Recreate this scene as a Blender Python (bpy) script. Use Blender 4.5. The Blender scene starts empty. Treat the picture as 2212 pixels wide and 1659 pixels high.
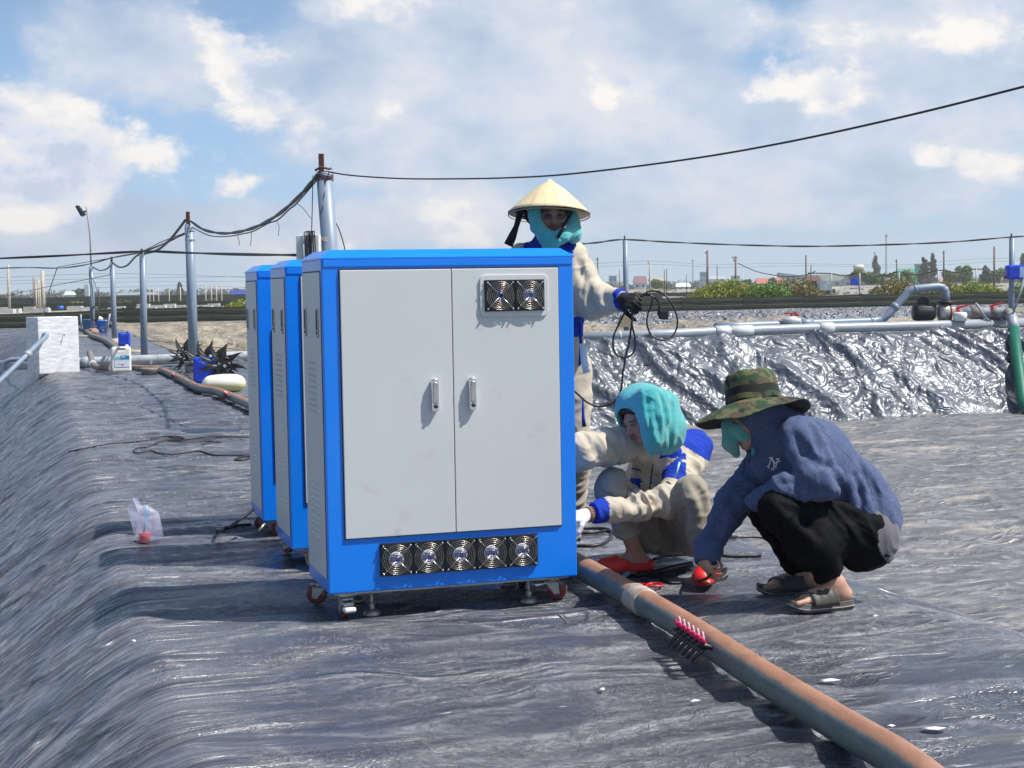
import bpy, math, random
import numpy as np
from mathutils import Vector, Matrix
C = bpy.context.scene.collection
SC = bpy.context.scene
R = math.radians

# ---------------------------------------------------------------- camera
CAM_H = 1.37
PITCH = R(3.56)
ROLL = R(0.945)
FPX = 3323.0                       # focal length in units of a 2212 px wide frame
F0 = np.array([0, math.cos(PITCH), -math.sin(PITCH)])
U0 = np.array([0, math.sin(PITCH), math.cos(PITCH)])
R0 = np.array([1.0, 0, 0])
RV = math.cos(ROLL) * R0 - math.sin(ROLL) * U0
UV = math.sin(ROLL) * R0 + math.cos(ROLL) * U0
cd = bpy.data.cameras.new('camera')
cam = bpy.data.objects.new('camera', cd)
C.objects.link(cam)
M = Matrix(((RV[0], UV[0], -F0[0], 0), (RV[1], UV[1], -F0[1], 0), (RV[2], UV[2], -F0[2], CAM_H), (0, 0, 0, 1)))
cam.matrix_world = M
cd.sensor_fit = 'HORIZONTAL'
cd.sensor_width = 36.0
cd.lens = 36.0 * FPX / 2212.0
cd.clip_start = 0.05
cd.clip_end = 6000.0
SC.camera = cam


def ray(px, py):
    d = F0 + (px - 1106.0) / FPX * RV + (829.5 - py) / FPX * UV
    return d


def at(px, py, Y):
    """world point seen at (px,py) at world distance Y along the view's ground direction"""
    d = ray(px, py)
    k = Y / d[1]
    return np.array([d[0] * k, Y, CAM_H + d[2] * k])


# ---------------------------------------------------------------- light
SUN_DIR = np.array([-0.651, 0.142, -1.0])       # the way the light travels
SUN_DIR /= np.linalg.norm(SUN_DIR)
sd = bpy.data.lights.new('sun', 'SUN')
sd.energy = 5.0
sd.angle = R(0.53)
sd.color = (1.0, 0.955, 0.89)
sun = bpy.data.objects.new('sun', sd)
C.objects.link(sun)
sun.rotation_euler = Vector(-SUN_DIR).to_track_quat('Z', 'Y').to_euler()
SUN_EL = math.asin(-SUN_DIR[2])
SUN_AZ = math.atan2(-SUN_DIR[0], -SUN_DIR[1])     # clockwise from +Y

W = bpy.data.worlds.new('World')
SC.world = W
W.use_nodes = True


class NT:
    """small node-tree writer"""
    def __init__(s, tree):
        s.t = tree
        s.n = tree.nodes
        s.l = tree.links

    def add(s, typ, **kw):
        nd = s.n.new(typ)
        for k, v in kw.items():
            if k.startswith('i_'):
                key = k[2:]
                key = int(key) if key.isdigit() else key.replace('_', ' ')
                s.put(nd, key, v)
            else:
                setattr(nd, k, v)
        return nd

    def put(s, nd, key, v):
        if hasattr(v, 'is_output') or isinstance(v, bpy.types.NodeSocket):
            s.l.new(v, nd.inputs[key])
        else:
            nd.inputs[key].default_value = v

    def math(s, op, a, b=None, c=None, clamp=False):
        nd = s.n.new('ShaderNodeMath')
        nd.operation = op
        nd.use_clamp = clamp
        s.put(nd, 0, a)
        if b is not None:
            s.put(nd, 1, b)
        if c is not None:
            s.put(nd, 2, c)
        return nd.outputs[0]

    def noise(s, vec, scale, detail=4, rough=0.5, dist=0.0, dim='3D'):
        nd = s.n.new('ShaderNodeTexNoise')
        nd.noise_dimensions = dim
        if vec is not None:
            s.l.new(vec, nd.inputs['Vector'])
        nd.inputs['Scale'].default_value = scale
        nd.inputs['Detail'].default_value = detail
        nd.inputs['Roughness'].default_value = rough
        nd.inputs['Distortion'].default_value = dist
        return nd.outputs['Fac']

    def ramp(s, fac, stops, interp='LINEAR'):
        nd = s.n.new('ShaderNodeValToRGB')
        nd.color_ramp.interpolation = interp
        cr = nd.color_ramp
        while len(cr.elements) > 1:
            cr.elements.remove(cr.elements[-1])
        first = True
        for p, c in stops:
            if not hasattr(c, '__len__'):
                c = (c, c, c)
            if first:
                e = cr.elements[0]
                e.position = p
                first = False
            else:
                e = cr.elements.new(p)
            e.color = (c[0], c[1], c[2], 1)
        s.l.new(fac, nd.inputs[0])
        return nd.outputs[0]

    def mix(s, fac, a, b, blend='MIX'):
        nd = s.n.new('ShaderNodeMix')
        nd.data_type = 'RGBA'
        nd.blend_type = blend
        s.put(nd, 'Factor', fac)
        for key, v in ((6, a), (7, b)):
            if isinstance(v, bpy.types.NodeSocket):
                s.l.new(v, nd.inputs[key])
            else:
                nd.inputs[key].default_value = (v[0], v[1], v[2], 1)
        return nd.outputs[2]

    def mapping(s, vec, scale=(1, 1, 1), rot=(0, 0, 0), loc=(0, 0, 0)):
        nd = s.n.new('ShaderNodeMapping')
        s.l.new(vec, nd.inputs['Vector'])
        nd.inputs['Scale'].default_value = scale
        nd.inputs['Rotation'].default_value = rot
        nd.inputs['Location'].default_value = loc
        return nd.outputs[0]

    def smooth(s, v, lo, hi):
        nd = s.n.new('ShaderNodeMapRange')
        nd.interpolation_type = 'SMOOTHSTEP'
        s.put(nd, 'Value', v)
        nd.inputs['From Min'].default_value = lo
        nd.inputs['From Max'].default_value = hi
        return nd.outputs[0]


def build_world():
    t = NT(W.node_tree)
    t.n.clear()
    out = t.n.new('ShaderNodeOutputWorld')
    sky = t.n.new('ShaderNodeTexSky')
    sky.sky_type = 'NISHITA'
    sky.sun_disc = False
    sky.sun_elevation = SUN_EL
    sky.sun_rotation = SUN_AZ
    sky.altitude = 0
    sky.air_density = 1.0
    sky.dust_density = 0.7
    sky.ozone_density = 2.0
    tc = t.n.new('ShaderNodeTexCoord')
    d = tc.outputs['Generated']
    sep = t.n.new('ShaderNodeSeparateXYZ')
    t.l.new(d, sep.inputs[0])
    X, Y, Z = sep.outputs
    # direction with the height stretched: clouds seen low over the horizon are wide and flat
    vec = t.mapping(d, scale=(1, 1, 1.6))
    n1 = t.noise(vec, 10.0, 11, 0.60, 0.10)
    n2 = t.noise(t.mapping(vec, loc=(3.1, 1.7, 0.4)), 30.0, 8, 0.62, 0.2)
    n3 = t.noise(t.mapping(vec, loc=(0.7, 5.1, 2.2)), 4.0, 4, 0.5)

    def blob(px, py, rx, ry, amp, ang=0.0):
        dx = (px - 1106) / FPX
        dz = (622 - py) / FPX
        nn = math.sqrt(1 + dx * dx + dz * dz)
        cv = (dx / nn, 1 / nn, dz / nn)
        sub = t.n.new('ShaderNodeVectorMath')
        sub.operation = 'SUBTRACT'
        t.l.new(d, sub.inputs[0])
        sub.inputs[1].default_value = cv
        sc = t.n.new('ShaderNodeVectorRotate')
        sc.rotation_type = 'Y_AXIS'
        t.l.new(sub.outputs[0], sc.inputs['Vector'])
        sc.inputs['Angle'].default_value = ang
        m = t.mapping(sc.outputs[0], scale=(FPX / rx / 1.35, 2.0, FPX / ry / 1.35))
        ln = t.n.new('ShaderNodeVectorMath')
        ln.operation = 'LENGTH'
        t.l.new(m, ln.inputs[0])
        g = t.smooth(ln.outputs['Value'], 1.0, 0.0)
        return t.math('MULTIPLY', g, amp)

    def field(blobs, start, gain):
        f = start
        for q in blobs:
            f = t.math('ADD', f, blob(q[0], q[1], q[2], q[3], q[4] * gain, q[5]))
        return f
    nz = t.math('ADD', t.math('MULTIPLY', n1, 1.75), t.math('MULTIPLY', n2, 0.42))      # about 0.61 in the middle
    # heaped clouds with crisp tops
    heap = field(HEAPS, t.math('ADD', nz, -1.29), 1.30)
    dens = t.smooth(heap, -0.04, 0.20)
    # soft sheets
    nzs = t.math('ADD', t.math('MULTIPLY', n1, 0.85), t.math('MULTIPLY', n3, 0.35))
    soft_ = field(SHEETS, t.math('ADD', nzs, -0.715), 1.2)
    dsoft = t.smooth(soft_, -0.07, 0.20)
    # modelling of the heaps: second look at the noise, shifted toward the sun
    n1b = t.noise(t.mapping(vec, loc=(-0.010, 0.0, -0.026)), 10.0, 6, 0.58, 0.10)
    relief = t.math('ADD', t.math('MULTIPLY', t.math('SUBTRACT', n1, n1b), 4.6), 0.60)
    core = t.smooth(heap, 0.10, 0.55)
    relief = t.math('SUBTRACT', relief, t.math('MULTIPLY', core, 0.12))
    relief = t.math('ADD', relief, t.math('MULTIPLY', t.math('SUBTRACT', n2, 0.5), 0.5))
    ccol = t.ramp(relief, ((0.05, (0.44, 0.50, 0.62)), (0.35, (0.56, 0.60, 0.69)), (0.60, (0.64, 0.64, 0.66)), (0.95, (0.77, 0.74, 0.705))))
    scol = t.ramp(t.math('ADD', t.math('MULTIPLY', n1, .7), t.math('MULTIPLY', n3, .3)), ((0.40, (0.33, 0.41, 0.54)), (0.50, (0.46, 0.52, 0.62)), (0.59, (0.60, 0.61, 0.655))))
    skyc = t.n.new('ShaderNodeVectorMath')
    skyc.operation = 'SCALE'
    t.l.new(sky.outputs[0], skyc.inputs[0])
    skyc.inputs['Scale'].default_value = SKY_STRENGTH
    # humid lower air
    zc = t.math('MAXIMUM', Z, 0.0)
    low = t.smooth(zc, 0.26, 0.0)
    skyh = t.mix(t.math('MULTIPLY', low, 0.88), skyc.outputs[0], t.ramp(zc, ((0.0, (0.40, 0.525, 0.63)), (0.05, (0.305, 0.485, 0.71)), (0.12, (0.215, 0.43, 0.78)), (0.20, (0.15, 0.36, 0.77)))))
    fin = t.mix(t.math('MULTIPLY', dsoft, 0.88), skyh, scol)
    fin = t.mix(t.math('MULTIPLY', dens, 0.95), fin, ccol)
    # clouds dissolve into the haze right at the horizon
    fade = t.smooth(zc, 0.034, -0.006)
    fin = t.mix(t.math('MULTIPLY', fade, 0.80), fin, (0.40, 0.525, 0.63))
    bg = t.n.new('ShaderNodeBackground')
    t.l.new(fin, bg.inputs[0])
    bg.inputs[1].default_value = 1.0
    t.l.new(bg.outputs[0], out.inputs[0])


SKY_STRENGTH = 0.085
# px, py, half width, half height, weight, slant (in the 2212 px frame's angles about the horizon)
HEAPS = ((40, 300, 230, 150, 0.30, 0.0), (190, 340, 230, 110, 0.28, 0.5), (330, 375, 190, 85, 0.28, 0.5), (480, 405, 120, 60, 0.28, 0.5), (90, 420, 260, 70, 0.10, 0),
         (500, 110, 110, 90, 0.26, 0.9), (560, 190, 130, 80, 0.24, 0.9), (640, 240, 160, 70, 0.22, 0.6), (760, 280, 150, 50, 0.16, 0.4), (700, 160, 120, 60, 0.12, 0.6), (1000, 40, 420, 110, 0.07, 0),
         (1375, 205, 110, 45, 0.25, -0.1), (1700, 215, 190, 70, 0.26, 0.0), (1830, 215, 90, 60, 0.16, 0), (2080, 195, 170, 60, 0.14, 0), (2150, 90, 160, 110, 0.16, 0),
         (2010, 350, 60, 40, 0.20, 0), (2110, 375, 110, 38, 0.20, 0), (1620, 150, 180, 40, 0.14, 0), (820, 70, 260, 80, 0.07, 0.2))
SHEETS = ((1000, 130, 640, 260, 0.42, 0.12), (1250, 60, 420, 160, 0.26, 0), (900, 260, 420, 110, 0.26, 0.25), (1300, 260, 420, 120, 0.20, 0), (1500, 90, 330, 120, 0.16, 0),
          (2050, 110, 300, 210, 0.40, 0), (1900, 50, 160, 120, 0.18, 0), (1750, 260, 420, 110, 0.26, 0), (2050, 380, 330, 110, 0.20, 0), (1500, 400, 700, 80, 0.26, 0), (420, 520, 500, 45, 0.16, 0),
          (240, 60, 170, 130, 0.30, 0), (400, 130, 240, 120, 0.14, 0), (200, 470, 420, 70, 0.26, 0), (650, 470, 300, 60, 0.24, 0), (120, 400, 330, 140, 0.30, 0), (1300, 480, 900, 60, 0.22, 0),
          (560, 40, 120, 90, -0.16, 0), (1660, 110, 130, 110, -0.12, 0), (600, 320, 220, 110, -0.10, 0.3))
build_world()
SC.view_settings.view_transform = 'Standard'
SC.view_settings.look = 'None'
SC.view_settings.exposure = 0.42
SC.view_settings.gamma = 1.0
SC.view_settings.use_curve_mapping = False
SC.cycles.max_bounces = 7
SC.cycles.transparent_max_bounces = 12

# ---------------------------------------------------------------- noise in numpy
_rng = np.random.RandomState(7)
_perm = _rng.permutation(1024).astype(np.int64)
_perm = np.concatenate([_perm, _perm])
_g3 = _rng.normal(size=(1024, 3))
_g3 /= np.linalg.norm(_g3, axis=1)[:, None]
_g3 = _g3.astype(np.float32)


def pn(x, y, z=None):
    """Perlin noise, about -0.7..0.7"""
    x = np.asarray(x, np.float32)
    y = np.asarray(y, np.float32)
    z = np.zeros_like(x) + 0.37 if z is None else np.asarray(z, np.float32)
    xi = np.floor(x).astype(np.int64)
    yi = np.floor(y).astype(np.int64)
    zi = np.floor(z).astype(np.int64)
    xf = x - xi
    yf = y - yi
    zf = z - zi
    u = xf * xf * xf * (xf * (xf * 6 - 15) + 10)
    v = yf * yf * yf * (yf * (yf * 6 - 15) + 10)
    w = zf * zf * zf * (zf * (zf * 6 - 15) + 10)
    res = 0
    for dz in (0, 1):
        wz = w if dz else 1 - w
        hz = _perm[(zi + dz) & 1023]
        for dy in (0, 1):
            wy = v if dy else 1 - v
            hy = _perm[(hz + yi + dy) & 1023]
            for dx in (0, 1):
                wx = u if dx else 1 - u
                g = _g3[_perm[(hy + xi + dx) & 1023]]
                res = res + wx * wy * wz * (g[..., 0] * (xf - dx) + g[..., 1] * (yf - dy) + g[..., 2] * (zf - dz))
    return res


def ridge(n, k=2.0):
    return np.clip(1 - np.abs(n) * 2.6, 0, 1) ** k


def sstep(a, b, x):
    t = np.clip((x - a) / (b - a), 0, 1)
    return t * t * (3 - 2 * t)


# ---------------------------------------------------------------- objects
def link(o, parent=None):
    C.objects.link(o)
    if parent is not None:
        o.parent = parent
    return o


def mesh_obj(name, verts, faces, mats=None, parent=None, smooth=False, midx=None, loc=None):
    me = bpy.data.meshes.new(name)
    verts = np.asarray(verts, np.float32)
    if isinstance(faces, np.ndarray) and faces.ndim == 2:
        nf, k = faces.shape
        me.vertices.add(len(verts))
        me.vertices.foreach_set('co', verts.ravel())
        me.loops.add(nf * k)
        me.loops.foreach_set('vertex_index', faces.astype(np.int32).ravel())
        me.polygons.add(nf)
        me.polygons.foreach_set('loop_start', np.arange(0, nf * k, k, dtype=np.int32))
        me.polygons.foreach_set('loop_total', np.full(nf, k, dtype=np.int32))
        me.update(calc_edges=True)
    else:
        me.from_pydata([tuple(map(float, v)) for v in verts], [], [tuple(f) for f in faces])
        me.update()
    if mats is not None:
        if not isinstance(mats, (list, tuple)):
            mats = [mats]
        for m in mats:
            me.materials.append(m)
    if midx is not None:
        me.polygons.foreach_set('material_index', np.asarray(midx, np.int32))
    if smooth:
        me.polygons.foreach_set('use_smooth', np.ones(len(me.polygons), bool))
    o = bpy.data.objects.new(name, me)
    if loc is not None:
        o.location = loc
    return link(o, parent)


def tag(o, label=None, cat=None, group=None, kind=None):
    if label:
        o['label'] = label
    if cat:
        o['category'] = cat
    if group:
        o['group'] = group
    if kind:
        o['kind'] = kind
    return o


def empty(name, loc=(0, 0, 0), rz=0.0):
    o = bpy.data.objects.new(name, None)
    o.empty_display_size = 0.1
    o.location = loc
    o.rotation_euler = (0, 0, rz)
    return link(o)


class MB:
    """collects simple shapes into one mesh"""
    def __init__(s):
        s.v = []
        s.f = []
        s.m = []
        s.mi = 0
        s.sm = []
        s.X = None

    def push(s, v, f, smooth=False):
        n = len(s.v)
        if s.X is not None:
            v = [tuple(s.X @ Vector(p)) for p in v]
        s.v += [tuple(map(float, p)) for p in v]
        s.f += [tuple(i + n for i in q) for q in f]
        s.m += [s.mi] * len(f)
        s.sm += [smooth] * len(f)
        return s

    def box(s, x0, x1, y0, y1, z0, z1, bev=0.0):
        if bev <= 0:
            v = [(x, y, z) for z in (z0, z1) for y in (y0, y1) for x in (x0, x1)]
            f = [(0, 2, 3, 1), (4, 5, 7, 6), (0, 1, 5, 4), (2, 6, 7, 3), (0, 4, 6, 2), (1, 3, 7, 5)]
            return s.push(v, f)
        b = min(bev, (x1 - x0) * .45, (y1 - y0) * .45, (z1 - z0) * .45)
        import bmesh
        bm = bmesh.new()
        bmesh.ops.create_cube(bm, size=1)
        for q in bm.verts:
            q.co = Vector(((x0 + x1) / 2 + q.co.x * (x1 - x0), (y0 + y1) / 2 + q.co.y * (y1 - y0), (z0 + z1) / 2 + q.co.z * (z1 - z0)))
        bmesh.ops.bevel(bm, geom=list(bm.edges), offset=b, segments=2, affect='EDGES', profile=0.5)
        bm.verts.index_update()
        v = [tuple(q.co) for q in bm.verts]
        f = [tuple(q.index for q in p.verts) for p in bm.faces]
        bm.free()
        return s.push(v, f)

    def ring(s, prof, n=16, axis='Z', c=(0, 0, 0), caps=True, smooth=True):
        """lathe: prof is a list of (radius, height)"""
        v = []
        f = []
        for r, h in prof:
            for k in range(n):
                a = 2 * math.pi * k / n
                p = (r * math.cos(a), r * math.sin(a), h)
                if axis == 'X':
                    p = (p[2], p[0], p[1])
                elif axis == 'Y':
                    p = (p[0], p[2], p[1])
                v.append((p[0] + c[0], p[1] + c[1], p[2] + c[2]))
        for i in range(len(prof) - 1):
            for k in range(n):
                k2 = (k + 1) % n
                q = (i * n + k, i * n + k2, (i + 1) * n + k2, (i + 1) * n + k)
                f.append(q if axis != 'Y' else q[::-1])
        s.push(v, f, smooth)
        if caps:
            a = tuple(range(n))
            b = tuple((len(prof) - 1) * n + k for k in range(n))
            fl = (axis == 'Y')
            n0 = len(s.v) - len(v)
            for q, rev in ((a, not fl), (b, fl)):
                q = tuple(i + n0 for i in (q[::-1] if rev else q))
                s.f.append(q)
                s.m.append(s.mi)
                s.sm.append(False)
        return s

    def tube(s, pts, r, n=8, caps=True, closed=False):
        pts = [np.array(p, float) for p in pts]
        m = len(pts)
        rr = r if hasattr(r, '__len__') else [r] * m
        tang = []
        for i in range(m):
            a = pts[(i - 1) % m] if (closed or i > 0) else pts[i]
            b = pts[(i + 1) % m] if (closed or i < m - 1) else pts[i]
            t = b - a
            L = np.linalg.norm(t)
            tang.append(t / L if L > 1e-9 else np.array([0, 0, 1.0]))
        up = np.array([0, 0, 1.0])
        if abs(tang[0] @ up) > .95:
            up = np.array([1.0, 0, 0])
        e1 = np.cross(up, tang[0])
        e1 /= np.linalg.norm(e1)
        v = []
        for i in range(m):
            e1 = e1 - tang[i] * (e1 @ tang[i])
            e1 /= max(np.linalg.norm(e1), 1e-9)
            e2 = np.cross(tang[i], e1)
            for k in range(n):
                a = 2 * math.pi * k / n
                v.append(pts[i] + rr[i] * (math.cos(a) * e1 + math.sin(a) * e2))
        f = []
        for i in range(m if closed else m - 1):
            for k in range(n):
                k2 = (k + 1) % n
                j = (i + 1) % m
                f.append((i * n + k, i * n + k2, j * n + k2, j * n + k))
        n0 = len(s.v)
        s.push(v, f, True)
        if caps and not closed:
            s.f.append(tuple(n0 + k for k in range(n))[::-1])
            s.f.append(tuple(n0 + (m - 1) * n + k for k in range(n)))
            s.m += [s.mi] * 2
            s.sm += [False] * 2
        return s

    def build(s, name, mats=None, parent=None, loc=None, flat=False):
        me = bpy.data.meshes.new(name)
        me.from_pydata(s.v, [], s.f)
        if mats is not None:
            for m in (mats if isinstance(mats, (list, tuple)) else [mats]):
                me.materials.append(m)
        me.polygons.foreach_set('material_index', s.m)
        if not flat:
            me.polygons.foreach_set('use_smooth', s.sm)
        me.update()
        o = bpy.data.objects.new(name, me)
        if loc is not None:
            o.location = loc
        return link(o, parent)


def spline(pts, n=8, closed=False):
    """Catmull-Rom through points"""
    P = [np.array(p, float) for p in pts]
    m = len(P)
    out = []
    rng = range(m if closed else m - 1)
    for i in rng:
        p0 = P[(i - 1) % m] if (closed or i > 0) else 2 * P[0] - P[1]
        p1 = P[i]
        p2 = P[(i + 1) % m]
        p3 = P[(i + 2) % m] if (closed or i < m - 2) else 2 * P[-1] - P[-2]
        for k in range(n):
            t = k / n
            out.append(0.5 * ((2 * p1) + (-p0 + p2) * t + (2 * p0 - 5 * p1 + 4 * p2 - p3) * t * t + (-p0 + 3 * p1 - 3 * p2 + p3) * t ** 3))
    if not closed:
        out.append(P[-1])
    return out


def copy_tree(o, parent=None, keep=True):
    c = o.copy()
    C.objects.link(c)
    if parent is not None:
        c.parent = parent
    for ch in list(o.children):
        copy_tree(ch, c)
    return c


# ---------------------------------------------------------------- materials
MATS = {}


def mat(name, col, rough=0.5, metal=0.0, var=0.08, vscale=6.0, bump=0.0, bscale=40.0, spec=0.5, dirt=None, dscale=3.0, dlo=0.5, dhi=0.7, coat=0.0, sheen=0.0, alpha=1.0, trans=0.0, stretch=(1, 1, 1)):
    if name in MATS:
        return MATS[name]
    m = bpy.data.materials.new(name)
    m.use_nodes = True
    t = NT(m.node_tree)
    b = t.n['Principled BSDF']
    tc = t.n.new('ShaderNodeTexCoord').outputs['Object']
    v = t.mapping(tc, scale=stretch)
    n = t.noise(v, vscale, 5, 0.6)
    hi = tuple(min(1, c * (1 + var)) for c in col)
    lo = tuple(c * (1 - var) for c in col)
    c = t.ramp(n, ((0.3, lo), (0.7, hi)))
    if dirt is not None:
        dn = t.noise(t.mapping(v, loc=(4.2, 1.3, 7.7)), dscale, 7, 0.68, 0.3)
        c = t.mix(t.smooth(dn, dlo, dhi), c, dirt)
    t.l.new(c, b.inputs['Base Color'])
    b.inputs['Metallic'].default_value = metal
    rr = t.math('ADD', t.math('MULTIPLY', n, 0.18), rough - 0.09, clamp=True)
    t.l.new(rr, b.inputs['Roughness'])
    b.inputs['Specular IOR Level'].default_value = spec
    b.inputs['Coat Weight'].default_value = coat
    b.inputs['Sheen Weight'].default_value = sheen
    b.inputs['Alpha'].default_value = alpha
    b.inputs['Transmission Weight'].default_value = trans
    if bump > 0:
        bn = t.noise(v, bscale, 4, 0.6)
        bp = t.n.new('ShaderNodeBump')
        bp.inputs['Strength'].default_value = min(1.0, bump)
        bp.inputs['Distance'].default_value = 0.004 if bscale > 20 else 0.02
        t.l.new(bn, bp.inputs['Height'])
        t.l.new(bp.outputs[0], b.inputs['Normal'])
    MATS[name] = m
    return m
# ---------------------------------------------------------------- terrain
# berm coordinates: s runs across the crest (to the right), t along it (away)
UX, UY = 0.954, 0.2985
FLOOR = -1.42


def st(x, y):
    return x * UX + y * UY, -x * UY + y * UX


def xy(s, t):
    return s * UX - t * UY, s * UY + t * UX


def H0(s, t):
    """smooth ground height"""
    s = np.asarray(s, float)
    t = np.asarray(t, float)
    q = np.maximum(0.46 - s, 0)
    left = -0.80 * (np.sqrt(q * q + 0.20 ** 2) - 0.20)
    left = np.maximum(left, -1.6)
    left = left * (1 - sstep(60, 66, t))
    q = np.maximum(s - 3.45, 0)
    right = -0.72 * (np.sqrt(q * q + 0.5 ** 2) - 0.5)
    rs = -np.logaddexp(-right * 9, -1.40 * 9) / 9 if False else np.maximum(right, FLOOR)
    d = rs - FLOOR
    rs = FLOOR + np.where(d < 0.25, (d * d) / 0.5 + 0.125, d) - 0.125 * (d < 0.25) * 1.0 if False else rs
    # cross berm between the two ponds
    top = 0.22
    prof = np.minimum((t - 27.5) / 1.9, (33.3 - t) / 2.2)
    prof = sstep(0, 1, prof) * 0.35 + np.clip(prof, 0, 1) * 0.65
    cross = FLOOR + (top - FLOOR) * prof
    k = sstep(3.0, 5.0, s)
    rr = np.maximum(rs, np.where(s > 2.5, cross * k + (1 - k) * rs, rs))
    # far bank of the second pond
    far = FLOOR + (0.12 - FLOOR) * sstep(64.0, 69.2, t)
    rr = np.where(s > 3.0, np.maximum(rr, far), rr)
    return np.where(s > 2.0, rr, left)


def HW(s, t):
    """ground with the big folds of the liner"""
    s = np.asarray(s, float)
    t = np.asarray(t, float)
    h = H0(s, t)
    w1 = pn(s * 0.35, t * 0.5)
    crest = 1 - sstep(3.6, 4.6, s)
    big = pn(s * 0.55 + 9, t * 1.1 + w1 * 1.2) * 0.05
    fold = ridge(pn(s * 0.50 + w1, t * 2.7 + 1.5 * w1 + 0.45 * s), 1.6) * 0.030
    fold2 = ridge(pn(s * 0.8 + 5, t * 6.5 - 0.8 * s + 2 * w1, np.zeros_like(s) + 4.4), 1.4) * 0.013
    leftk = 1 - sstep(-0.2, 0.9, s)
    fold3 = ridge(pn(s * 0.20 + 3.3, t * 7.0 + 1.0 * s + .5 * w1, np.zeros_like(s) + 8.4), 1.5) * 0.030 * leftk
    lump = pn(s * 3.1, t * 4.2, np.zeros_like(s) + 2.2) * 0.010
    soft = pn(s * 0.9 + w1, t * 4.6 + 0.8 * w1 + .35 * s, np.zeros_like(s) + 3.1) * 0.018 + pn(s * 1.6 - w1, t * 9.5 + .5 * s, np.zeros_like(s) + 5.1) * 0.006
    h1 = h - 0.026 * crest + crest * (big * 0.55 + fold * (0.80 - 0.25 * leftk) + fold2 * .8 + fold3 * 0.9 + lump + soft)
    # pond floor: small wrinkles across
    fl = ridge(pn(s * 0.9 + 2 * w1, t * 2.6 + 0.2 * s, np.zeros_like(s) + 6.1), 2.5) * 0.040 + ridge(pn(s * 1.9, t * 5.5, np.zeros_like(s) + 1.1), 2) * 0.018 + pn(s * .4, t * .4) * .05
    return h1 + (1 - crest) * fl * (1 - 0.5 * sstep(26, 28, t))


def ground_z(x, y):
    s, t = st(np.array([float(x)]), np.array([float(y)]))
    return float(HW(s, t)[0])


def gp(px, py, ymax=60.0):
    """the ground point seen at a pixel"""
    d = ray(px, py)
    ys = np.concatenate([np.arange(2.0, 20, 0.02), np.arange(20, ymax, 0.05)])
    k = ys / d[1]
    xs = d[0] * k
    zs = CAM_H + d[2] * k
    s, t = st(xs, ys)
    g = HW(s, t)
    i = int(np.argmax(zs < g))
    if i == 0:
        i = len(ys) - 1
    e0, e1 = zs[i - 1] - g[i - 1], zs[i] - g[i]
    f = e0 / (e0 - e1) if e0 != e1 else 0
    x, y = xs[i - 1] + (xs[i] - xs[i - 1]) * f, ys[i - 1] + (ys[i] - ys[i - 1]) * f
    return np.array([x, y, ground_z(x, y)])


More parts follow.
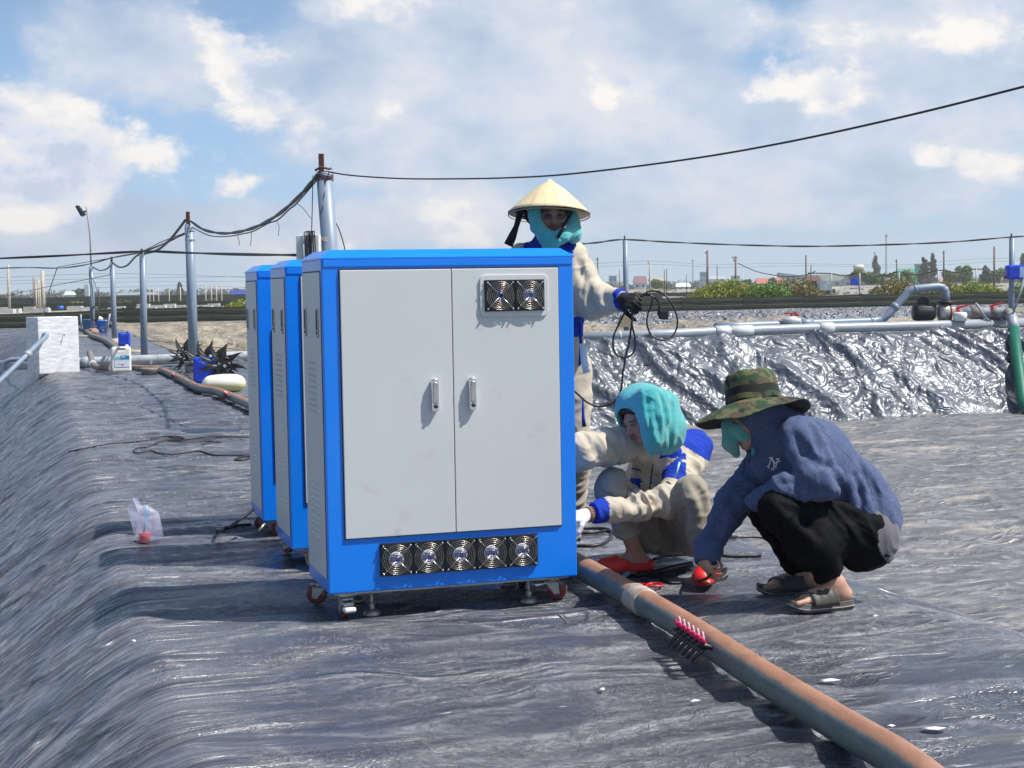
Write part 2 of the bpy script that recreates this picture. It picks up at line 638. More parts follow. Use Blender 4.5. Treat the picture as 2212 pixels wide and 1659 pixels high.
def liner_mat(name, base=(0.064, 0.070, 0.088), rough=0.27, dust=(0.36, 0.35, 0.34), dust_amt=0.5, tan=None, bumpy=1.0, crumple=0.0, metal=0.0, slope=False, lines=1.0, fine=1.0):
    m = bpy.data.materials.new(name)
    m.use_nodes = True
    t = NT(m.node_tree)
    b = t.n['Principled BSDF']
    tc = t.n.new('ShaderNodeTexCoord').outputs['Object']
    # rotate into berm axes: x' across, y' along
    v0 = t.mapping(tc, rot=(0, 0, -math.atan2(UY, UX)))
    wn = t.n.new('ShaderNodeTexNoise')
    wn.inputs['Scale'].default_value = 0.9
    wn.inputs['Detail'].default_value = 2
    t.l.new(v0, wn.inputs['Vector'])
    off = t.n.new('ShaderNodeVectorMath')
    off.operation = 'MULTIPLY_ADD'
    t.l.new(wn.outputs['Color'], off.inputs[0])
    off.inputs[1].default_value = (0.3, 0.5, 0.0)
    t.l.new(v0, off.inputs[2])
    v = off.outputs[0]
    n_big = t.noise(v, 0.8, 4, 0.55)
    n_str = t.noise(t.mapping(v, scale=(0.75, 1.9, 1.0)), 2.0, 4, 0.60, 1.2)
    n_fine = t.noise(t.mapping(v, scale=(1.0, 1.5, 1.0)), 13.0, 9, 0.80, 1.6)
    n_spk = t.noise(v, 85.0, 3, 0.6)

    def crease(sx, sy, scale, loc=(0, 0, 0), detail=2, dist=0.5, v=v):
        q = t.noise(t.mapping(v, scale=(sx, sy, 1.0), loc=loc), scale, detail, 0.5, dist)
        return t.math('ABSOLUTE', t.math('SUBTRACT', q, 0.5))
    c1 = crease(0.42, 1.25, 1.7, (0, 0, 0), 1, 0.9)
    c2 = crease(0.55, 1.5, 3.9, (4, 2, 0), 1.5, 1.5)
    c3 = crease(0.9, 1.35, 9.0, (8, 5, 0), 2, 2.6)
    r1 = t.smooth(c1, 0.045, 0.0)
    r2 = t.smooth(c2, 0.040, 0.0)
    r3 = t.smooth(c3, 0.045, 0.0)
    # where each family of creases is present
    k2 = t.smooth(t.noise(t.mapping(v, scale=(.6, 1.2, 1), loc=(3, 3, 0)), 1.3, 2, .5), 0.44, 0.66)
    k3 = t.smooth(t.noise(t.mapping(v, scale=(.7, 1.2, 1), loc=(1, 9, 0)), 1.9, 3, .5), 0.42, 0.62)
    c = t.ramp(n_str, ((0.32, tuple(q * 0.78 for q in base)), (0.52, base), (0.72, tuple(q * 1.35 for q in base))))
    # dust lying in streaks and swirls
    d1 = t.smooth(t.math('ADD', t.math('MULTIPLY', n_str, 0.45), t.math('MULTIPLY', n_fine, 0.55)), 0.49, 0.66)
    d2 = t.smooth(n_big, 0.34, 0.60)
    dd = t.math('MULTIPLY', t.math('MULTIPLY', d1, d2), dust_amt)
    soft_w = t.noise(t.mapping(v, scale=(0.55, 1.6, 1.0), loc=(9, 9, 0)), 3.2, 1.5, 0.5, 1.0)
    c = t.mix(dd, c, dust)
    # pale crease ridges: their highlight, with some scuffing, is painted into the colour
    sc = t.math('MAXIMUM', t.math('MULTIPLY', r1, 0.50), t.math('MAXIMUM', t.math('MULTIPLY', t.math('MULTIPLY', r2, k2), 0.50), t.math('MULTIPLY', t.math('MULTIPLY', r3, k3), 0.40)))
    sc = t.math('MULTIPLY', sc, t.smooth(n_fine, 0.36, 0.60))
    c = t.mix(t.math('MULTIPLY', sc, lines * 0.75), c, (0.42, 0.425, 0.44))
    # dried white salt spots
    sp = t.smooth(t.noise(t.mapping(v, scale=(0.75, 2.0, 1.0)), 6.5, 3, 0.5, 0.6), 0.70, 0.74)
    sp2 = t.math('MULTIPLY', t.smooth(n_spk, 0.60, 0.68), t.smooth(n_big, 0.46, 0.62))
    sp = t.math('MAXIMUM', sp, t.math('MULTIPLY', sp2, 0.7))
    c = t.mix(t.math('MULTIPLY', sp, 0.65), c, (0.62, 0.63, 0.64))
    if tan is not None:
        tn = t.smooth(t.noise(t.mapping(v, scale=(0.4, 1.3, 1), loc=(3, 8, 0)), 1.1, 6, 0.62, 0.5), tan[0], tan[1])
        c = t.mix(t.math('MULTIPLY', tn, tan[3] if len(tan) > 3 else 0.8), c, tan[2])
    r = t.math('ADD', t.math('MULTIPLY', n_fine, 0.22), rough - 0.13, clamp=True)
    r = t.math('ADD', r, t.math('MULTIPLY', dd, 0.35), clamp=True)
    t.l.new(r, b.inputs['Roughness'])
    b.inputs['Metallic'].default_value = metal
    b.inputs['Specular IOR Level'].default_value = 0.85
    hgt = t.math('ADD', t.math('MULTIPLY', t.smooth(c1, 0.14, 0.0), 0.7), t.math('MULTIPLY', t.math('MULTIPLY', t.smooth(c2, 0.13, 0.0), k2), 0.32))
    hgt = t.math('ADD', hgt, t.math('MULTIPLY', t.math('MULTIPLY', t.smooth(c3, 0.12, 0.0), k3), 0.13))
    hgt = t.math('ADD', hgt, t.math('ADD', t.math('MULTIPLY', soft_w, 1.7), t.math('MULTIPLY', t.math('MULTIPLY', n_fine, t.math('ADD', d2, 0.25)), 0.24 * fine)))
    if slope:
        # long tight pleats where the sheet hangs over the edge
        sep = t.n.new('ShaderNodeSeparateXYZ')
        t.l.new(v0, sep.inputs[0])
        ms = t.smooth(sep.outputs[0], 1.0, 0.1)
        c4 = crease(0.10, 2.6, 2.6, (2, 7, 0), 2, 0.25, v0)
        c5 = crease(0.07, 2.4, 6.5, (5, 1, 0), 2, 0.2, v0)
        hgt = t.math('MULTIPLY', hgt, t.math('SUBTRACT', 1.0, t.math('MULTIPLY', ms, 0.7)))
        hgt = t.math('ADD', hgt, t.math('MULTIPLY', t.math('ADD', t.math('MULTIPLY', t.smooth(c4, 0.20, 0.0), 1.9), t.math('MULTIPLY', t.smooth(c5, 0.18, 0.0), 0.5)), ms))
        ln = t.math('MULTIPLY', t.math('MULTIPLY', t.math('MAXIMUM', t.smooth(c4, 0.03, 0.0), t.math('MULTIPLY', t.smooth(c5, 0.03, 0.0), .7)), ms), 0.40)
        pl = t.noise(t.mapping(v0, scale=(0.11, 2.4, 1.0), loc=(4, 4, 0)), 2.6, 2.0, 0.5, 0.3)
        pc = t.ramp(pl, ((0.36, (0.065, 0.068, 0.085)), (0.48, (0.11, 0.115, 0.14)), (0.60, (0.17, 0.18, 0.21))))  # light and dark of the pleats painted into the colour
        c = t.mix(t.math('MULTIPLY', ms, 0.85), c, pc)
        c = t.mix(t.math('MULTIPLY', ln, .6), c, (0.36, 0.37, 0.40))  # pale highlight line painted along the pleat ridges
    if crumple > 0:
        cc = t.noise(t.mapping(v0, scale=(1, 1, 1.0)), 1.5, 1.0, 0.4, 2.0)
        cc2 = t.noise(t.mapping(v0, loc=(7, 2, 5)), 3.6, 1.0, 0.4, 1.4)
        cc3 = t.math('ABSOLUTE', t.math('SUBTRACT', t.noise(t.mapping(v0, loc=(2, 6, 1)), 2.4, 1, 0.5, 1.8), 0.5))
        hgt = t.math('MULTIPLY', hgt, 0.12)
        hgt = t.math('ADD', hgt, t.math('ADD', t.math('MULTIPLY', cc, 4.2 * crumple), t.math('ADD', t.math('MULTIPLY', cc2, 1.6 * crumple), t.math('MULTIPLY', cc3, -2.6 * crumple))))
    t.l.new(c, b.inputs['Base Color'])
    bp = t.n.new('ShaderNodeBump')
    bp.inputs['Strength'].default_value = 0.9
    bp.inputs['Distance'].default_value = 0.038 * bumpy
    t.l.new(hgt, bp.inputs['Height'])
    t.l.new(bp.outputs[0], b.inputs['Normal'])
    return m


def grid_faces(nr, nc):
    i = np.arange(nr - 1)[:, None] * nc + np.arange(nc - 1)[None, :]
    return np.stack([i, i + 1, i + nc + 1, i + nc], -1).reshape(-1, 4)


def drop_unused(v, f):
    used = np.unique(f)
    mp = np.zeros(len(v), np.int64)
    mp[used] = np.arange(len(used))
    return v[used], mp[f]


def build_terrain():
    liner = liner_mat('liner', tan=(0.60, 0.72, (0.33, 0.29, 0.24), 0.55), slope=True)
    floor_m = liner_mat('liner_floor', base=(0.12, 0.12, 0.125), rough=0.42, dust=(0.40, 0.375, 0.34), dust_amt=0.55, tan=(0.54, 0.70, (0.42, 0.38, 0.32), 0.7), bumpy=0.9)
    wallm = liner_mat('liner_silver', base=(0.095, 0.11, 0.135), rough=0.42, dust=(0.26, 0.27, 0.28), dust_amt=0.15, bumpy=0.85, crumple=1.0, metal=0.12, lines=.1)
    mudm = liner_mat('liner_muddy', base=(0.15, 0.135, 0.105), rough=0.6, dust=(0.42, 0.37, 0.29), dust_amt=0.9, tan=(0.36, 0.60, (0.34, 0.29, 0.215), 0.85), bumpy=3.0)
    # near sheet
    rows = np.concatenate([np.arange(-5, 2.2, 0.35), np.geomspace(2.4, 31.0, 640), np.geomspace(31.4, 84, 90)])
    a1 = np.linspace(-0.37, 0.37, 500)
    a = np.concatenate([np.linspace(-1.4, -0.38, 34), a1, np.linspace(0.38, 1.4, 34)])
    Yg, Ag = np.meshgrid(rows, a, indexing='ij')
    Xg = Ag * (Yg + np.where(Yg < 6, (6 - Yg) * 0.8, 0) + 0.6)
    s, t = st(Xg, Yg)
    z = HW(s, t)
    v = np.stack([Xg, Yg, z], -1).reshape(-1, 3)
    f = grid_faces(len(rows), len(a))
    fs = s.reshape(-1)[f].mean(1)
    ft = t.reshape(-1)[f].mean(1)
    crest = (fs < 4.9) & ~((fs > 3.5) & (ft > 27.7))
    flo = (~crest) & (ft < 28.0) & (fs >= 4.9)
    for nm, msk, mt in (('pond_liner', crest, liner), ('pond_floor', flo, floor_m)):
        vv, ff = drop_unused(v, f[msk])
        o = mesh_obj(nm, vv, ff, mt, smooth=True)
        tag(o, kind='structure')
    # silver bank between the two ponds
    sg = np.linspace(3.2, 34, 620)
    tg = np.concatenate([np.linspace(26.6, 29.9, 100), np.linspace(30.0, 34.0, 24)])
    S, T = np.meshgrid(sg, tg, indexing='ij')
    z = H0(S, T)
    wk = sstep(27.2, 27.9, T) * (1 - sstep(29.3, 29.8, T))
    w = pn(S * .5, T * .5)
    cr = ridge(pn(S * 0.9 + T * 0.75 + w, T * 0.35 - 3 + S * .1, T * 0 + 3.3), 3.0) * 0.17
    cr += ridge(pn(S * 2.1 + 2.2 * w + T, T * 1.5 + S * 0.6, T * 0 + 7.3), 1.6) * 0.070
    cr += pn(S * 2.4 + w, T * 2.0, T * 0 + 9.3) * 0.030
    z = z + wk * cr - 0.03 * (1 - sstep(26.9, 27.4, T)) + (1 - wk) * 0.01
    x, y = xy(S, T)
    # push the folds outward, square to the slope
    x = x - (-UY) * wk * cr * 0.6
    y = y - (UX) * wk * cr * 0.6
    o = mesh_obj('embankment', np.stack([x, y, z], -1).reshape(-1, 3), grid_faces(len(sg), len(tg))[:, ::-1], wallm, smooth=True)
    tag(o, kind='structure')
    # second pond
    sg = np.linspace(3.3, 85, 420)
    tg = np.concatenate([np.linspace(32.9, 62, 60), np.linspace(62.3, 70.5, 90), np.linspace(70.9, 82, 12)])
    S, T = np.meshgrid(sg, tg, indexing='ij')
    w = pn(S * .2, T * .3)
    z = H0(S, T)
    wk = sstep(64, 65.2, T) * (1 - sstep(67.6, 68.9, T))
    z = z + wk * (ridge(pn(S * 0.5 + T * 0.40 + w, T * .15, T * 0 + 3.3), 2.5) * 0.20 + ridge(pn(S * 1.3 + w + T * .6, T * 0.3, T * 0 + 1.3), 1.8) * 0.14)
    z = z + (1 - wk) * pn(S * .5, T * .5) * 0.05
    x, y = xy(S, T)
    v = np.stack([x, y, z], -1).reshape(-1, 3)
    f = grid_faces(len(sg), len(tg))[:, ::-1]
    fz = H0(S, T).reshape(-1)[f].mean(1) + pn(S * .15, T * .2).reshape(-1)[f].mean(1) * .2
    ft = T.reshape(-1)[f].mean(1)
    fs = S.reshape(-1)[f].mean(1)
    silver = (fz > -0.50 - 0.0 * fs) & (ft > 62) & (fs > 14)
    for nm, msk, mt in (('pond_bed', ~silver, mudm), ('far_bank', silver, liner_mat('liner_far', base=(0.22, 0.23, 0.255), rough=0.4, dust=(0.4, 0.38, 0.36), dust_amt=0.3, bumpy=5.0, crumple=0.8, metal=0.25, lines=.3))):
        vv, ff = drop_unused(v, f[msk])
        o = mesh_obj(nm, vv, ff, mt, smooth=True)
        tag(o, kind='structure')
    # land to the horizon
    g = mat('far_ground', (0.17, 0.165, 0.12), 0.9, var=0.35, vscale=0.05, dirt=(0.30, 0.28, 0.25), dscale=0.02, dlo=0.45, dhi=0.6, spec=0.2)
    xs = np.concatenate([-np.geomspace(1600, 60, 24), np.linspace(-50, 50, 11), np.geomspace(60, 1600, 24)])
    ys = np.concatenate([np.linspace(-60, 78, 12), np.geomspace(79, 1600, 50)])
    X, Y = np.meshgrid(xs, ys, indexing='ij')
    Z = np.where(Y < 78.5, -1.75, 0.0 + pn(X * .02, Y * .02) * .15 - 0.03) + np.where(Y > 78.5, 0, 0)
    Z = np.where((Y >= 78.5) & (Y < 86), -0.02, Z)
    o = mesh_obj('ground', np.stack([X, Y, Z], -1).reshape(-1, 3), grid_faces(len(xs), len(ys))[:, ::-1], g, smooth=False)
    tag(o, kind='structure')


build_terrain()
# ---------------------------------------------------------------- cabinets
BLUE = mat('cabinet_blue', (0.002, 0.20, 0.80), 0.30, var=0.05, vscale=1.5, bump=0.05, bscale=55, dirt=(0.03, 0.22, 0.72), dscale=2.5, dlo=.55, dhi=.8, coat=0.15)
GREY = mat('cabinet_grey', (0.56, 0.585, 0.59), 0.42, var=0.03, vscale=1.3, bump=0.04, bscale=60, dirt=(0.47, 0.48, 0.47), dscale=5.0, dlo=.58, dhi=.78)
SEAM = mat('seam_black', (0.012, 0.013, 0.03), 0.6)
BLACKP = mat('black_plastic', (0.012, 0.012, 0.016), 0.45)
CHROME = mat('chrome', (0.72, 0.72, 0.74), 0.20, metal=1.0, var=.03)
WIRE = mat('guard_wire', (0.55, 0.50, 0.43), 0.28, metal=1.0, var=.1)
ZINC = mat('zinc', (0.45, 0.45, 0.42), 0.42, metal=0.7, var=.15, dirt=(0.22, 0.2, 0.17), dlo=.5, dhi=.7)
HUBS = mat('hub_sticker', (0.62, 0.66, 0.76), 0.6)
HUBB = mat('hub_print', (0.02, 0.03, 0.38), 0.4)
RUBR = mat('caster_red', (0.16, 0.03, 0.025), 0.55, dirt=(0.3, 0.25, 0.2), dlo=.5, dhi=.7, dscale=20)
WHTP = mat('white_plastic', (0.78, 0.78, 0.76), 0.4)
CW, CD_, CHH = 1.11, 0.475, 1.41


def fan_parts(parent, x, z, S, y=0.0, rot=0):
    """a square axial fan seen from the front (front = -Y), its middle at x, z"""
    m = MB()
    h = S / 2 - 0.0015
    n = 28
    # housing plate with a round opening
    v = []
    ri = h * 0.90
    for k in range(n):
        a = 2 * math.pi * k / n
        c, s_ = math.cos(a), math.sin(a)
        q = h / max(abs(c), abs(s_))
        v.append((x + q * c, y - 0.006, z + q * s_))
        v.append((x + ri * c, y - 0.006, z + ri * s_))
        v.append((x + ri * c, y + 0.03, z + ri * s_))
    f = []
    for k in range(n):
        a = 3 * k
        b = 3 * ((k + 1) % n)
        f += [(a, a + 1, b + 1, b), (a + 1, a + 2, b + 2, b + 1)]
    m.push(v, f)
    m.box(x - h, x + h, y - 0.0055, y + 0.03, z - h, z - h + 0.004)
    m.box(x - h, x + h, y - 0.0055, y + 0.03, z + h - 0.004, z + h)
    # blades behind the guard
    for k in range(7):
        a = 2 * math.pi * k / 7 + rot
        a2 = a + 0.62
        r0, r1 = h * .42, h * .86
        m.push([(x + r0 * math.cos(a), y + .008, z + r0 * math.sin(a)), (x + r1 * math.cos(a + .15), y + .006, z + r1 * math.sin(a + .15)),
                (x + r1 * math.cos(a2 + .15), y + .022, z + r1 * math.sin(a2 + .15)), (x + r0 * math.cos(a2), y + .024, z + r0 * math.sin(a2))], [(0, 1, 2, 3)])
    fan = m.build('fan', BLACKP, parent)
    hb = MB()
    R1 = h * 0.46
    hb.ring([(R1, y + 0.02), (R1, y + 0.003), (R1 * .94, y + 0.001)], 24, 'Y', c=(x, 0, z))
    hb.mi = 1
    # printed band and lettering blocks on the sticker
    ca, sa = math.cos(rot), math.sin(rot)

    def quad(u0, u1, w0, w1):
        P = [(u0, w0), (u1, w0), (u1, w1), (u0, w1)]
        hb.push([(x + p * ca - q * sa, y - 0.0004, z + p * sa + q * ca) for p, q in P], [(0, 1, 2, 3)])
    for i in range(7):
        u = -R1 * .88 + i * R1 * .255
        quad(u, u + R1 * .20, -R1 * .36 + (i % 2) * R1 * .05, -R1 * .02)
        quad(u + R1 * .03, u + R1 * .22, R1 * .03, R1 * .34 - (i % 3) * R1 * .05)
    quad(-R1 * .35, R1 * .35, R1 * .48, R1 * .58)
    quad(-R1 * .3, R1 * .25, -R1 * .62, -R1 * .54)
    hb.build('fan_hub', [HUBS, HUBB], fan)
    g = MB()
    yg = y - 0.013
    for k, rr in enumerate((0.20, 0.335, 0.47, 0.605, 0.74, 0.865, 0.985)):
        rr *= h * .93
        nn = 30
        g.tube([(x + rr * math.cos(2 * math.pi * i / nn), yg - 0.004 * (1 - k / 7), z + rr * math.sin(2 * math.pi * i / nn)) for i in range(nn)], 0.00125, 4, closed=True)
    for sx, sz in ((1, 1), (1, -1), (-1, 1), (-1, -1)):
        e = h * .86
        g.tube([(x + sx * h * .1, yg - .004, z + sz * h * .1), (x + sx * h * .72, yg - .002, z + sz * h * .72), (x + sx * e, yg + .004, z + sz * e)], 0.0015, 5)
    g.build('fan_guard', WIRE, fan)
    for sx, sz in ((1, 1), (1, -1), (-1, 1), (-1, -1)):
        e = h * .86
        b = MB()
        b.ring([(0.0045, y - 0.004), (0.0045, y - 0.013), (0.003, y - 0.0165)], 8, 'Y', c=(x + sx * e, 0, z + sz * e))
        b.build('bolt', CHROME, fan)
    return fan


def rounded(x0, x1, z0, z1, r, n=6):
    P = []
    for cx, cz, a0 in ((x1 - r, z1 - r, 0), (x0 + r, z1 - r, 90), (x0 + r, z0 + r, 180), (x1 - r, z0 + r, 270)):
        for k in range(n + 1):
            a = R(a0 + 90 * k / n)
            P.append((cx + r * math.cos(a), cz + r * math.sin(a)))
    return P


def slab(m, outline, y_back, y_front, bev=0.0):
    """extruded outline in the XZ plane, front toward -Y"""
    n = len(outline)
    cx = sum(p[0] for p in outline) / n
    cz = sum(p[1] for p in outline) / n

    def sh(p, d):
        l = math.hypot(p[0] - cx, p[1] - cz)
        k = (l - d) / l
        return (cx + (p[0] - cx) * k, cz + (p[1] - cz) * k)
    L = [(outline, y_back), (outline, y_front + bev)]
    if bev:
        L.append(([sh(p, bev) for p in outline], y_front))
    v = []
    for o, y in L:
        v += [(p[0], y, p[1]) for p in o]
    f = []
    for i in range(len(L) - 1):
        for k in range(n):
            k2 = (k + 1) % n
            f.append((i * n + k, (i + 1) * n + k, (i + 1) * n + k2, i * n + k2)[::-1])
    f.append(tuple((len(L) - 1) * n + k for k in range(n)))
    m.push(v, [q[::-1] for q in f])
    return m


def handle(parent, x, z, proud=0.0):
    """slim swing handle with its lock; x,z = middle"""
    w, h = 0.033, 0.142
    m = MB()
    slab(m, rounded(x - w / 2, x + w / 2, z - h / 2, z + h / 2, w / 2 - .001, 6), 0.001, -0.022, 0.004)
    hd = m.build('handle', CHROME, parent)
    m = MB()
    slab(m, rounded(x - w * .30, x + w * .34, z - h * .26, z + h * .40, w * .27, 6), -0.018, -0.029, 0.003)
    m.build('grip', ZINC, hd)
    m = MB()
    m.ring([(0.0078, -0.020), (0.0078, -0.029), (0.006, -0.030)], 14, 'Y', c=(x + .001, 0, z - h * .335))
    m.build('lock', SEAM, hd)
    return hd


def drop_to_ground(parent, x, y):
    """how far the liner lies below the cabinet's own zero at this corner"""
    a = parent.rotation_euler[2]
    wx = parent.location[0] + x * math.cos(a) - y * math.sin(a)
    wy = parent.location[1] + x * math.sin(a) + y * math.cos(a)
    return parent.location[2] - ground_z(wx, wy)


def caster(parent, x, y, z_top, ang=0.0, brake=False, wheelm=None):
    """swivel caster hanging below z_top, its wheel on the liner"""
    e = empty('caster', (x, y, z_top))
    e.parent = parent
    e.rotation_euler = (0, 0, ang)
    D = z_top + drop_to_ground(parent, x, y)
    m = MB()
    m.box(-.04, .04, -.035, .035, -.006, 0.0)
    m.ring([(.022, -.02), (.022, -.006)], 14)
    for sx in (-1, 1):
        m.push([(sx * .019, -.03, -.02), (sx * .019, .028, -.02), (sx * .019, .035, -D + .030), (sx * .019, .010, -D + .026),
                (sx * .022, -.03, -.02), (sx * .022, .028, -.02), (sx * .022, .035, -D + .030), (sx * .022, .010, -D + .026)],
               [(0, 1, 2, 3), (7, 6, 5, 4), (0, 4, 5, 1), (1, 5, 6, 2), (2, 6, 7, 3), (3, 7, 4, 0)])
    m.box(-.022, .022, -.032, .030, -.026, -.019)
    m.build('bracket', ZINC, e)
    m = MB()
    r = (D - .008) * .5
    r = min(r, .046)
    m.ring([(r * .5, -.015), (r * .93, -.015), (r, -.010), (r, .010), (r * .93, .015), (r * .5, .015)], 22, 'X', c=(0, .018, -D + r))
    wl = m.build('wheel', wheelm or RUBR, e)
    m = MB()
    m.ring([(.010, -.024), (.010, .024)], 10, 'X', c=(0, .018, -D + r))
    m.build('axle', ZINC, wl)
    if brake:
        m = MB()
        m.box(-.024, .024, -.045, -.012, -.052, -.034, .006)
        m.build('brake_bracket', ZINC, e)
        m = MB()
        m.box(-.026, .026, -.066, -.020, -D + .036, -D + .058, .008)
        m.build('brake_pedal', WHTP, e)
    return e


def foot(parent, x, y, z_top):
    m = MB()
    z0_ = z_top
    z_top = z_top + drop_to_ground(parent, x, y)
    m.ring([(.007, -z_top + .02), (.007, 0.0)], 10)
    m.ring([(.014, -z_top + .03), (.014, -z_top + .055)], 6, smooth=False)
    m.ring([(.036, -z_top + .002), (.038, -z_top + .014), (.028, -z_top + .026), (.012, -z_top + .034)], 20)
    o = m.build('levelling_foot', ZINC, parent, loc=(x, y, z0_))
    return o


def louvres(parent, y0, z0, rows, style):
    """pressed vents on the side panel, side = -X"""
    m = MB()
    for r in range(rows):
        for c in range(3):
            y = y0 + c * 0.062
            z = z0 - r * 0.026
            if style == 0:
                m.push([(-.0045, y - .021, z), (-.0045, y + .021, z), (-.0135, y + .019, z - .006), (-.0135, y - .019, z - .006), (-.0045, y - .021, z - .015), (-.0045, y + .021, z - .015)],
                       [(0, 1, 2, 3), (3, 2, 5, 4), (0, 3, 4), (1, 5, 2)])
            else:
                m.push([(-.0045, y - .021, z), (-.0045, y + .021, z - .004), (-.0085, y + .019, z - .010), (-.0085, y - .019, z - .006), (-.0045, y - .021, z - .014), (-.0045, y + .021, z - .017)],
                       [(0, 1, 2, 3), (3, 2, 5, 4), (0, 3, 4), (1, 5, 2)])
    o = m.build('vent_louvres', GREY, parent)
    o['kind'] = 'stuff'
    return o


def make_cabinet(label, loc, rz, kind=0, zb=0.107):
    """local frame: x along the front, front face at y=0 looking to -Y, bottom of the shell at z=zb"""
    cab = empty('cabinet', loc, rz)
    tag(cab, label, 'cabinet', 'blue and grey cabinets on casters')
    W_, D_, H_ = CW, CD_, CHH
    z0, z1 = zb, zb + H_
    m = MB()
    m.box(0, W_, 0, D_, z0, z1, 0.006)
    m.build('shell', BLUE, cab)
    # roof with a bevelled rim
    m = MB()
    o_, i_ = 0.004, 0.045
    zt = z1 + 0.036
    v = [(-o_, -o_, z1 - .004), (W_ + o_, -o_, z1 - .004), (W_ + o_, D_ + o_, z1 - .004), (-o_, D_ + o_, z1 - .004),
         (-o_, -o_, z1 + .002), (W_ + o_, -o_, z1 + .002), (W_ + o_, D_ + o_, z1 + .002), (-o_, D_ + o_, z1 + .002),
         (i_, i_, zt), (W_ - i_, i_, zt), (W_ - i_, D_ - i_, zt), (i_, D_ - i_, zt)]
    f = [(3, 2, 1, 0), (0, 1, 5, 4), (1, 2, 6, 5), (2, 3, 7, 6), (3, 0, 4, 7), (4, 5, 9, 8), (5, 6, 10, 9), (6, 7, 11, 10), (7, 4, 8, 11), (8, 9, 10, 11)]
    m.push(v, f)
    m.build('roof', BLUE, cab)
    # folded rim just under the roof (a slightly proud strip)
    m = MB()
    m.box(0.008, W_ - .008, -0.004, 0.004, z1 - 0.036, z1 - 0.006, .002)
    m.build('fascia', BLUE, cab)
    x0, x1 = 0.076, W_ - 0.073
    zb0, zt0 = z0 + 0.232, z1 - 0.050
    if kind == 1:
        zt0 = z1 - 0.335
    xm = (x0 + x1) / 2
    # dark gap behind the doors
    m = MB()
    m.box(x0 - .004, x1 + .004, -0.003, 0.004, zb0 - .004, zt0 + .005)
    m.build('door_gasket', SEAM, cab)
    doors = []
    for a, b in ((x0, xm - .0016), (xm + .0016, x1)):
        m = MB()
        m.box(a, b, -0.010, 0.0, zb0, zt0, .0025)
        doors.append(m.build('door', GREY, cab))
    hz = z1 - 0.585
    for dr, hx in ((doors[0], xm - 0.086), (doors[1], xm + 0.080)):
        hd = handle(dr, 0, 0)
        hd.location = (hx, -0.010, hz)
    if kind != 1:
        fx0 = W_ * 0.63
        S = 0.1345
        zc = z1 - 0.167
        m = MB()
        P1 = rounded(fx0 - .020, fx0 + 2 * S + .020, zc - S / 2 - .024, zc + S / 2 + .022, .026, 6)
        slab(m, P1, 0.0, -0.008, .002)
        pl = m.build('fan_plate', GREY, doors[1], loc=(0, -0.010, 0))
        m = MB()
        m.box(fx0, fx0 + 2 * S, -.0095, -.004, zc - S / 2, zc + S / 2)
        m.build('fan_opening', BLACKP, pl)
        for i in range(2):
            f_ = fan_parts(pl, 0, 0, S, rot=(R(88) if i == 0 else 0))
            f_.location = (fx0 + S * (i + .5), -0.0105, zc)
            for c_ in f_.children:
                pass
    # bottom row of fans
    S = 0.1405
    fx = W_ * 0.200
    zc = z0 + 0.062 + S / 2
    m = MB()
    m.box(fx, fx + 5 * S, -.001, .004, zc - S / 2, zc + S / 2)
    m.build('fan_opening', BLACKP, cab)
    if kind == 0:
        for i in range(5):
            f_ = fan_parts(cab, 0, 0, S, rot=R((0, 4, -3, 2, 6)[i]))
            f_.location = (fx + S * (i + .5), -0.008, zc)
    # side panel with its latches and pressed vents
    m = MB()
    m.box(-.0045, .004, .028, D_ - .028, z0 + .062, z1 - .056, .0015)
    sp = m.build('side_panel', GREY, cab)
    m = MB()
    m.box(-.0015, .004, .026, D_ - .026, z0 + .060, z1 - .050)
    m.build('panel_gasket', SEAM, sp)
    for yy in (0.085, D_ - .105):
        m = MB()
        zc = z1 - .27
        m.box(-.0095, -.004, yy - .016, yy + .016, zc - .062, zc + .062, .004)
        lt = m.build('latch', ZINC, sp)
        m = MB()
        m.box(-.012, -.009, yy - .009, yy + .009, zc - .030, zc + .055, .001)
        m.box(-.013, -.009, yy - .008, yy + .008, zc - .047, zc - .036, .001)
        m.build('latch_lock', SEAM, lt)
    louvres(sp, D_ / 2 - .062, z1 - .435, 9, 0)
    louvres(sp, D_ / 2 - .062, z0 + .46, 10, 1)
    # underside frame
    m = MB()
    m.box(.03, W_ - .03, .03, D_ - .03, z0 - .012, z0 + .002)
    m.build('base_frame', ZINC, cab)
    if kind == 0:
        caster(cab, .085, .075, z0 - .012, R(8), True)
        caster(cab, .03, D_ - .11, z0 - .012, R(60))
        caster(cab, W_ - .085, .09, z0 - .012, R(-120))
        caster(cab, W_ - .13, D_ - .06, z0 - .012, R(170))
    elif kind == 2:
        caster(cab, .10, .075, z0 - .012, R(185), False, mat('caster_tan', (0.55, 0.42, 0.33), .5))
        caster(cab, .05, D_ - .10, z0 - .012, R(30))
        caster(cab, W_ - .085, .09, z0 - .012, R(20))
        caster(cab, W_ - .085, D_ - .09, z0 - .012, R(20))
    else:
        caster(cab, .10, .075, z0 - .012, R(105))
        caster(cab, .05, D_ - .12, z0 - .012, R(95))
        caster(cab, W_ - .085, .09, z0 - .012, R(20))
        caster(cab, W_ - .085, D_ - .09, z0 - .012, R(20))
    foot(cab, .20, .085, z0 - .006)
    foot(cab, W_ - .20, .085, z0 - .006)
    foot(cab, .20, D_ - .085, z0 - .006)
    foot(cab, W_ - .20, D_ - .085, z0 - .006)
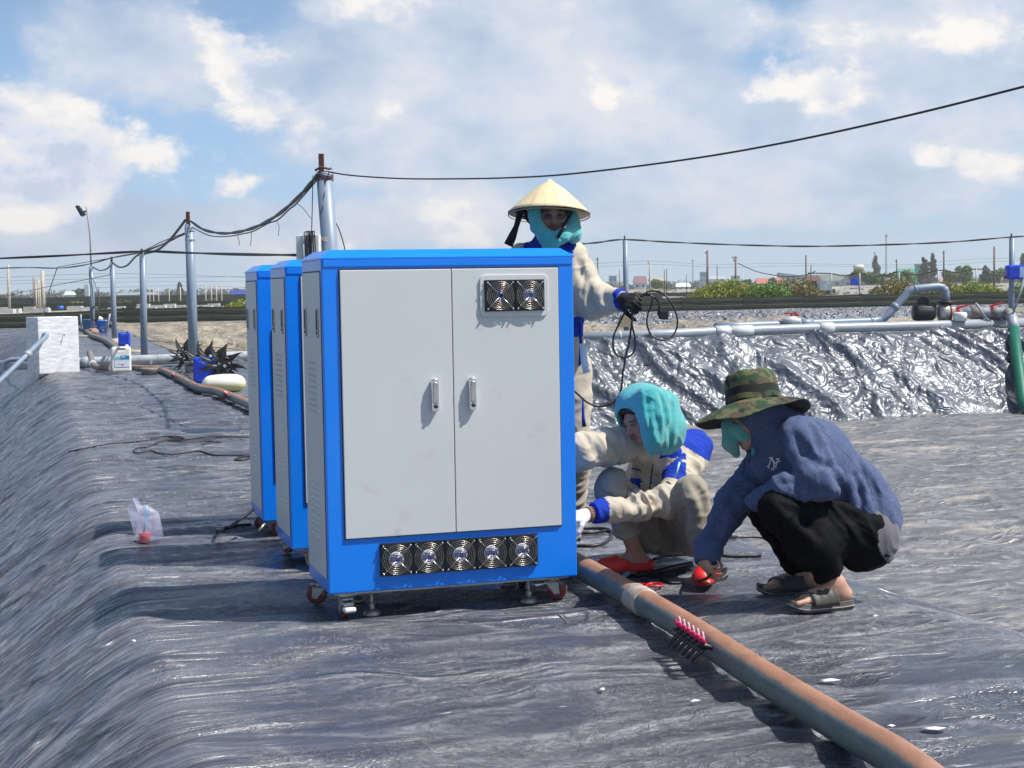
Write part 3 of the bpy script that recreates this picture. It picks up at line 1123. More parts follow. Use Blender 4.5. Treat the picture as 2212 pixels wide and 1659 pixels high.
    if kind == 1:
        m = MB()
        m.ring([(.055, .002), (.055, -.016), (.048, -.024), (.040, -.022)], 28, 'Y', c=(.265, 0, z1 - .235))
        g_ = m.build('gauge', WHTP, cab)
        m = MB()
        m.ring([(.039, -.020), (.039, -.0235)], 24, 'Y', c=(.265, 0, z1 - .235))
        m.build('dial', HUBS, g_)
        m = MB()
        m.tube([(.02, .02, z0 - .004), (-.03, -.03, z0 - .045)], .008, 8)
        m.build('stay_arm', ZINC, cab)
    return cab


def corner_loc(px, py, Y):
    p = at(px, py, Y)
    return p


YAW = math.atan2(UY, UX)


def place_cab(label, bx, by, Yc, kind):
    p = at(bx, by, Yc)
    return make_cabinet(label, (p[0], p[1], p[2] - 0.107), YAW, kind)


place_cab('nearest blue cabinet, two grey doors over a row of five fans', 710.5, 1285, 6.40, 0)
place_cab('middle blue cabinet of the row with a tan caster wheel', 630.6, 1188, 7.62, 2)
place_cab('rearmost blue cabinet of the row with a white round gauge on its front', 568.6, 1127, 8.62, 1)
# ---------------------------------------------------------------- soft bodies from distance fields
def nrm(v):
    v = np.asarray(v, float)
    return v / max(np.linalg.norm(v), 1e-9)


class Fld:
    """a smooth union of round cones and ellipsoids, with optional cuts"""
    def __init__(s, k=0.02):
        s.k = k
        s.P = []
        s.cuts = []

    def cone(s, a, b, ra, rb, lab='', k=None, flat=False, fold=None, sub=False):
        s.P.append(dict(t='c', a=np.array(a, np.float32), b=np.array(b, np.float32), ra=ra, rb=rb, lab=lab, k=k, flat=flat, fold=fold, sub=sub))
        return s

    def ell(s, c, r, axes=None, lab='', k=None, fold=None, sub=False):
        A = np.eye(3) if axes is None else np.array(axes, float)     # rows: the three axes
        s.P.append(dict(t='e', c=np.array(c, np.float32), r=np.array(r, np.float32), A=A.astype(np.float32), lab=lab, k=k, fold=fold, sub=sub))
        return s

    def one(s, p, X):
        if p['t'] == 'c':
            ab = p['b'] - p['a']
            L2 = float(ab @ ab) + 1e-9
            tt = (X - p['a']) @ ab / L2
            t = np.clip(tt, 0, 1)
            d = np.linalg.norm(X - p['a'] - t[:, None] * ab, axis=1) - (p['ra'] + (p['rb'] - p['ra']) * t)
            if p['flat']:
                d = np.maximum(d, (tt - 1) * math.sqrt(L2))
            return d
        q = (X - p['c']) @ p['A'].T
        k0 = np.linalg.norm(q / p['r'], axis=1)
        k1 = np.linalg.norm(q / (p['r'] ** 2), axis=1)
        return k0 * (k0 - 1) / np.maximum(k1, 1e-6)

    def __call__(s, X, labels=False):
        D = None
        raw = []
        for p in s.P:
            d = s.one(p, X)
            if p['sub']:
                k = p['k'] or s.k
                h = np.clip(0.5 - 0.5 * (D + d) / k, 0, 1)
                D = D * (1 - h) + (-d) * h + k * h * (1 - h)
                raw.append(np.full(len(X), 9.0, np.float32))
                continue
            raw.append(d)
            if D is None:
                D = d
            else:
                k = p['k'] or s.k
                h = np.clip(0.5 + 0.5 * (D - d) / k, 0, 1)
                D = D * (1 - h) + d * h - k * h * (1 - h)
        for fn in s.cuts:
            D = np.maximum(D, fn(X))
        if labels:
            return D, np.stack(raw)
        return D

    def bounds(s, pad=0.03):
        lo, hi = [], []
        for p in s.P:
            if p['sub']:
                continue
            if p['t'] == 'c':
                r = max(p['ra'], p['rb'])
                lo.append(np.minimum(p['a'], p['b']) - r)
                hi.append(np.maximum(p['a'], p['b']) + r)
            else:
                r = p['r'].max()
                lo.append(p['c'] - r)
                hi.append(p['c'] + r)
        return np.min(lo, 0) - pad, np.max(hi, 0) + pad


def polygonise(F, vox, pad=0.03):
    lo, hi = F.bounds(pad)
    B = 6
    nb = np.ceil((hi - lo) / (vox * B)).astype(int) + 1
    n = nb * B + 1
    bc = np.stack(np.meshgrid(*[(np.arange(nb[i]) + .5) * B * vox + lo[i] for i in range(3)], indexing='ij'), -1).reshape(-1, 3).astype(np.float32)
    db = F(bc)
    act = np.abs(db) < B * vox * 1.15 + 0.004
    D = np.ones(n, np.float32)
    sgn = np.where(db < 0, -1.0, 1.0).astype(np.float32).reshape(nb)
    D[:-1, :-1, :-1] = np.repeat(np.repeat(np.repeat(sgn, B, 0), B, 1), B, 2)
    ai = np.argwhere(act.reshape(nb))
    off = np.stack(np.meshgrid(*[np.arange(B + 1)] * 3, indexing='ij'), -1).reshape(-1, 3)
    for c0 in range(0, len(ai), 3000):
        idx = (ai[c0:c0 + 3000, None, :] * B + off[None]).reshape(-1, 3)
        X = (idx * vox + lo).astype(np.float32)
        D[idx[:, 0], idx[:, 1], idx[:, 2]] = F(X)
    # surface nets
    ins = D < 0
    c = [ins[i:n[0] - 1 + i, j:n[1] - 1 + j, k:n[2] - 1 + k] for i in (0, 1) for j in (0, 1) for k in (0, 1)]
    cnt = sum(x.astype(np.int8) for x in c)
    cell = (cnt > 0) & (cnt < 8)
    ci = np.argwhere(cell)
    vid = np.full(cell.shape, -1, np.int64)
    vid[cell] = np.arange(len(ci))
    acc = np.zeros((len(ci), 3))
    num = np.zeros(len(ci))
    corners = [(i, j, k) for i in (0, 1) for j in (0, 1) for k in (0, 1)]
    for a in corners:
        for ax in range(3):
            if a[ax] == 1:
                continue
            b = list(a)
            b[ax] = 1
            da = D[ci[:, 0] + a[0], ci[:, 1] + a[1], ci[:, 2] + a[2]]
            dd = D[ci[:, 0] + b[0], ci[:, 1] + b[1], ci[:, 2] + b[2]]
            m = (da < 0) != (dd < 0)
            t = da / np.where(m, da - dd, 1)
            for q in range(3):
                acc[:, q] += np.where(m, a[q] + (t if q == ax else 0), 0)
            num += m
    V = (ci + acc / num[:, None]) * vox + lo
    faces = []
    for ax in range(3):
        sl0 = [slice(None)] * 3
        sl1 = [slice(None)] * 3
        sl0[ax] = slice(0, -1)
        sl1[ax] = slice(1, None)
        e0 = ins[tuple(sl0)]
        e1 = ins[tuple(sl1)]
        o1, o2 = [(1, 2), (2, 0), (0, 1)][ax]
        for flip, msk in ((0, e0 & ~e1), (1, ~e0 & e1)):
            E = np.argwhere(msk)
            E = E[(E[:, o1] > 0) & (E[:, o2] > 0) & (E[:, o1] < n[o1] - 1) & (E[:, o2] < n[o2] - 1)]
            q = []
            for d1, d2 in ((-1, -1), (0, -1), (0, 0), (-1, 0)):
                cc = E.copy()
                cc[:, o1] += d1
                cc[:, o2] += d2
                q.append(vid[cc[:, 0], cc[:, 1], cc[:, 2]])
            q = np.stack(q, 1)
            q = q[(q >= 0).all(1)]
            faces.append(q[:, ::-1] if flip else q)
    return V, np.concatenate(faces)


def vnormals(V, Fq):
    a = V[Fq[:, 2]] - V[Fq[:, 0]]
    b = V[Fq[:, 3]] - V[Fq[:, 1]]
    fn = np.cross(a, b)
    N = np.zeros_like(V)
    for k in range(4):
        np.add.at(N, Fq[:, k], fn)
    return N / np.maximum(np.linalg.norm(N, axis=1), 1e-12)[:, None]


def relax(V, Fq, it=2, w=0.5):
    for _ in range(it):
        S = np.zeros_like(V)
        c = np.zeros(len(V))
        for k in range(4):
            for j in (1, 3):
                np.add.at(S, Fq[:, k], V[Fq[:, (k + j) % 4]])
                np.add.at(c, Fq[:, k], 1)
        V = V * (1 - w) + w * S / np.maximum(c, 1)[:, None]
    return V


FSEED = [0.0]


def soft(name, F, vox, mats, parent=None, fold=0.0, colour=None, keep=None, sm=2, thick=0.0, post=None):
    """mesh a field; folds are pushed along the normals, strongest across each limb"""
    V, Q = polygonise(F, vox)
    V = relax(V, Q, sm)
    FSEED[0] += 3.37
    sd = FSEED[0]
    X = V.astype(np.float32)
    d, raw = F(X, True)
    lab = np.argmin(raw, 0)
    if fold > 0:
        w = np.exp(-(raw - raw.min(0)) / 0.022)
        w /= w.sum(0)
        N = vnormals(V, Q)
        disp = np.zeros(len(V))
        for i, p in enumerate(F.P):
            if p['sub'] or w[i].max() < .01:
                continue
            fo = p['fold'] if p['fold'] is not None else (1.0, 1.0)
            amp, fr = fo[0], fo[1]
            if amp == 0:
                continue
            if len(fo) > 2:
                ax = nrm(fo[2])
            elif p['t'] == 'c':
                ax = nrm(p['b'] - p['a'])
            else:
                ax = p['A'][2]
            al = X @ ax.astype(np.float32)
            q = X - al[:, None] * ax.astype(np.float32)
            wp = pn(X[:, 0] * 6 + sd, X[:, 1] * 6, X[:, 2] * 6)
            n1 = pn(q[:, 0] * 3.2 + al * 13 * fr + wp * 1.6 + sd, q[:, 1] * 3.2 + sd, q[:, 2] * 3.2 + wp)
            n2 = pn(q[:, 0] * 9 + al * 27 * fr - wp * 2, q[:, 1] * 9 + sd * 2, q[:, 2] * 9 + sd)
            g = ridge(n1, 1.8) * 0.85 + ridge(n2, 1.6) * 0.35 - 0.42
            g += pn(X[:, 0] * 9, X[:, 1] * 9 + sd, X[:, 2] * 9) * 0.8
            disp += w[i] * g * amp
        V = V + N * (disp * fold)[:, None]
    if post is not None:
        V = post(V)
    C_ = V[Q].mean(1)
    if keep is not None:
        m = keep(C_, lab[Q[:, 0]])
        V, Q = drop_unused(V, Q[m])
        C_ = V[Q].mean(1)
        if colour is not None or True:
            lab2 = np.argmin(F(V.astype(np.float32), True)[1], 0)
            lab = lab2
    mi = None
    if colour is not None:
        names = [F.P[i]['lab'] for i in lab[Q[:, 0]]]
        mi = colour(C_, np.array(names))
    o = mesh_obj(name, V, Q, mats, parent=parent, smooth=True, midx=mi)
    if thick > 0:
        md = o.modifiers.new('thick', 'SOLIDIFY')
        md.thickness = thick
        md.offset = 0
    return o


def frame(fw, up):
    """right, forward, up"""
    fw = nrm(fw)
    r = nrm(np.cross(fw, up))
    u = np.cross(r, fw)
    return r, fw, u


def head_prims(F, c, fw, up, sc=1.0, lab='head', neck=None):
    """c = middle of the skull; face looks along fw"""
    r, f, u = frame(fw, up)
    A = [r, f, u]

    def P(a, b, h):
        return np.array(c) + (a * r + b * f + h * u) * sc
    k = 0.012
    F.ell(P(0, -.012, .022), np.array([.074, .094, .093]) * sc, A, lab, k)
    F.ell(P(0, .030, -.030), np.array([.060, .058, .075]) * sc, A, lab, .03)
    F.ell(P(0, .040, -.076), np.array([.040, .040, .034]) * sc, A, lab, .03)      # jaw
    F.ell(P(0, .070, -.094), np.array([.019, .014, .013]) * sc, A, lab, .018)      # chin
    F.ell(P(0, .083, .019), np.array([.048, .012, .009]) * sc, A, lab, .016)      # brow
    F.cone(P(0, .088, .004), P(0, .106, -.030), .0075 * sc, .011 * sc, lab, .010)     # nose
    for s_ in (-1, 1):
        F.ell(P(s_ * .011, .098, -.034), np.array([.008, .009, .007]) * sc, A, lab, .006)
        F.ell(P(s_ * .042, .070, -.026), np.array([.020, .016, .016]) * sc, A, lab, .018)   # cheek
        F.ell(P(s_ * .031, .098, .002), np.array([.015, .012, .0095]) * sc, A, lab, .010, sub=True)   # socket
        F.ell(P(s_ * .0305, .0805, .002), np.array([.0125, .0125, .010]) * sc, A, lab, .003)      # lid
        F.ell(P(s_ * .075, -.008, -.006), np.array([.010, .018, .031]) * sc, A, lab, .010)     # ear
    F.ell(P(0, .092, -.0575), np.array([.023, .010, .0052]) * sc, A, 'lip', .004)
    F.ell(P(0, .091, -.0665), np.array([.019, .010, .0055]) * sc, A, 'lip', .004)
    if neck is not None:
        F.cone(P(0, -.02, -.05), neck, .056 * sc, .060 * sc, lab, .03)
    return P


def face_extra(parent, P, fw, up, sc=1.0, gaze=(0, 0)):
    r, f, u = frame(fw, up)
    for s_ in (-1, 1):
        m = MB()
        ctr = P(s_ * .0305, .083, .0005)
        A = Matrix(((r[0], f[0], u[0], ctr[0]), (r[1], f[1], u[1], ctr[1]), (r[2], f[2], u[2], ctr[2]), (0, 0, 0, 1)))
        m.X = A
        m.ring([(.001, -.004), (.0085 * sc, .003), (.0105 * sc, .008), (.008 * sc, .0108), (.001, .0122)], 12, 'Y')
        m.mi = 1
        m.ring([(.0052 * sc, .0095), (.0048 * sc, .0128), (.001, .0138)], 10, 'Y')
        # flatten vertically into an almond
        e = m.build('eye', [EYEW, EYED], parent)
        b = MB()
        b.X = A
        b.tube([(-.019, .006, .0165), (-.008, .0105, .0215), (.008, .011, .0205), (.019, .005, .0165)] if s_ < 0 else [(-.019, .005, .0165), (-.008, .011, .0205), (.008, .0105, .0215), (.019, .006, .0165)], [.0016, .003, .003, .0016], 6)
        b.build('eyebrow', HAIR, parent)
        l = MB()
        l.X = A
        l.tube([(-.0125, .006, .001), (-.006, .0112, .0065), (.004, .0118, .0068), (.0125, .006, .001)], [.0008, .0016, .0016, .0008], 5)
        l.build('eyelid', HAIR, e)


def hand_prims(F, wrist, d, palm_n, side, curl=(50, 60, 40), spread=4, sc=1.0, lab='hand', thumb=(35, 25), wr=0.026, fr=0.0085, curls=None):
    """d: direction of the hand, palm_n: way the palm faces, side: +1/-1 picks the thumb's side"""
    d = nrm(d)
    n = nrm(palm_n - d * (palm_n @ d))
    s = np.cross(d, n) * side                     # toward the thumb
    w = np.array(wrist)
    A = [s, d, n]
    F.ell(w + d * .045 * sc, np.array([.041, .056, .017]) * sc, A, lab, .012)
    F.cone(w - d * .02 * sc, w + d * .03 * sc, wr * sc, .028 * sc, lab, .02)
    L = [(.030, .040, .026, .021, .95), (.010, .045, .029, .022, 1.0), (-.011, .041, .027, .021, .96), (-.030, .033, .020, .018, .82)]
    for i, (o, l1, l2, l3, q) in enumerate(L):
        cu = curl if curls is None else curls[i]
        a = w + d * (.088 - abs(i - 1) * .005) * sc + s * o * sc - n * .002
        dd = nrm(d + s * math.tan(R(spread * (1.5 - i) * .6)))
        ang = 0
        pos = a - dd * .02 * sc
        F.cone(pos, a, fr * 1.15 * sc, fr * 1.12 * sc, lab, .008)
        pos = a
        for j, (ln, cd2) in enumerate(zip((l1, l2, l3), cu)):
            ang += R(cd2)
            dv = dd * math.cos(ang) + n * math.sin(ang)
            nx = pos + dv * ln * sc
            F.cone(pos, nx, fr * (1.0 - .08 * j) * sc * q, fr * (.94 - .1 * j) * sc * q, lab, .004)
            pos = nx
    a = w + d * .025 * sc + s * .030 * sc
    F.ell(w + d * .035 * sc + s * .028 * sc + n * .008, np.array([.017, .028, .015]) * sc, A, lab, .012)
    t1 = nrm(d * .75 + s * .60 + n * math.tan(R(thumb[0])) * .6)
    b = a + t1 * .042 * sc
    t2 = nrm(t1 + n * math.tan(R(thumb[1])) - s * .25)
    c = b + t2 * .032 * sc
    e = c + nrm(t2 + n * .4 - s * .3) * .022 * sc
    F.cone(a, b, .012 * sc, .0105 * sc, lab, .010)
    F.cone(b, c, .0105 * sc, .0095 * sc, lab, .004)
    F.cone(c, e, .0095 * sc, .0078 * sc, lab, .004)
    return F


def foot_prims(F, ankle, heel_dir, fw, L=0.245, lab='foot', z0=0.0, toes=True):
    """fw: horizontal way the toes point; sole at z0"""
    fw = nrm(np.array([fw[0], fw[1], 0.0]))
    sd = np.cross(fw, [0, 0, 1])
    up = np.array([0, 0, 1.0])
    heel = np.array([ankle[0], ankle[1], z0]) - fw * .045
    F.cone(ankle, heel + up * .032 + fw * .012, .036, .031, lab, .02)
    F.cone(heel + up * .030 + fw * .01, heel + fw * L * .62 + up * .026, .030, .026, lab, .03)
    F.cone(np.array(ankle) + fw * .02 - up * .02, heel + fw * L * .62 + up * .034, .032, .020, lab, .03)
    for o in (-.024, .0, .024):
        F.cone(heel + fw * L * .45 + sd * o * .8 + up * .022, heel + fw * L * .74 + sd * o + up * .018, .020, .016, lab, .02)
    for i, (o, l, r) in enumerate(((-.034, .99, .0125), (-.014, .98, .0095), (.002, .955, .009), (.017, .925, .0085), (.031, .885, .008))):
        a = heel + fw * L * (l - .20) + sd * o + up * .018
        b = heel + fw * (L * l - .012) + sd * o * 1.06 + up * (.012)
        F.cone(a, b, r, r * .95, lab, .005)
    return heel, sd


def crease_on(F, pts, r, sub=True, lab='torso', k=.03, depth=0.35, y0=5.4, y1=8.2):
    """press a groove (or raise a fold) into a field along a line of picture points"""
    P = []
    base = Fld(F.k)
    base.P = list(F.P)
    ys = np.arange(y0, y1, .006)
    for px, py in pts:
        d = ray(px, py)
        X = np.stack([d * (y / d[1]) + np.array([0, 0, CAM_H]) for y in ys]).astype(np.float32)
        D = base(X)
        i = int(np.argmax(D < 0))
        if D[i] >= 0:
            continue
        dn = nrm(d)
        P.append(X[i].astype(float) + dn * (r * depth if not sub else -r * depth))
    for i in range(len(P) - 1):
        e = len(P) - 1
        ra = r * (.35 + .65 * math.sin(math.pi * (i + .3) / (e + .6)))
        rb = r * (.35 + .65 * math.sin(math.pi * (i + 1.3) / (e + .6))) if i < e - 1 else r * .35
        F.cone(P[i], P[i + 1], ra, rb, lab, k, fold=(0, 1), sub=sub)
# ---------------------------------------------------------------- people
EYEW = mat('eye_white', (0.28, 0.25, 0.24), .35)
EYED = mat('eye_dark', (0.03, 0.018, 0.012), .2)
HAIR = mat('hair', (0.012, 0.010, 0.010), .5, var=.4, vscale=60)
LIP = mat('lip', (0.30, 0.11, 0.085), .45)


def skin_mat(name, c):
    m = mat(name, c, .50, var=.10, vscale=14, bump=.12, bscale=140, spec=.4)
    b = m.node_tree.nodes['Principled BSDF']
    b.inputs['Subsurface Weight'].default_value = 0.12
    b.inputs['Subsurface Radius'].default_value = (.02, .008, .004)
    b.inputs['Subsurface Scale'].default_value = 0.3
    return m


def cloth_mat(name, c, var=.07, weave=420, rough=.85, dirt=None, bump=.25, heather=0.0, sheen=.15):
    m = bpy.data.materials.new(name)
    m.use_nodes = True
    t = NT(m.node_tree)
    b = t.n['Principled BSDF']
    tc = t.n.new('ShaderNodeTexCoord').outputs['Object']
    n = t.noise(tc, 7.0, 5, .6)
    col = t.ramp(n, ((.3, tuple(q * (1 - var) for q in c)), (.7, tuple(min(1, q * (1 + var)) for q in c))))
    if heather > 0:
        h = t.noise(t.mapping(tc, scale=(1, 1, .32), rot=(0, R(35), 0)), 300, 4, .75, .4)
        lo = tuple(q * (1 - heather) for q in c)
        hi = tuple(min(1, q * (1 + heather) + .05 * heather) for q in c)
        col = t.ramp(h, ((.34, lo), (.5, c), (.66, hi)))
    if dirt is not None:
        dn = t.noise(t.mapping(tc, loc=(3, 1, 2)), 5.0, 6, .65)
        col = t.mix(t.math('MULTIPLY', t.smooth(dn, .52, .72), .6), col, dirt)
    t.l.new(col, b.inputs['Base Color'])
    b.inputs['Roughness'].default_value = rough
    b.inputs['Specular IOR Level'].default_value = .25
    b.inputs['Sheen Weight'].default_value = sheen
    b.inputs['Sheen Roughness'].default_value = .5
    w = t.noise(tc, weave, 2, .5)
    cr = t.math('ABSOLUTE', t.math('SUBTRACT', t.noise(tc, 11, 2, .5, 1.4), .5))
    hgt = t.math('ADD', t.math('MULTIPLY', w, .10), t.math('MULTIPLY', cr, -.8))
    bp = t.n.new('ShaderNodeBump')
    bp.inputs['Strength'].default_value = bump
    bp.inputs['Distance'].default_value = .02
    t.l.new(hgt, bp.inputs['Height'])
    t.l.new(bp.outputs[0], b.inputs['Normal'])
    return m


SKIN1 = skin_mat('skin_one', (0.42, 0.235, 0.165))
SKIN2 = skin_mat('skin_two', (0.40, 0.215, 0.145))
SKIN3 = skin_mat('skin_three', (0.47, 0.27, 0.19))
BEIGE = cloth_mat('workwear_beige', (0.46, 0.41, 0.325), dirt=(0.38, 0.33, 0.26))
KHAKI = cloth_mat('workwear_trousers', (0.27, 0.245, 0.195), dirt=(0.21, 0.18, 0.14))
ROYAL = cloth_mat('workwear_blue', (0.006, 0.035, 0.34), sheen=.0)
PIPING = cloth_mat('workwear_piping', (0.01, 0.015, 0.12))
DENIM = cloth_mat('heather_blue', (0.064, 0.088, 0.175), heather=.42, weave=600, bump=.12, sheen=.05)
BLACKT = cloth_mat('trousers_black', (0.0035, 0.004, 0.0055), bump=.4, sheen=.0, rough=.75)
BLACKT.node_tree.nodes['Principled BSDF'].inputs['Specular IOR Level'].default_value = .10
GREYT = cloth_mat('undershirt_grey', (0.12, 0.115, 0.13))
BLKG = cloth_mat('glove_black', (0.008, 0.008, 0.010), rough=.6)
WHTG = cloth_mat('glove_white', (0.62, 0.60, 0.60))


def towel_mat(name, c):
    m = cloth_mat(name, c, var=.12, weave=300, rough=.95, bump=.1, sheen=.6)
    t = NT(m.node_tree)
    b = t.n['Principled BSDF']
    tc = t.n.new('ShaderNodeTexCoord').outputs['Object']
    n = t.noise(tc, 150, 3, .85)
    n2 = t.noise(tc, 9, 3, .5)
    bp = t.n.new('ShaderNodeBump')
    bp.inputs['Strength'].default_value = 1.0
    bp.inputs['Distance'].default_value = .012
    t.l.new(t.math('ADD', n, t.math('MULTIPLY', n2, .8)), bp.inputs['Height'])
    t.l.new(bp.outputs[0], b.inputs['Normal'])
    return m


TOWEL = towel_mat('towel_aqua', (0.035, 0.56, 0.57))


def band(name, pts, width, m, parent, nrmv=(0, -1, 0), thick=.004):
    """flat ribbon along points; nrmv is the way its face looks"""
    mb = MB()
    P = [np.array(p, float) for p in pts]
    wv = width if hasattr(width, '__len__') else [width] * len(P)
    n = nrm(nrmv)
    v = []
    for i, p in enumerate(P):
        t = nrm(P[min(i + 1, len(P) - 1)] - P[max(i - 1, 0)])
        s = nrm(np.cross(t, n))
        for a, b in ((-1, -1), (1, -1), (1, 1), (-1, 1)):
            v.append(p + s * a * wv[i] / 2 + n * b * thick / 2)
    f = [(0, 3, 2, 1)]
    for i in range(len(P) - 1):
        o = i * 4
        for k in range(4):
            f.append((o + k, o + (k + 1) % 4, o + 4 + (k + 1) % 4, o + 4 + k))
    o = (len(P) - 1) * 4
    f.append((o, o + 1, o + 2, o + 3))
    mb.push(v, f, True)
    return mb.build(name, m, parent)


# ================================================================ standing worker
def person_standing():
    root = empty('person', (0, 0, 0))
    tag(root, 'standing worker in a conical straw hat and aqua scarf behind the front cabinet', 'person')
    hc = at(1193, 463, 7.58)
    fw = np.array([0.06, -1, -0.10])
    up = np.array([0.0, 0, 1])
    B = Fld(.03)
    neck = at(1188, 535, 7.62)
    P = head_prims(B, hc, fw, up, 1.0, neck=neck)
    shR, shL = at(1236, 562, 7.60), at(1132, 562, 7.66)
    hipR, hipL = at(1216, 800, 7.62), at(1168, 800, 7.66)
    elR, wrR = at(1281, 654, 7.50), at(1340, 647, 7.38)
    elL, wrL = at(1108, 680, 7.60), at(1130, 770, 7.45)
    knR, knL = at(1218, 1000, 7.60), at(1166, 1000, 7.62)
    anR, anL = at(1216, 1180, 7.68), at(1166, 1180, 7.66)
    for a in (anR, anL):
        a[2] = ground_z(a[0], a[1]) + .085
    B.cone(neck, at(1186, 640, 7.63), .06, .13, 'torso', .05)
    B.cone(shR, shL, .055, .055, 'torso', .05)
    B.cone(at(1188, 640, 7.63), at(1192, 780, 7.63), .125, .12, 'torso', .05)
    for sh, el, wr in ((shR, elR, wrR), (shL, elL, wrL)):
        B.cone(sh, el, .048, .038, 'arm')
        B.cone(el, wr, .038, .027, 'arm')
    for hp, kn, an in ((hipR, knR, anR), (hipL, knL, anL)):
        B.cone(hp, kn, .08, .055, 'leg')
        B.cone(kn, an, .055, .04, 'leg')
        foot_prims(B, an, None, (0, -1, 0), z0=an[2] - .085)
    soft('body', B, .006, [SKIN1, LIP], root, colour=lambda c, n: (n == 'lip').astype(int), sm=2)
    body = root.children[0]
    face_extra(root, P, fw, up)
    # hair showing beside the face
    Hh = Fld(.02)
    r, f, u = frame(fw, up)
    Hh.ell(P(0, -.022, .035), [.083, .092, .092], [r, f, u], 'hair')
    Hh.ell(P(.060, .030, .020), [.018, .030, .040], [r, f, u], 'hair')
    Hh.ell(P(-.060, .030, .020), [.018, .030, .040], [r, f, u], 'hair')
    soft('hair', Hh, .006, HAIR, root, fold=.003)
    # jacket
    J = Fld(.035)
    J.cone(at(1187, 560, 7.62), at(1190, 640, 7.63), .115, .165, 'torso', .05, fold=(.7, .5, (.3, 0, 1)))
    J.cone(at(1190, 640, 7.63), at(1196, 790, 7.63), .165, .150, 'torso', .05, fold=(1.0, .6, (.2, 0, 1)))
    J.cone(shL + [0.01, 0, -.0], shR - [0.01, 0, 0], .080, .080, 'yoke', .05, fold=(.5, .5))
    J.cone(at(1188, 520, 7.62), at(1188, 545, 7.62), .078, .10, 'collar', .03, flat=False, fold=(.4, 1))
    J.cone(shR, elR, .082, .080, 'sleeve', .04, fold=(1.5, .8))
    J.cone(elR + [0, 0, .012], wrR + nrm(elR - wrR) * .035, .082, .056, 'sleeve', .04, fold=(1.9, 1.0))
    J.cone(wrR + nrm(elR - wrR) * .038, wrR + nrm(wrR - elR) * .012, .050, .047, 'cuff', .006, flat=True, fold=(.2, 1))
    J.cone(shL, elL, .080, .070, 'sleeve', .04, fold=(1.5, .8))
    J.cone(elL, wrL, .070, .050, 'sleeve', .04, fold=(1.5, .8))
    J.ell(P(0, .02, -.05), [.070, .085, .10], None, '', .01, sub=True)

    def colr(c, n):
        d = (c - np.array([0, 0, CAM_H]))
        m = np.zeros(len(c), int)
        m[(n == 'cuff') | (n == 'collar')] = 1
        rel = c - neck
        # blue shoulder yoke, and the collar lapels at the throat
        m[(n != 'sleeve') & (rel[:, 2] > -.045) & (rel[:, 0] < -.06)] = 1
        m[(np.abs(rel[:, 0]) < .085 + .35 * np.clip(rel[:, 2] + .10, -.1, 1)) & (rel[:, 2] > -.10) & (c[:, 1] < 7.62)] = 1
        m[(n == 'torso') & (rel[:, 2] < -.34) & (rel[:, 2] > -.44)] = 1
        return m
    for pts_, r_, sb in (([(1268, 604), (1278, 628), (1296, 648)], .012, True), ([(1256, 628), (1272, 650), (1290, 666)], .012, True), ([(1296, 632), (1308, 648), (1316, 662)], .009, True),
                        ([(1318, 634), (1324, 650), (1326, 662)], .008, True), ([(1252, 566), (1259, 592), (1262, 620)], .010, True), ([(1281, 618), (1296, 640), (1300, 655)], .014, False)):
        crease_on(J, pts_, r_, sb, 'sleeve')
    soft('jacket', J, .007, [BEIGE, ROYAL], root, fold=.013, colour=colr)
    T = Fld(.04)
    T.cone(at(1192, 770, 7.63), at(1192, 830, 7.63), .155, .155, 'hip', .05, fold=(.8, .6))
    for hp, kn, an, dx in ((hipR, knR, anR, .045), (hipL, knL, anL, -.02)):
        T.cone(hp + [dx * .9, 0, 0], kn + [dx, 0, 0], .105, .085, 'leg', .04, fold=(1, .7))
        T.cone(kn + [dx, 0, 0], an + [dx * .3, 0, .03], .085, .075, 'leg', .04, flat=True, fold=(1.2, .8))
    soft('trousers', T, .010, [BEIGE], root, fold=.012)
    # navy stripe hanging along the leg seam, and a paper tag in the pocket
    band('side_stripe', [at(1252, 700, 7.52), at(1255, 745, 7.50), at(1252, 790, 7.5)], [.012, .016, .012], ROYAL, root)
    band('strap_end', [at(1259, 858, 7.50), at(1260, 905, 7.50), at(1262, 922, 7.50)], [.006, .016, .020], ROYAL, root)
    band('paper_tag', [at(1258, 742, 7.46), at(1262, 780, 7.45), at(1268, 805, 7.44)], [.030, .034, .036], mat('paper', (.72, .74, .76), .7), root)
    # scarf: a towel wrapped from the crown under the chin
    S = Fld(.02)

    def Q(px, py, Y):
        return at(px, py, Y)
    pts = [(1158, 438, 7.52, .022), (1155, 465, 7.50, .027), (1162, 490, 7.47, .032), (1178, 512, 7.44, .036), (1196, 519, 7.43, .034), (1215, 508, 7.44, .032), (1229, 497, 7.50, .036)]
    for a, b in zip(pts[:-1], pts[1:]):
        dd_ = Q(*b[:3]) - Q(*a[:3])
        S.cone(Q(*a[:3]), Q(*b[:3]), a[3], b[3], 'wrap', .02, fold=(1.2, 1.9, (-dd_[2], .3 * abs(dd_[0]), dd_[0])))
    S.cone(Q(1233, 446, 7.57), Q(1234, 480, 7.56), .020, .034, 'wrap', .02, fold=(1, 1, (1, 0, 0)))
    S.cone(Q(1234, 480, 7.55), Q(1238, 508, 7.53), .036, .040, 'wrap', .03, fold=(1.3, .8))
    S.cone(Q(1181, 518, 7.44), Q(1181, 545, 7.44), .020, .022, 'tail', .02, fold=(1, 1, (1, 0, 0)))
    r, f, u = frame(fw, up)
    S.ell(P(0, .075, -.01), [.058, .075, .093], [r, f, u], '', .008, sub=True)
    soft('scarf', S, .005, TOWEL, root, fold=.008)
    # spectacles
    g = MB()
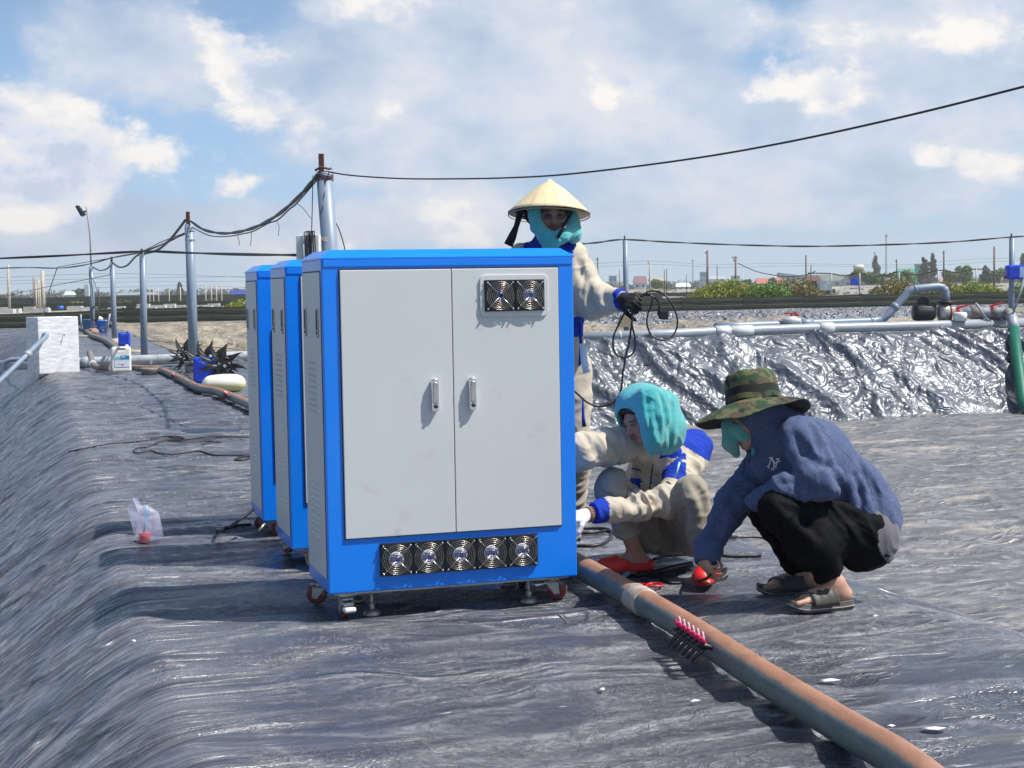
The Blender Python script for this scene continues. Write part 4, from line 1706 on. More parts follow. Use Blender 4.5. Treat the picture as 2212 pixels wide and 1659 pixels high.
    for sx in (-1, 1):
        c0 = P(sx * .0315, .112, -.004)
        g.tube([c0 + r * .024 * math.cos(a) * (1 if abs(math.cos(a)) < .8 else .96) + u * .019 * math.sin(a) for a in np.linspace(0, 2 * math.pi, 20, endpoint=False)], .00045, 5, closed=True)
        g.tube([P(sx * .056, .110, .004), P(sx * .075, .095, .006), P(sx * .078, .0, .004)], .001, 5)
    g.tube([P(-.008, .113, .002), P(0, .116, .004), P(.008, .113, .002)], .0013, 5)
    gl = g.build('spectacles', CHROME, root)
    lens = mat('lens_tint', (.07, .03, .03), .25, alpha=.62, spec=.2)
    for sx in (-1, 1):
        c0 = P(sx * .0315, .1125, -.004)
        l = MB()
        n = 18
        l.push([c0 + r * .023 * math.cos(2 * math.pi * k / n) + u * .018 * math.sin(2 * math.pi * k / n) for k in range(n)] + [c0 + f * .002], [(k, (k + 1) % n, n) for k in range(n)], True)
        l.build('lens', lens, gl)
    # black glove holding the cable
    G = Fld(.008)
    hd = nrm(at(1372, 652, 7.30) - wrR)
    hand_prims(G, wrR + hd * .005, hd, np.array([0.0, 1.0, -0.35]), -1, sc=1.05, wr=.034, fr=.0105, curls=((70, 80, 45), (75, 82, 45), (78, 84, 45), (80, 84, 45)), thumb=(55, 40))
    G.cone(wrR - hd * .03, wrR + hd * .02, .036, .034, 'g')
    soft('glove', G, .004, BLKG, root, fold=.002, sm=1)
    return root, hd, wrR


def conical_hat(root):
    """straw hat: tip, rim; tilted back so that its underside shows"""
    tip = at(1188, 389, 7.56)
    rimc = at(1186, 466, 7.58)
    ax = nrm(tip - rimc + np.array([0.0, .045, 0]))
    H = float((tip - rimc) @ ax)
    RR = 87.5 * 7.58 / FPX
    e1 = nrm(np.cross(ax, [0, 1, 0]))
    e2 = np.cross(ax, e1)
    hat = empty('conical_hat', tuple(rimc))
    hat.parent = root
    n = 96
    straw = bpy.data.materials.new('straw')
    straw.use_nodes = True
    t = NT(straw.node_tree)
    b = t.n['Principled BSDF']
    tc = t.n.new('ShaderNodeTexCoord').outputs['UV']
    nz = t.noise(t.mapping(tc, scale=(70, 1.2, 1)), 1.0, 5, .65, .2)
    nz2 = t.noise(t.mapping(tc, scale=(18, 2, 1)), 1.0, 5, .65, .6)
    col = t.ramp(t.math('ADD', t.math('MULTIPLY', nz, .6), t.math('MULTIPLY', nz2, .4)), ((.3, (.46, .36, .20)), (.5, (.66, .55, .34)), (.75, (.76, .67, .47))))
    t.l.new(col, b.inputs['Base Color'])
    b.inputs['Roughness'].default_value = .6
    b.inputs['Specular IOR Level'].default_value = .3
    bp = t.n.new('ShaderNodeBump')
    bp.inputs['Strength'].default_value = .5
    bp.inputs['Distance'].default_value = .003
    t.l.new(nz, bp.inputs['Height'])
    t.l.new(bp.outputs[0], b.inputs['Normal'])
    prof = [(0.004, 0), (.09, .075), (.20, .155), (.38, .31), (.56, .50), (.74, .70), (.88, .87), (1.0, 1.0)]
    V = []
    for q, h in prof:
        for k in range(n):
            a = 2 * math.pi * k / n
            rr = RR * q * (1 + .006 * math.sin(7 * a) + .008 * math.sin(3 * a + 1))
            V.append(tip - ax * H * (h if q > .01 else 0) + (e1 * math.cos(a) + e2 * math.sin(a)) * rr - rimc)
    V = np.array(V)
    V[n * 0:n] += ax * .004
    Q = []
    for i in range(len(prof) - 1):
        for k in range(n):
            Q.append((i * n + k, i * n + (k + 1) % n, (i + 1) * n + (k + 1) % n, (i + 1) * n + k))
    o = mesh_obj('crown', V, np.array(Q), straw, parent=hat, smooth=True)
    uv = o.data.uv_layers.new(name='uv')
    for p in o.data.polygons:
        for li, vi in zip(p.loop_indices, p.vertices):
            i, k = divmod(vi, n)
            kk = k + (n if (k == 0 and any(v % n == n - 1 for v in p.vertices)) else 0)
            uv.data[li].uv = (kk / n, prof[i][1])
    md = o.modifiers.new('thick', 'SOLIDIFY')
    md.thickness = .003
    m = MB()
    m.tube([-ax * 0.0 + (e1 * math.cos(a) + e2 * math.sin(a)) * RR for a in np.linspace(0, 2 * math.pi, 72, endpoint=False)], .0035, 6, closed=True)
    m.build('rim', mat('straw_rim', (.42, .32, .20), .6), hat)
    m = MB()
    for q, h in ((.88, .87), (.74, .70), (.56, .50), (.38, .31)):
        m.tube([ax * (H * (1 - h) - .004) + (e1 * math.cos(a) + e2 * math.sin(a)) * RR * (q - .012) for a in np.linspace(0, 2 * math.pi, 60, endpoint=False)], .0018, 5, closed=True)
    m.build('inner_hoops', mat('hoops', (.20, .14, .08), .7), hat)
    # seam on the leaf
    m = MB()
    sp = [at(1213.5, 418, 7.42), at(1217, 433, 7.405), at(1221, 446.5, 7.395)]
    m = MB()
    sa = 1.02
    best = None
    for k in range(720):
        a = math.pi * 2 * k / 720
        p = (e1 * math.cos(a) + e2 * math.sin(a)) * RR + rimc
        q = p - np.array([0, 0, CAM_H])
        px = 1106 + FPX * (q @ RV) / (q @ F0)
        if p[1] < rimc[1] and (best is None or abs(px - 1221) < best[0]):
            best = (abs(px - 1221), a)
    a = best[1]
    m.tube([tip - rimc - ax * H * h + (e1 * math.cos(a) + e2 * math.sin(a)) * RR * q + ax * .002 for q, h in ((.62, .56), (.74, .70), (.88, .87), (1.0, 1.0))], .0016, 5)
    m.build('stitch_line', mat('hoops', (.20, .14, .08), .7), hat)
    # dotted black chin ribbon
    rb = cloth_mat('ribbon_black', (.006, .006, .008), rough=.35, sheen=.0)
    t = NT(rb.node_tree)
    b = t.n['Principled BSDF']
    vo = t.n.new('ShaderNodeTexVoronoi')
    vo.inputs['Scale'].default_value = 48
    tcx = t.n.new('ShaderNodeTexCoord').outputs['Object']
    t.l.new(tcx, vo.inputs['Vector'])
    t.l.new(t.mix(t.smooth(vo.outputs['Distance'], .20, .13), (.006, .006, .008), (.55, .5, .6)), b.inputs['Base Color'])
    s1 = band('ribbon', [at(1235, 455, 7.50), at(1228, 470, 7.44), at(1220, 487, 7.395), at(1209, 506, 7.375), at(1203, 516, 7.385)], [.022, .018, .016, .017, .015], rb, hat, nrmv=(.3, -1, 0))
    band('ribbon', [at(1130, 460, 7.55), at(1138, 470, 7.52), at(1148, 482, 7.49), at(1155, 496, 7.46)], [.026, .024, .022, .014], rb, hat)
    band('ribbon', [at(1124, 452, 7.53), at(1121, 470, 7.52), at(1115, 490, 7.50), at(1107, 510, 7.50), at(1098, 530, 7.51)], [.020, .030, .026, .040, .046], rb, hat)
    Kk = Fld(.01)
    Kk.ell(at(1124, 457, 7.52), [.024, .02, .026], None, 'k')
    Kk.ell(at(1133, 462, 7.52), [.020, .018, .018], None, 'k')
    kn = soft('knot', Kk, .004, rb, hat, fold=.004)
    for ch in hat.children:
        if ch.name.split('.')[0] in ('ribbon', 'stitch_line', 'knot') and ch.name.split('.')[0] != 'stitch_line':
            ch.location = tuple(-rimc)
    return hat


PS, HD1, WR1 = person_standing()
conical_hat(PS)


# ================================================================ crouching worker in beige
def person_beige():
    root = empty('person', (0, 0, 0))
    tag(root, 'crouching worker in beige and blue overalls with an aqua towel over the head', 'person')
    hc = at(1388, 903, 7.22)
    fw = np.array([-0.80, -0.56, -0.38])
    up = np.array([-.28, 0, 1])
    neck = at(1420, 975, 7.42)
    B = Fld(.03)
    P = head_prims(B, hc, fw, up, 1.0, neck=neck)
    shR, shL = at(1352, 958, 7.28), at(1497, 972, 7.56)
    elR, haR = at(1262, 975, 7.12), at(1205, 1000, 7.26)
    elL, wrL = at(1437, 1083, 7.22), at(1279, 1110, 6.98)
    pel = at(1447, 1138, 7.62)
    hR, hL = at(1420, 1145, 7.56), at(1474, 1140, 7.58)
    kR, kL = at(1322, 1052, 7.16), at(1493, 1066, 7.14)
    aR, aL = at(1374, 1200, 7.29), at(1532, 1225, 7.16)
    aR[2] = ground_z(aR[0], aR[1]) + .09
    aL[2] = ground_z(aL[0], aL[1]) + .09
    B.cone(neck, at(1425, 1010, 7.5), .06, .11, 'torso', .05)
    B.cone(at(1425, 1010, 7.5), pel, .12, .12, 'torso', .05)
    B.cone(shR, elR, .045, .036, 'arm')
    B.cone(elR, haR, .036, .028, 'arm')
    B.cone(shL, elL, .045, .036, 'arm')
    B.cone(elL, wrL, .036, .0265, 'arm')
    for h_, k_, a_ in ((hR, kR, aR), (hL, kL, aL)):
        B.cone(h_, k_, .075, .052, 'leg')
        B.cone(k_, a_, .050, .036, 'leg')
    hr, sdR = foot_prims(B, aR, None, (-.98, -.18, 0), z0=aR[2] - .078)
    hl, sdL = foot_prims(B, aL, None, (-.35, -.94, 0), z0=aL[2] - .078)
    soft('body', B, .006, [SKIN2, LIP], root, colour=lambda c, n: (n == 'lip').astype(int), sm=2)
    face_extra(root, P, fw, up)
    r, f, u = frame(fw, up)
    Hh = Fld(.015)
    Hh.ell(P(0, -.020, .035), [.084, .096, .092], [r, f, u], 'hair')
    Hh.ell(P(.035, .062, .072), [.045, .026, .022], [r, f, u], 'hair')
    Hh.ell(P(-.035, .062, .074), [.045, .026, .022], [r, f, u], 'hair')
    Hh.ell(P(.066, .035, .03), [.014, .022, .035], [r, f, u], 'hair')
    Hh.ell(P(-.066, .035, .03), [.014, .022, .035], [r, f, u], 'hair')
    soft('hair', Hh, .005, HAIR, root, fold=.004)
    # jacket
    J = Fld(.035)
    J.cone(at(1418, 985, 7.45), at(1425, 1040, 7.52), .125, .165, 'torso', .05, fold=(1.1, .6, (.4, 0, 1)))
    J.cone(at(1432, 1040, 7.55), at(1452, 1115, 7.64), .170, .155, 'torso', .05, fold=(1.3, .7, (.4, 0, 1)))
    J.cone(shR, shL, .085, .088, 'yoke', .05, fold=(.6, .6))
    J.cone(shR, elR, .086, .078, 'sleeve', .04, fold=(1.7, .7))
    J.cone(elR, haR, .078, .060, 'sleeve', .04, fold=(1.3, .8))
    J.cone(shL, elL + [0.02, 0, 0.01], .090, .072, 'upper_sleeve', .04, fold=(1.2, .8))
    c0 = wrL + nrm(elL - wrL) * .055
    J.cone(elL, c0, .072, .050, 'sleeve', .035, fold=(2.0, .9))
    J.cone(c0, wrL + nrm(elL - wrL) * .002, .052, .052, 'cuff', .005, flat=True, fold=(.15, 1))
    J.cone(at(1395, 972, 7.33), at(1440, 972, 7.38), .045, .055, 'collar', .03, fold=(.5, 1))

    def colr(c, n):
        m = np.zeros(len(c), int)
        m[(n == 'cuff')] = 1
        rel = c - shL
        d = c - np.array([0, 0, CAM_H])
        zz = d @ F0
        px = 1106 + FPX * (d @ RV) / zz
        py = 829.5 - FPX * (d @ UV) / zz
        # yoke over his left shoulder and upper back
        m[(n != 'sleeve') & (px > 1448) & (py < 945 + (px - 1448) * .62) & (c[:, 1] > 7.3)] = 1
        m[(n == 'collar')] = 1
        # pen pocket on the sleeve
        axu = nrm(elL - shL)
        tpos = (c - shL) @ axu / np.linalg.norm(elL - shL)
        m[(n == 'upper_sleeve') & (tpos > .38) & (tpos < .80) & (c[:, 1] < 7.42) & (px < 1482) & (px > 1418)] = 1
        # piping across the chest
        fr = (c[:, 1] < 7.45) & (n == 'torso')
        m[fr & (np.abs(py - (1008 + (px - 1355) * .30)) < 1.6) & (px < 1385)] = 2
        m[fr & (np.abs(py - (1030 + (px - 1355) * .33)) < 1.6) & (px < 1390)] = 2
        m[fr & (px < 1384) & (px > 1355) & (py > 1034) & (py < 1062)] = 1
        m[fr & (np.abs(px - (1412 - (py - 985) * .12)) < 1.5)] = 2
        return m
    for pts_, r_, sb, lb_ in (([(1346, 1112), (1362, 1086), (1392, 1076), (1412, 1085)], .018, True, 'sleeve'), ([(1335, 1082), (1352, 1100), (1372, 1110)], .012, False, 'sleeve'), ([(1400, 1100), (1416, 1078), (1424, 1060)], .018, True, 'sleeve'),
                             ([(1308, 922), (1318, 950), (1332, 975)], .020, True, 'sleeve'), ([(1268, 942), (1284, 968), (1296, 992)], .018, True, 'sleeve'), ([(1288, 925), (1302, 952), (1312, 985)], .014, False, 'sleeve'),
                             ([(1372, 990), (1376, 1020), (1382, 1045)], .016, True, 'torso'), ([(1398, 1000), (1400, 1030), (1394, 1060)], .014, True, 'torso'), ([(1428, 1000), (1420, 1035), (1408, 1060)], .014, True, 'torso'),
                             ([(1500, 985), (1512, 1005), (1524, 1030)], .018, True, 'torso'), ([(1476, 1000), (1500, 1000), (1515, 1015)], .014, False, 'torso')):
        crease_on(J, pts_, r_, sb, lb_)
    soft('jacket', J, .006, [BEIGE, ROYAL, PIPING], root, fold=.017, colour=colr)
    T = Fld(.04)
    T.ell(pel + [0, 0, -.01], [.165, .15, .135], None, 'hip', .05, fold=(.6, 1))
    T.cone(hR, kR + [0.0, 0, -.01], .105, .074, 'thigh', .04, fold=(1.5, 1.0))
    T.cone(hL, kL + [0.0, 0, -.01], .110, .078, 'thigh', .04, fold=(1.5, 1.0))
    T.cone(kR, aR + (kR - aR) * .34, .076, .062, 'shin', .03, flat=True, fold=(1.5, .9))
    T.cone(kL, aL + (kL - aL) * .12, .078, .062, 'shin', .03, flat=True, fold=(1.1, .9))
    T.cone(kL + (aL - kL) * .3 + [0.0, .06, 0], hL + (aL - hL) * .45, .07, .07, 'calf', .04)
    T.cone(kR + (aR - kR) * .3 + [0.02, .05, 0], hR + (aR - hR) * .45, .06, .06, 'calf', .04)
    for pts_, r_ in (([(1290, 1062), (1316, 1078), (1336, 1108)], .018), ([(1345, 1040), (1362, 1060), (1372, 1085)], .018), ([(1340, 1085), (1352, 1120), (1375, 1140)], .014), ([(1462, 1060), (1476, 1110), (1480, 1150)], .018),
                    ([(1500, 1045), (1518, 1075), (1522, 1110)], .016), ([(1430, 1120), (1440, 1160), (1450, 1190)], .020), ([(1400, 1140), (1420, 1165), (1440, 1190)], .018)):
        crease_on(T, pts_, r_, True, 'thigh')
    soft('trousers', T, .007, [KHAKI], root, fold=.014)
    # towel hood
    S = Fld(.03)
    back = -f
    S.ell(P(0, -.015, .036), [.122, .132, .130], [r, f, u], 'hood', fold=(.5, .5, (1, 0, 0)))
    S.ell(P(-.0, -.030, -.035), [.120, .115, .125], [r, f, u], 'hood', .05, fold=(.8, .8, r))
    # the cloth hangs beside the face to a point, and down the back of the neck
    fo = (.9, 1.0, (1, .35, .12))
    for q, rs in (([at(1400, 862, 7.10), at(1408, 905, 7.08), at(1412, 948, 7.08), at(1407, 984, 7.10)], (.062, .056, .042, .008)),
                  ([at(1420, 870, 7.14), at(1428, 915, 7.13), at(1433, 950, 7.15), at(1431, 966, 7.17)], (.062, .060, .048, .030)),
                  ([at(1438, 878, 7.20), at(1449, 920, 7.20), at(1448, 948, 7.22), at(1443, 968, 7.25)], (.066, .058, .048, .030))):
        for i in range(3):
            S.cone(q[i], q[i + 1], rs[i], rs[i + 1], 'flap', .05, fold=fo)
    for pts_, r_ in (([(1442, 838), (1454, 875), (1452, 925), (1444, 975)], .016), ([(1412, 868), (1421, 910), (1426, 950), (1424, 990)], .018), ([(1428, 850), (1437, 890), (1438, 930)], .012), ([(1396, 850), (1402, 890), (1404, 930)], .008)):
        crease_on(S, pts_, r_, True, 'flap', k=.02, depth=.5)
    # hollow for the head and the face opening
    S.ell(P(0, -.008, .012), [.101, .112, .118], [r, f, u], '', .01, sub=True)
    op = nrm(f + r * -0.10 - u * .10)
    S.cone(P(-.014, .04, .018), P(-.030, .30, -.03), .074, .105, '', .015, sub=True)
    S.cone(P(-.012, .04, -.050), P(-.035, .30, -.11), .066, .10, '', .015, sub=True)
    soft('towel', S, .005, TOWEL, root, fold=.007, sm=2)
    # gloved hand at the cabinet, bead bracelets
    G = Fld(.008)
    hd = nrm(at(1240, 1118, 6.93) - wrL)
    hand_prims(G, wrL + hd * .035, hd, np.array([0.1, .5, -1.0]), 1, sc=1.0, wr=.031, fr=.0095, curl=(30, 40, 30))
    soft('glove', G, .004, WHTG, root, fold=.0015, sm=1)
    beads = [mat('bead_brown', (.16, .06, .03), .35), mat('bead_gold', (.42, .27, .10), .35)]
    e1 = nrm(np.cross(hd, [0, 0, 1]))
    e2 = np.cross(hd, e1)
    for j in range(3):
        m = MB()
        c0 = wrL + hd * (.004 + j * .0095)
        for k in range(22):
            a = 2 * math.pi * k / 22
            p = c0 + (e1 * math.cos(a) + e2 * math.sin(a)) * .0325
            m.ring([(.0018, -.004), (.0045, -.0015), (.0045, .0015), (.0018, .004)], 6, 'Z', c=p)
        m.build('bracelet', beads[j % 2], root)
    # pen in the sleeve pocket
    m = MB()
    m.tube([at(1459, 1030, 7.20), at(1468, 998, 7.22)], .005, 8)
    m.build('pen', mat('pen_blue', (.35, .62, .80), .3), root)
    # red clogs
    red = mat('clog_red', (.62, .015, .012), .42, var=.06)
    for nm, heel, sd, ank in (('clog', hr, sdR, aR), ('clog', hl, sdL, aL)):
        fwv = np.cross([0, 0, 1.0], sd)
        z0 = heel[2]
        K = Fld(.02)
        L = .26
        hb = heel - fwv * .015
        up3 = np.array([0, 0, 1.0])
        K.cone(hb + fwv * .03 + up3 * .012, hb + fwv * (L - .05) + up3 * .012, .040, .047, 'sole', .02)
        K.cone(hb + fwv * .13 + up3 * .035, hb + fwv * (L - .055) + up3 * .022, .050, .045, 'upper', .02)
        K.cone(hb + fwv * .005 + up3 * .02 + sd * .0, hb + fwv * .06 + up3 * .015, .036, .042, 'heel', .02)
        K.cuts.append(lambda X, z=z0: (z - .004) - X[:, 2])
        # foot hollow
        K.cone(heel + fwv * .03 + up3 * .034, heel + fwv * .115 + up3 * .050, .034, .038, '', .006, sub=True)
        K.cone(heel + fwv * .02 + up3 * .075, heel + fwv * .10 + up3 * .090, .045, .045, '', .006, sub=True)
        o = soft(nm, K, .005, red, root)
    return root


PB = person_beige()


# ================================================================ crouching worker in blue
def person_blue():
    root = empty('person', (0, 0, 0))
    tag(root, 'crouching worker in a heather blue hoodie and camouflage hat beside the brown pipe', 'person')
    hc = at(1622, 908, 6.56)
    fw = np.array([-1.0, -.22, -.42])
    up = np.array([-.42, 0, 1])
    neck = at(1672, 955, 6.60)
    B = Fld(.03)
    P = head_prims(B, hc, fw, up, 1.0, neck=neck)
    shL, shR = at(1722, 955, 6.42), at(1664, 992, 6.74)
    elL, wrL = at(1782, 1042, 6.34), at(1655, 1062, 6.42)
    elR, wrR = at(1585, 1082, 6.70), at(1518, 1205, 6.60)
    pel = at(1862, 1138, 6.55)
    hL, hR = at(1850, 1145, 6.46), at(1838, 1145, 6.66)
    kL, kR = at(1684, 1100, 6.34), at(1652, 1095, 6.80)
    aL, aR = at(1806, 1284, 6.36), at(1738, 1262, 6.82)
    aL[2] = ground_z(aL[0], aL[1]) + .105
    aR[2] = ground_z(aR[0], aR[1]) + .100
    B.cone(neck, at(1740, 1000, 6.58), .06, .11, 'torso', .05)
    B.cone(at(1740, 1000, 6.58), pel, .11, .12, 'torso', .05)
    for a, b, c_ in ((shL, elL, wrL), (shR, elR, wrR)):
        B.cone(a, b, .045, .036, 'arm')
        B.cone(b, c_, .036, .026, 'arm')
    for h_, k_, a_ in ((hL, kL, aL), (hR, kR, aR)):
        B.cone(h_, k_, .075, .052, 'leg')
        B.cone(k_, a_, .050, .036, 'leg')
    fL, sL = foot_prims(B, aL, None, (-.97, -.25, 0), z0=aL[2] - .080, L=.25)
    fR, sR = foot_prims(B, aR, None, (-.98, -.10, 0), z0=aR[2] - .078, L=.25)
    hd = nrm(at(1541, 1246, 6.52) - wrR)
    hand_prims(B, wrR + hd * .0, hd, np.array([1.0, .1, .2]), -1, curls=((35, 48, 30), (55, 62, 40), (66, 70, 40), (72, 70, 40)), thumb=(60, 35), spread=1)
    soft('body', B, .0045, [SKIN3, LIP], root, colour=lambda c, n: (n == 'lip').astype(int), sm=2)
    face_extra(root, P, fw, up)
    r, f, u = frame(fw, up)
    # hoodie
    J = Fld(.04)
    J.cone(at(1700, 955, 6.58), at(1752, 990, 6.57), .125, .160, 'torso', .06, fold=(.6, .5, (1, 0, -1)))
    J.cone(at(1752, 990, 6.57), at(1830, 1070, 6.56), .160, .150, 'torso', .06, fold=(.9, .5, (1, 0, .4)))
    J.cone(at(1830, 1070, 6.56), at(1868, 1118, 6.56), .150, .150, 'torso', .06, fold=(1.2, .8, (1, 0, .2)))
    J.cone(at(1690, 1000, 6.58), at(1720, 1045, 6.58), .12, .10, 'belly', .06, fold=(1, .6))
    J.cone(shL, shR, .088, .080, 'torso', .05, fold=(.5, .5))
    J.cone(shL + [0.01, 0, .01], elL, .092, .070, 'sleeve', .03, fold=(1.5, .8))
    J.cone(elL, at(1690, 1052, 6.36), .070, .052, 'sleeve', .03, fold=(1.7, .9))
    J.cone(at(1690, 1052, 6.36), at(1632, 1085, 6.44), .052, .040, 'sleeve', .03, fold=(1.7, .9))
    J.cone(shR, elR, .085, .074, 'sleeve', .04, fold=(1.4, .8))
    J.cone(elR, wrR + nrm(elR - wrR) * .06, .074, .054, 'sleeve', .03, fold=(1.2, 1.0))
    J.cone(wrR + nrm(elR - wrR) * .055, wrR + hd * .035, .060, .052, 'cuff', .015, flat=True, fold=(.7, 1.2))
    # hood round the head, open at the face
    J.cone(P(0, -.022, .01), at(1690, 948, 6.58), .108, .125, 'hood', .04, fold=(.6, .6))
    J.cone(P(0, -.02, -.06), at(1660, 975, 6.58), .075, .085, 'hood', .04, fold=(.6, .6))
    J.cone(P(0, .07, -.02), P(0, .30, -.04), .070, .15, '', .012, sub=True)

    for pts_, r_, sb in (([(1756, 922), (1776, 962), (1800, 1005), (1812, 1045)], .026, True), ([(1716, 940), (1738, 975), (1768, 1000), (1790, 1008)], .020, True), ([(1700, 935), (1708, 975), (1728, 1012), (1752, 1030)], .018, False),
                        ([(1680, 935), (1684, 970), (1698, 1005)], .020, True), ([(1742, 1048), (1722, 1042), (1692, 1044)], .014, True), ([(1775, 1060), (1750, 1058), (1715, 1062)], .012, True),
                        ([(1815, 1040), (1826, 1068), (1828, 1095)], .018, True), ([(1848, 1030), (1858, 1068), (1862, 1100)], .018, True), ([(1880, 1035), (1892, 1070), (1898, 1110)], .016, True), ([(1834, 1040), (1842, 1075), (1845, 1100)], .012, False),
                        ([(1850, 985), (1868, 1020), (1878, 1050)], .012, True), ([(1600, 1050), (1582, 1080), (1560, 1100)], .014, True), ([(1560, 1120), (1548, 1150), (1530, 1165)], .014, True)):
        crease_on(J, pts_, r_, sb, 'torso')

    def keepj(c, l):
        d = c - np.array([0, 0, CAM_H])
        zz = d @ F0
        px = 1106 + FPX * (d @ RV) / zz
        py = 829.5 - FPX * (d @ UV) / zz
        hem = 1088 + (px - 1790) * .43 + 5 * np.sin(px * .09)
        return ~((px > 1770) & (py > hem))

    def colj(c, n):
        m = np.zeros(len(c), int)
        d = c - np.array([0, 0, CAM_H])
        zz = d @ F0
        px = 1106 + FPX * (d @ RV) / zz
        py = 829.5 - FPX * (d @ UV) / zz
        # raglan seam running down the back
        x = np.array([1748, 1790, 1830, 1862, 1890, 1922])
        y = np.array([905, 945, 985, 1025, 1075, 1108])
        m[(np.abs(py - np.interp(px, x, y)) < 1.2) & (px > 1748) & (px < 1922) & (c[:, 1] < 6.6) & (n == 'torso')] = 1
        return m
    soft('hoodie', J, .0055, [DENIM, mat('seam_navy', (.02, .03, .07), .8)], root, fold=.011, colour=colj, keep=keepj, thick=.004)
    # white monogram stitched on the chest sleeve
    lg = MB()

    def LP(a, b):
        # a,b in logo units, projected onto the sleeve front
        return (1672 + a * 13 + b * 3.0, 1001 - b * 14 + a * 3.0)
    strokes = [[(-.75, -.8), (-.55, .8)], [(-.95, .62), (-.35, .86)], [(-.62, .8), (.55, -.75)], [(.42, -.72), (.50, .85)], [(.20, .70), (.78, .92)], [(-1.0, -.62), (-.5, -.86)],
               [(-.25, .55), (.12, .05)], [(.95, .62), (.12, .05)], [(.12, .05), (.02, -.95)], [(-.28, -.88), (.30, -1.0)]]
    dg = [None]

    from mathutils.bvhtree import BVHTree
    hm = [c for c in root.children if c.name.startswith('hoodie')][0]
    bv = BVHTree.FromPolygons([v.co.copy() for v in hm.data.vertices], [tuple(p.vertices) for p in hm.data.polygons])

    def hit(px, py):
        d = nrm(ray(px, py))
        r_ = bv.ray_cast(Vector((0, 0, CAM_H)), Vector(d), 20)
        return np.array(r_[0]) - d * .006 if r_[0] is not None else np.array([0, 0, CAM_H]) + d * 6.4
    for s_ in strokes:
        pts = []
        for k in range(5):
            a = s_[0][0] + (s_[1][0] - s_[0][0]) * k / 4
            b = s_[0][1] + (s_[1][1] - s_[0][1]) * k / 4
            pts.append(hit(*LP(a, b)))
        lg.tube(pts, .0026, 5)
    lg.build('monogram', mat('thread_white', (.75, .76, .80), .6), root)
    # grey undershirt tail
    T = Fld(.04)
    T.ell(pel + [0, 0, -.035], [.150, .155, .150], None, 'seat', .05, fold=(.7, .6))
    T.ell(at(1862, 1165, 6.48), [.125, .10, .135], None, 'seat', .05, fold=(.5, .6))
    T.cone(hL, kL, .112, .078, 'thigh', .04, fold=(1.3, .9, (.6, 0, 1)))
    T.cone(hR, kR, .110, .078, 'thigh', .04, fold=(1.0, .9))
    eL = aL + (kL - aL) * .10
    eR = aR + (kR - aR) * .06
    T.cone(kL, kL + (eL - kL) * .5 + [.01, 0, 0], .080, .092, 'shin', .03, fold=(1.0, .9))
    T.cone(kL + (eL - kL) * .5 + [.01, 0, 0], eL, .092, .070, 'shin', .03, flat=True, fold=(1.2, 1.1))
    T.cone(kR, eR, .080, .070, 'shin', .03, flat=True, fold=(1.0, .9))
    T.cone(hL + [-.05, 0, -.03], kL + (eL - kL) * .55 + [.05, 0, 0], .09, .07, 'calf', .04, fold=(.8, .8))
    T.cone(hR + [-.05, 0, -.03], kR + (eR - kR) * .55 + [.04, 0, 0], .09, .07, 'calf', .04, fold=(.8, .8))
    for pts_, r_ in (([(1690, 1068), (1735, 1085), (1775, 1120)], .014), ([(1700, 1095), (1740, 1120), (1770, 1160)], .014), ([(1760, 1085), (1790, 1115), (1815, 1150)], .014), ([(1790, 1090), (1822, 1120), (1840, 1150)], .014), ([(1815, 1095), (1842, 1118), (1858, 1140)], .012),
                    ([(1665, 1130), (1700, 1160), (1740, 1175)], .016), ([(1690, 1180), (1725, 1200), (1770, 1205)], .014), ([(1720, 1240), (1755, 1245), (1790, 1235)], .014)):
        crease_on(T, pts_, r_, True, 'thigh')
    soft('trousers', T, .006, BLACKT, root, fold=.013)
    U = Fld(.04)
    U.ell(pel + [0.002, 0, -.030], [.158, .163, .155], None, 'seat', .05, fold=(.9, .8, (1, 0, .5)))
    U.ell(at(1862, 1160, 6.48), [.130, .106, .138], None, 'seat', .05, fold=(.9, .8, (1, 0, .5)))

    def keepu(c, l):
        d = c - np.array([0, 0, CAM_H])
        zz = d @ F0
        px = 1106 + FPX * (d @ RV) / zz
        py = 829.5 - FPX * (d @ UV) / zz
        edge = np.interp(py, [1110, 1140, 1170, 1200, 1218], [1850, 1876, 1892, 1905, 1920])
        return (px > edge) & (py < 1216) & (py > 1105)
    soft('undershirt', U, .006, GREYT, root, fold=.009, keep=keepu, thick=.004)
    # mint cloth over nose and mouth
    Mm = Fld(.012)
    Mm.cone(P(.0, .100, .020), P(.0, .122, -.050), .032, .033, 'cloth', .02, fold=(1.2, 1.3, (0, 1, 0)))
    Mm.cone(P(0, .122, -.050), P(.01, .118, -.105), .033, .018, 'cloth', .02, fold=(1.2, 1.3, (0, 1, 0)))
    Mm.cone(P(.040, .085, .0), P(.048, .072, -.045), .022, .022, 'cloth', .02, fold=(1.2, 1.3, (0, 1, 0)))
    Mm.cone(P(-.040, .085, .0), P(-.048, .072, -.045), .022, .022, 'cloth', .02)
    soft('face_cloth', Mm, .004, towel_mat('cloth_mint', (.07, .42, .36)), root, fold=.006)
    # cord toggle under the chin
    m = MB()
    m.tube(spline([at(1622, 968, 6.47), at(1614, 982, 6.44), at(1607, 1000, 6.45), at(1606, 1022, 6.46)], 5), .0035, 6)
    m.tube(spline([at(1622, 968, 6.47), at(1620, 985, 6.44), at(1618, 1000, 6.46)], 5), .003, 6)
    m.build('drawstring', SEAM, root)
    Kk = Fld(.01)
    Kk.ell(at(1624, 976, 6.47), [.016, .013, .020], None, 'k')
    soft('toggle', Kk, .004, mat('toggle_teal', (.05, .28, .30), .5), root)
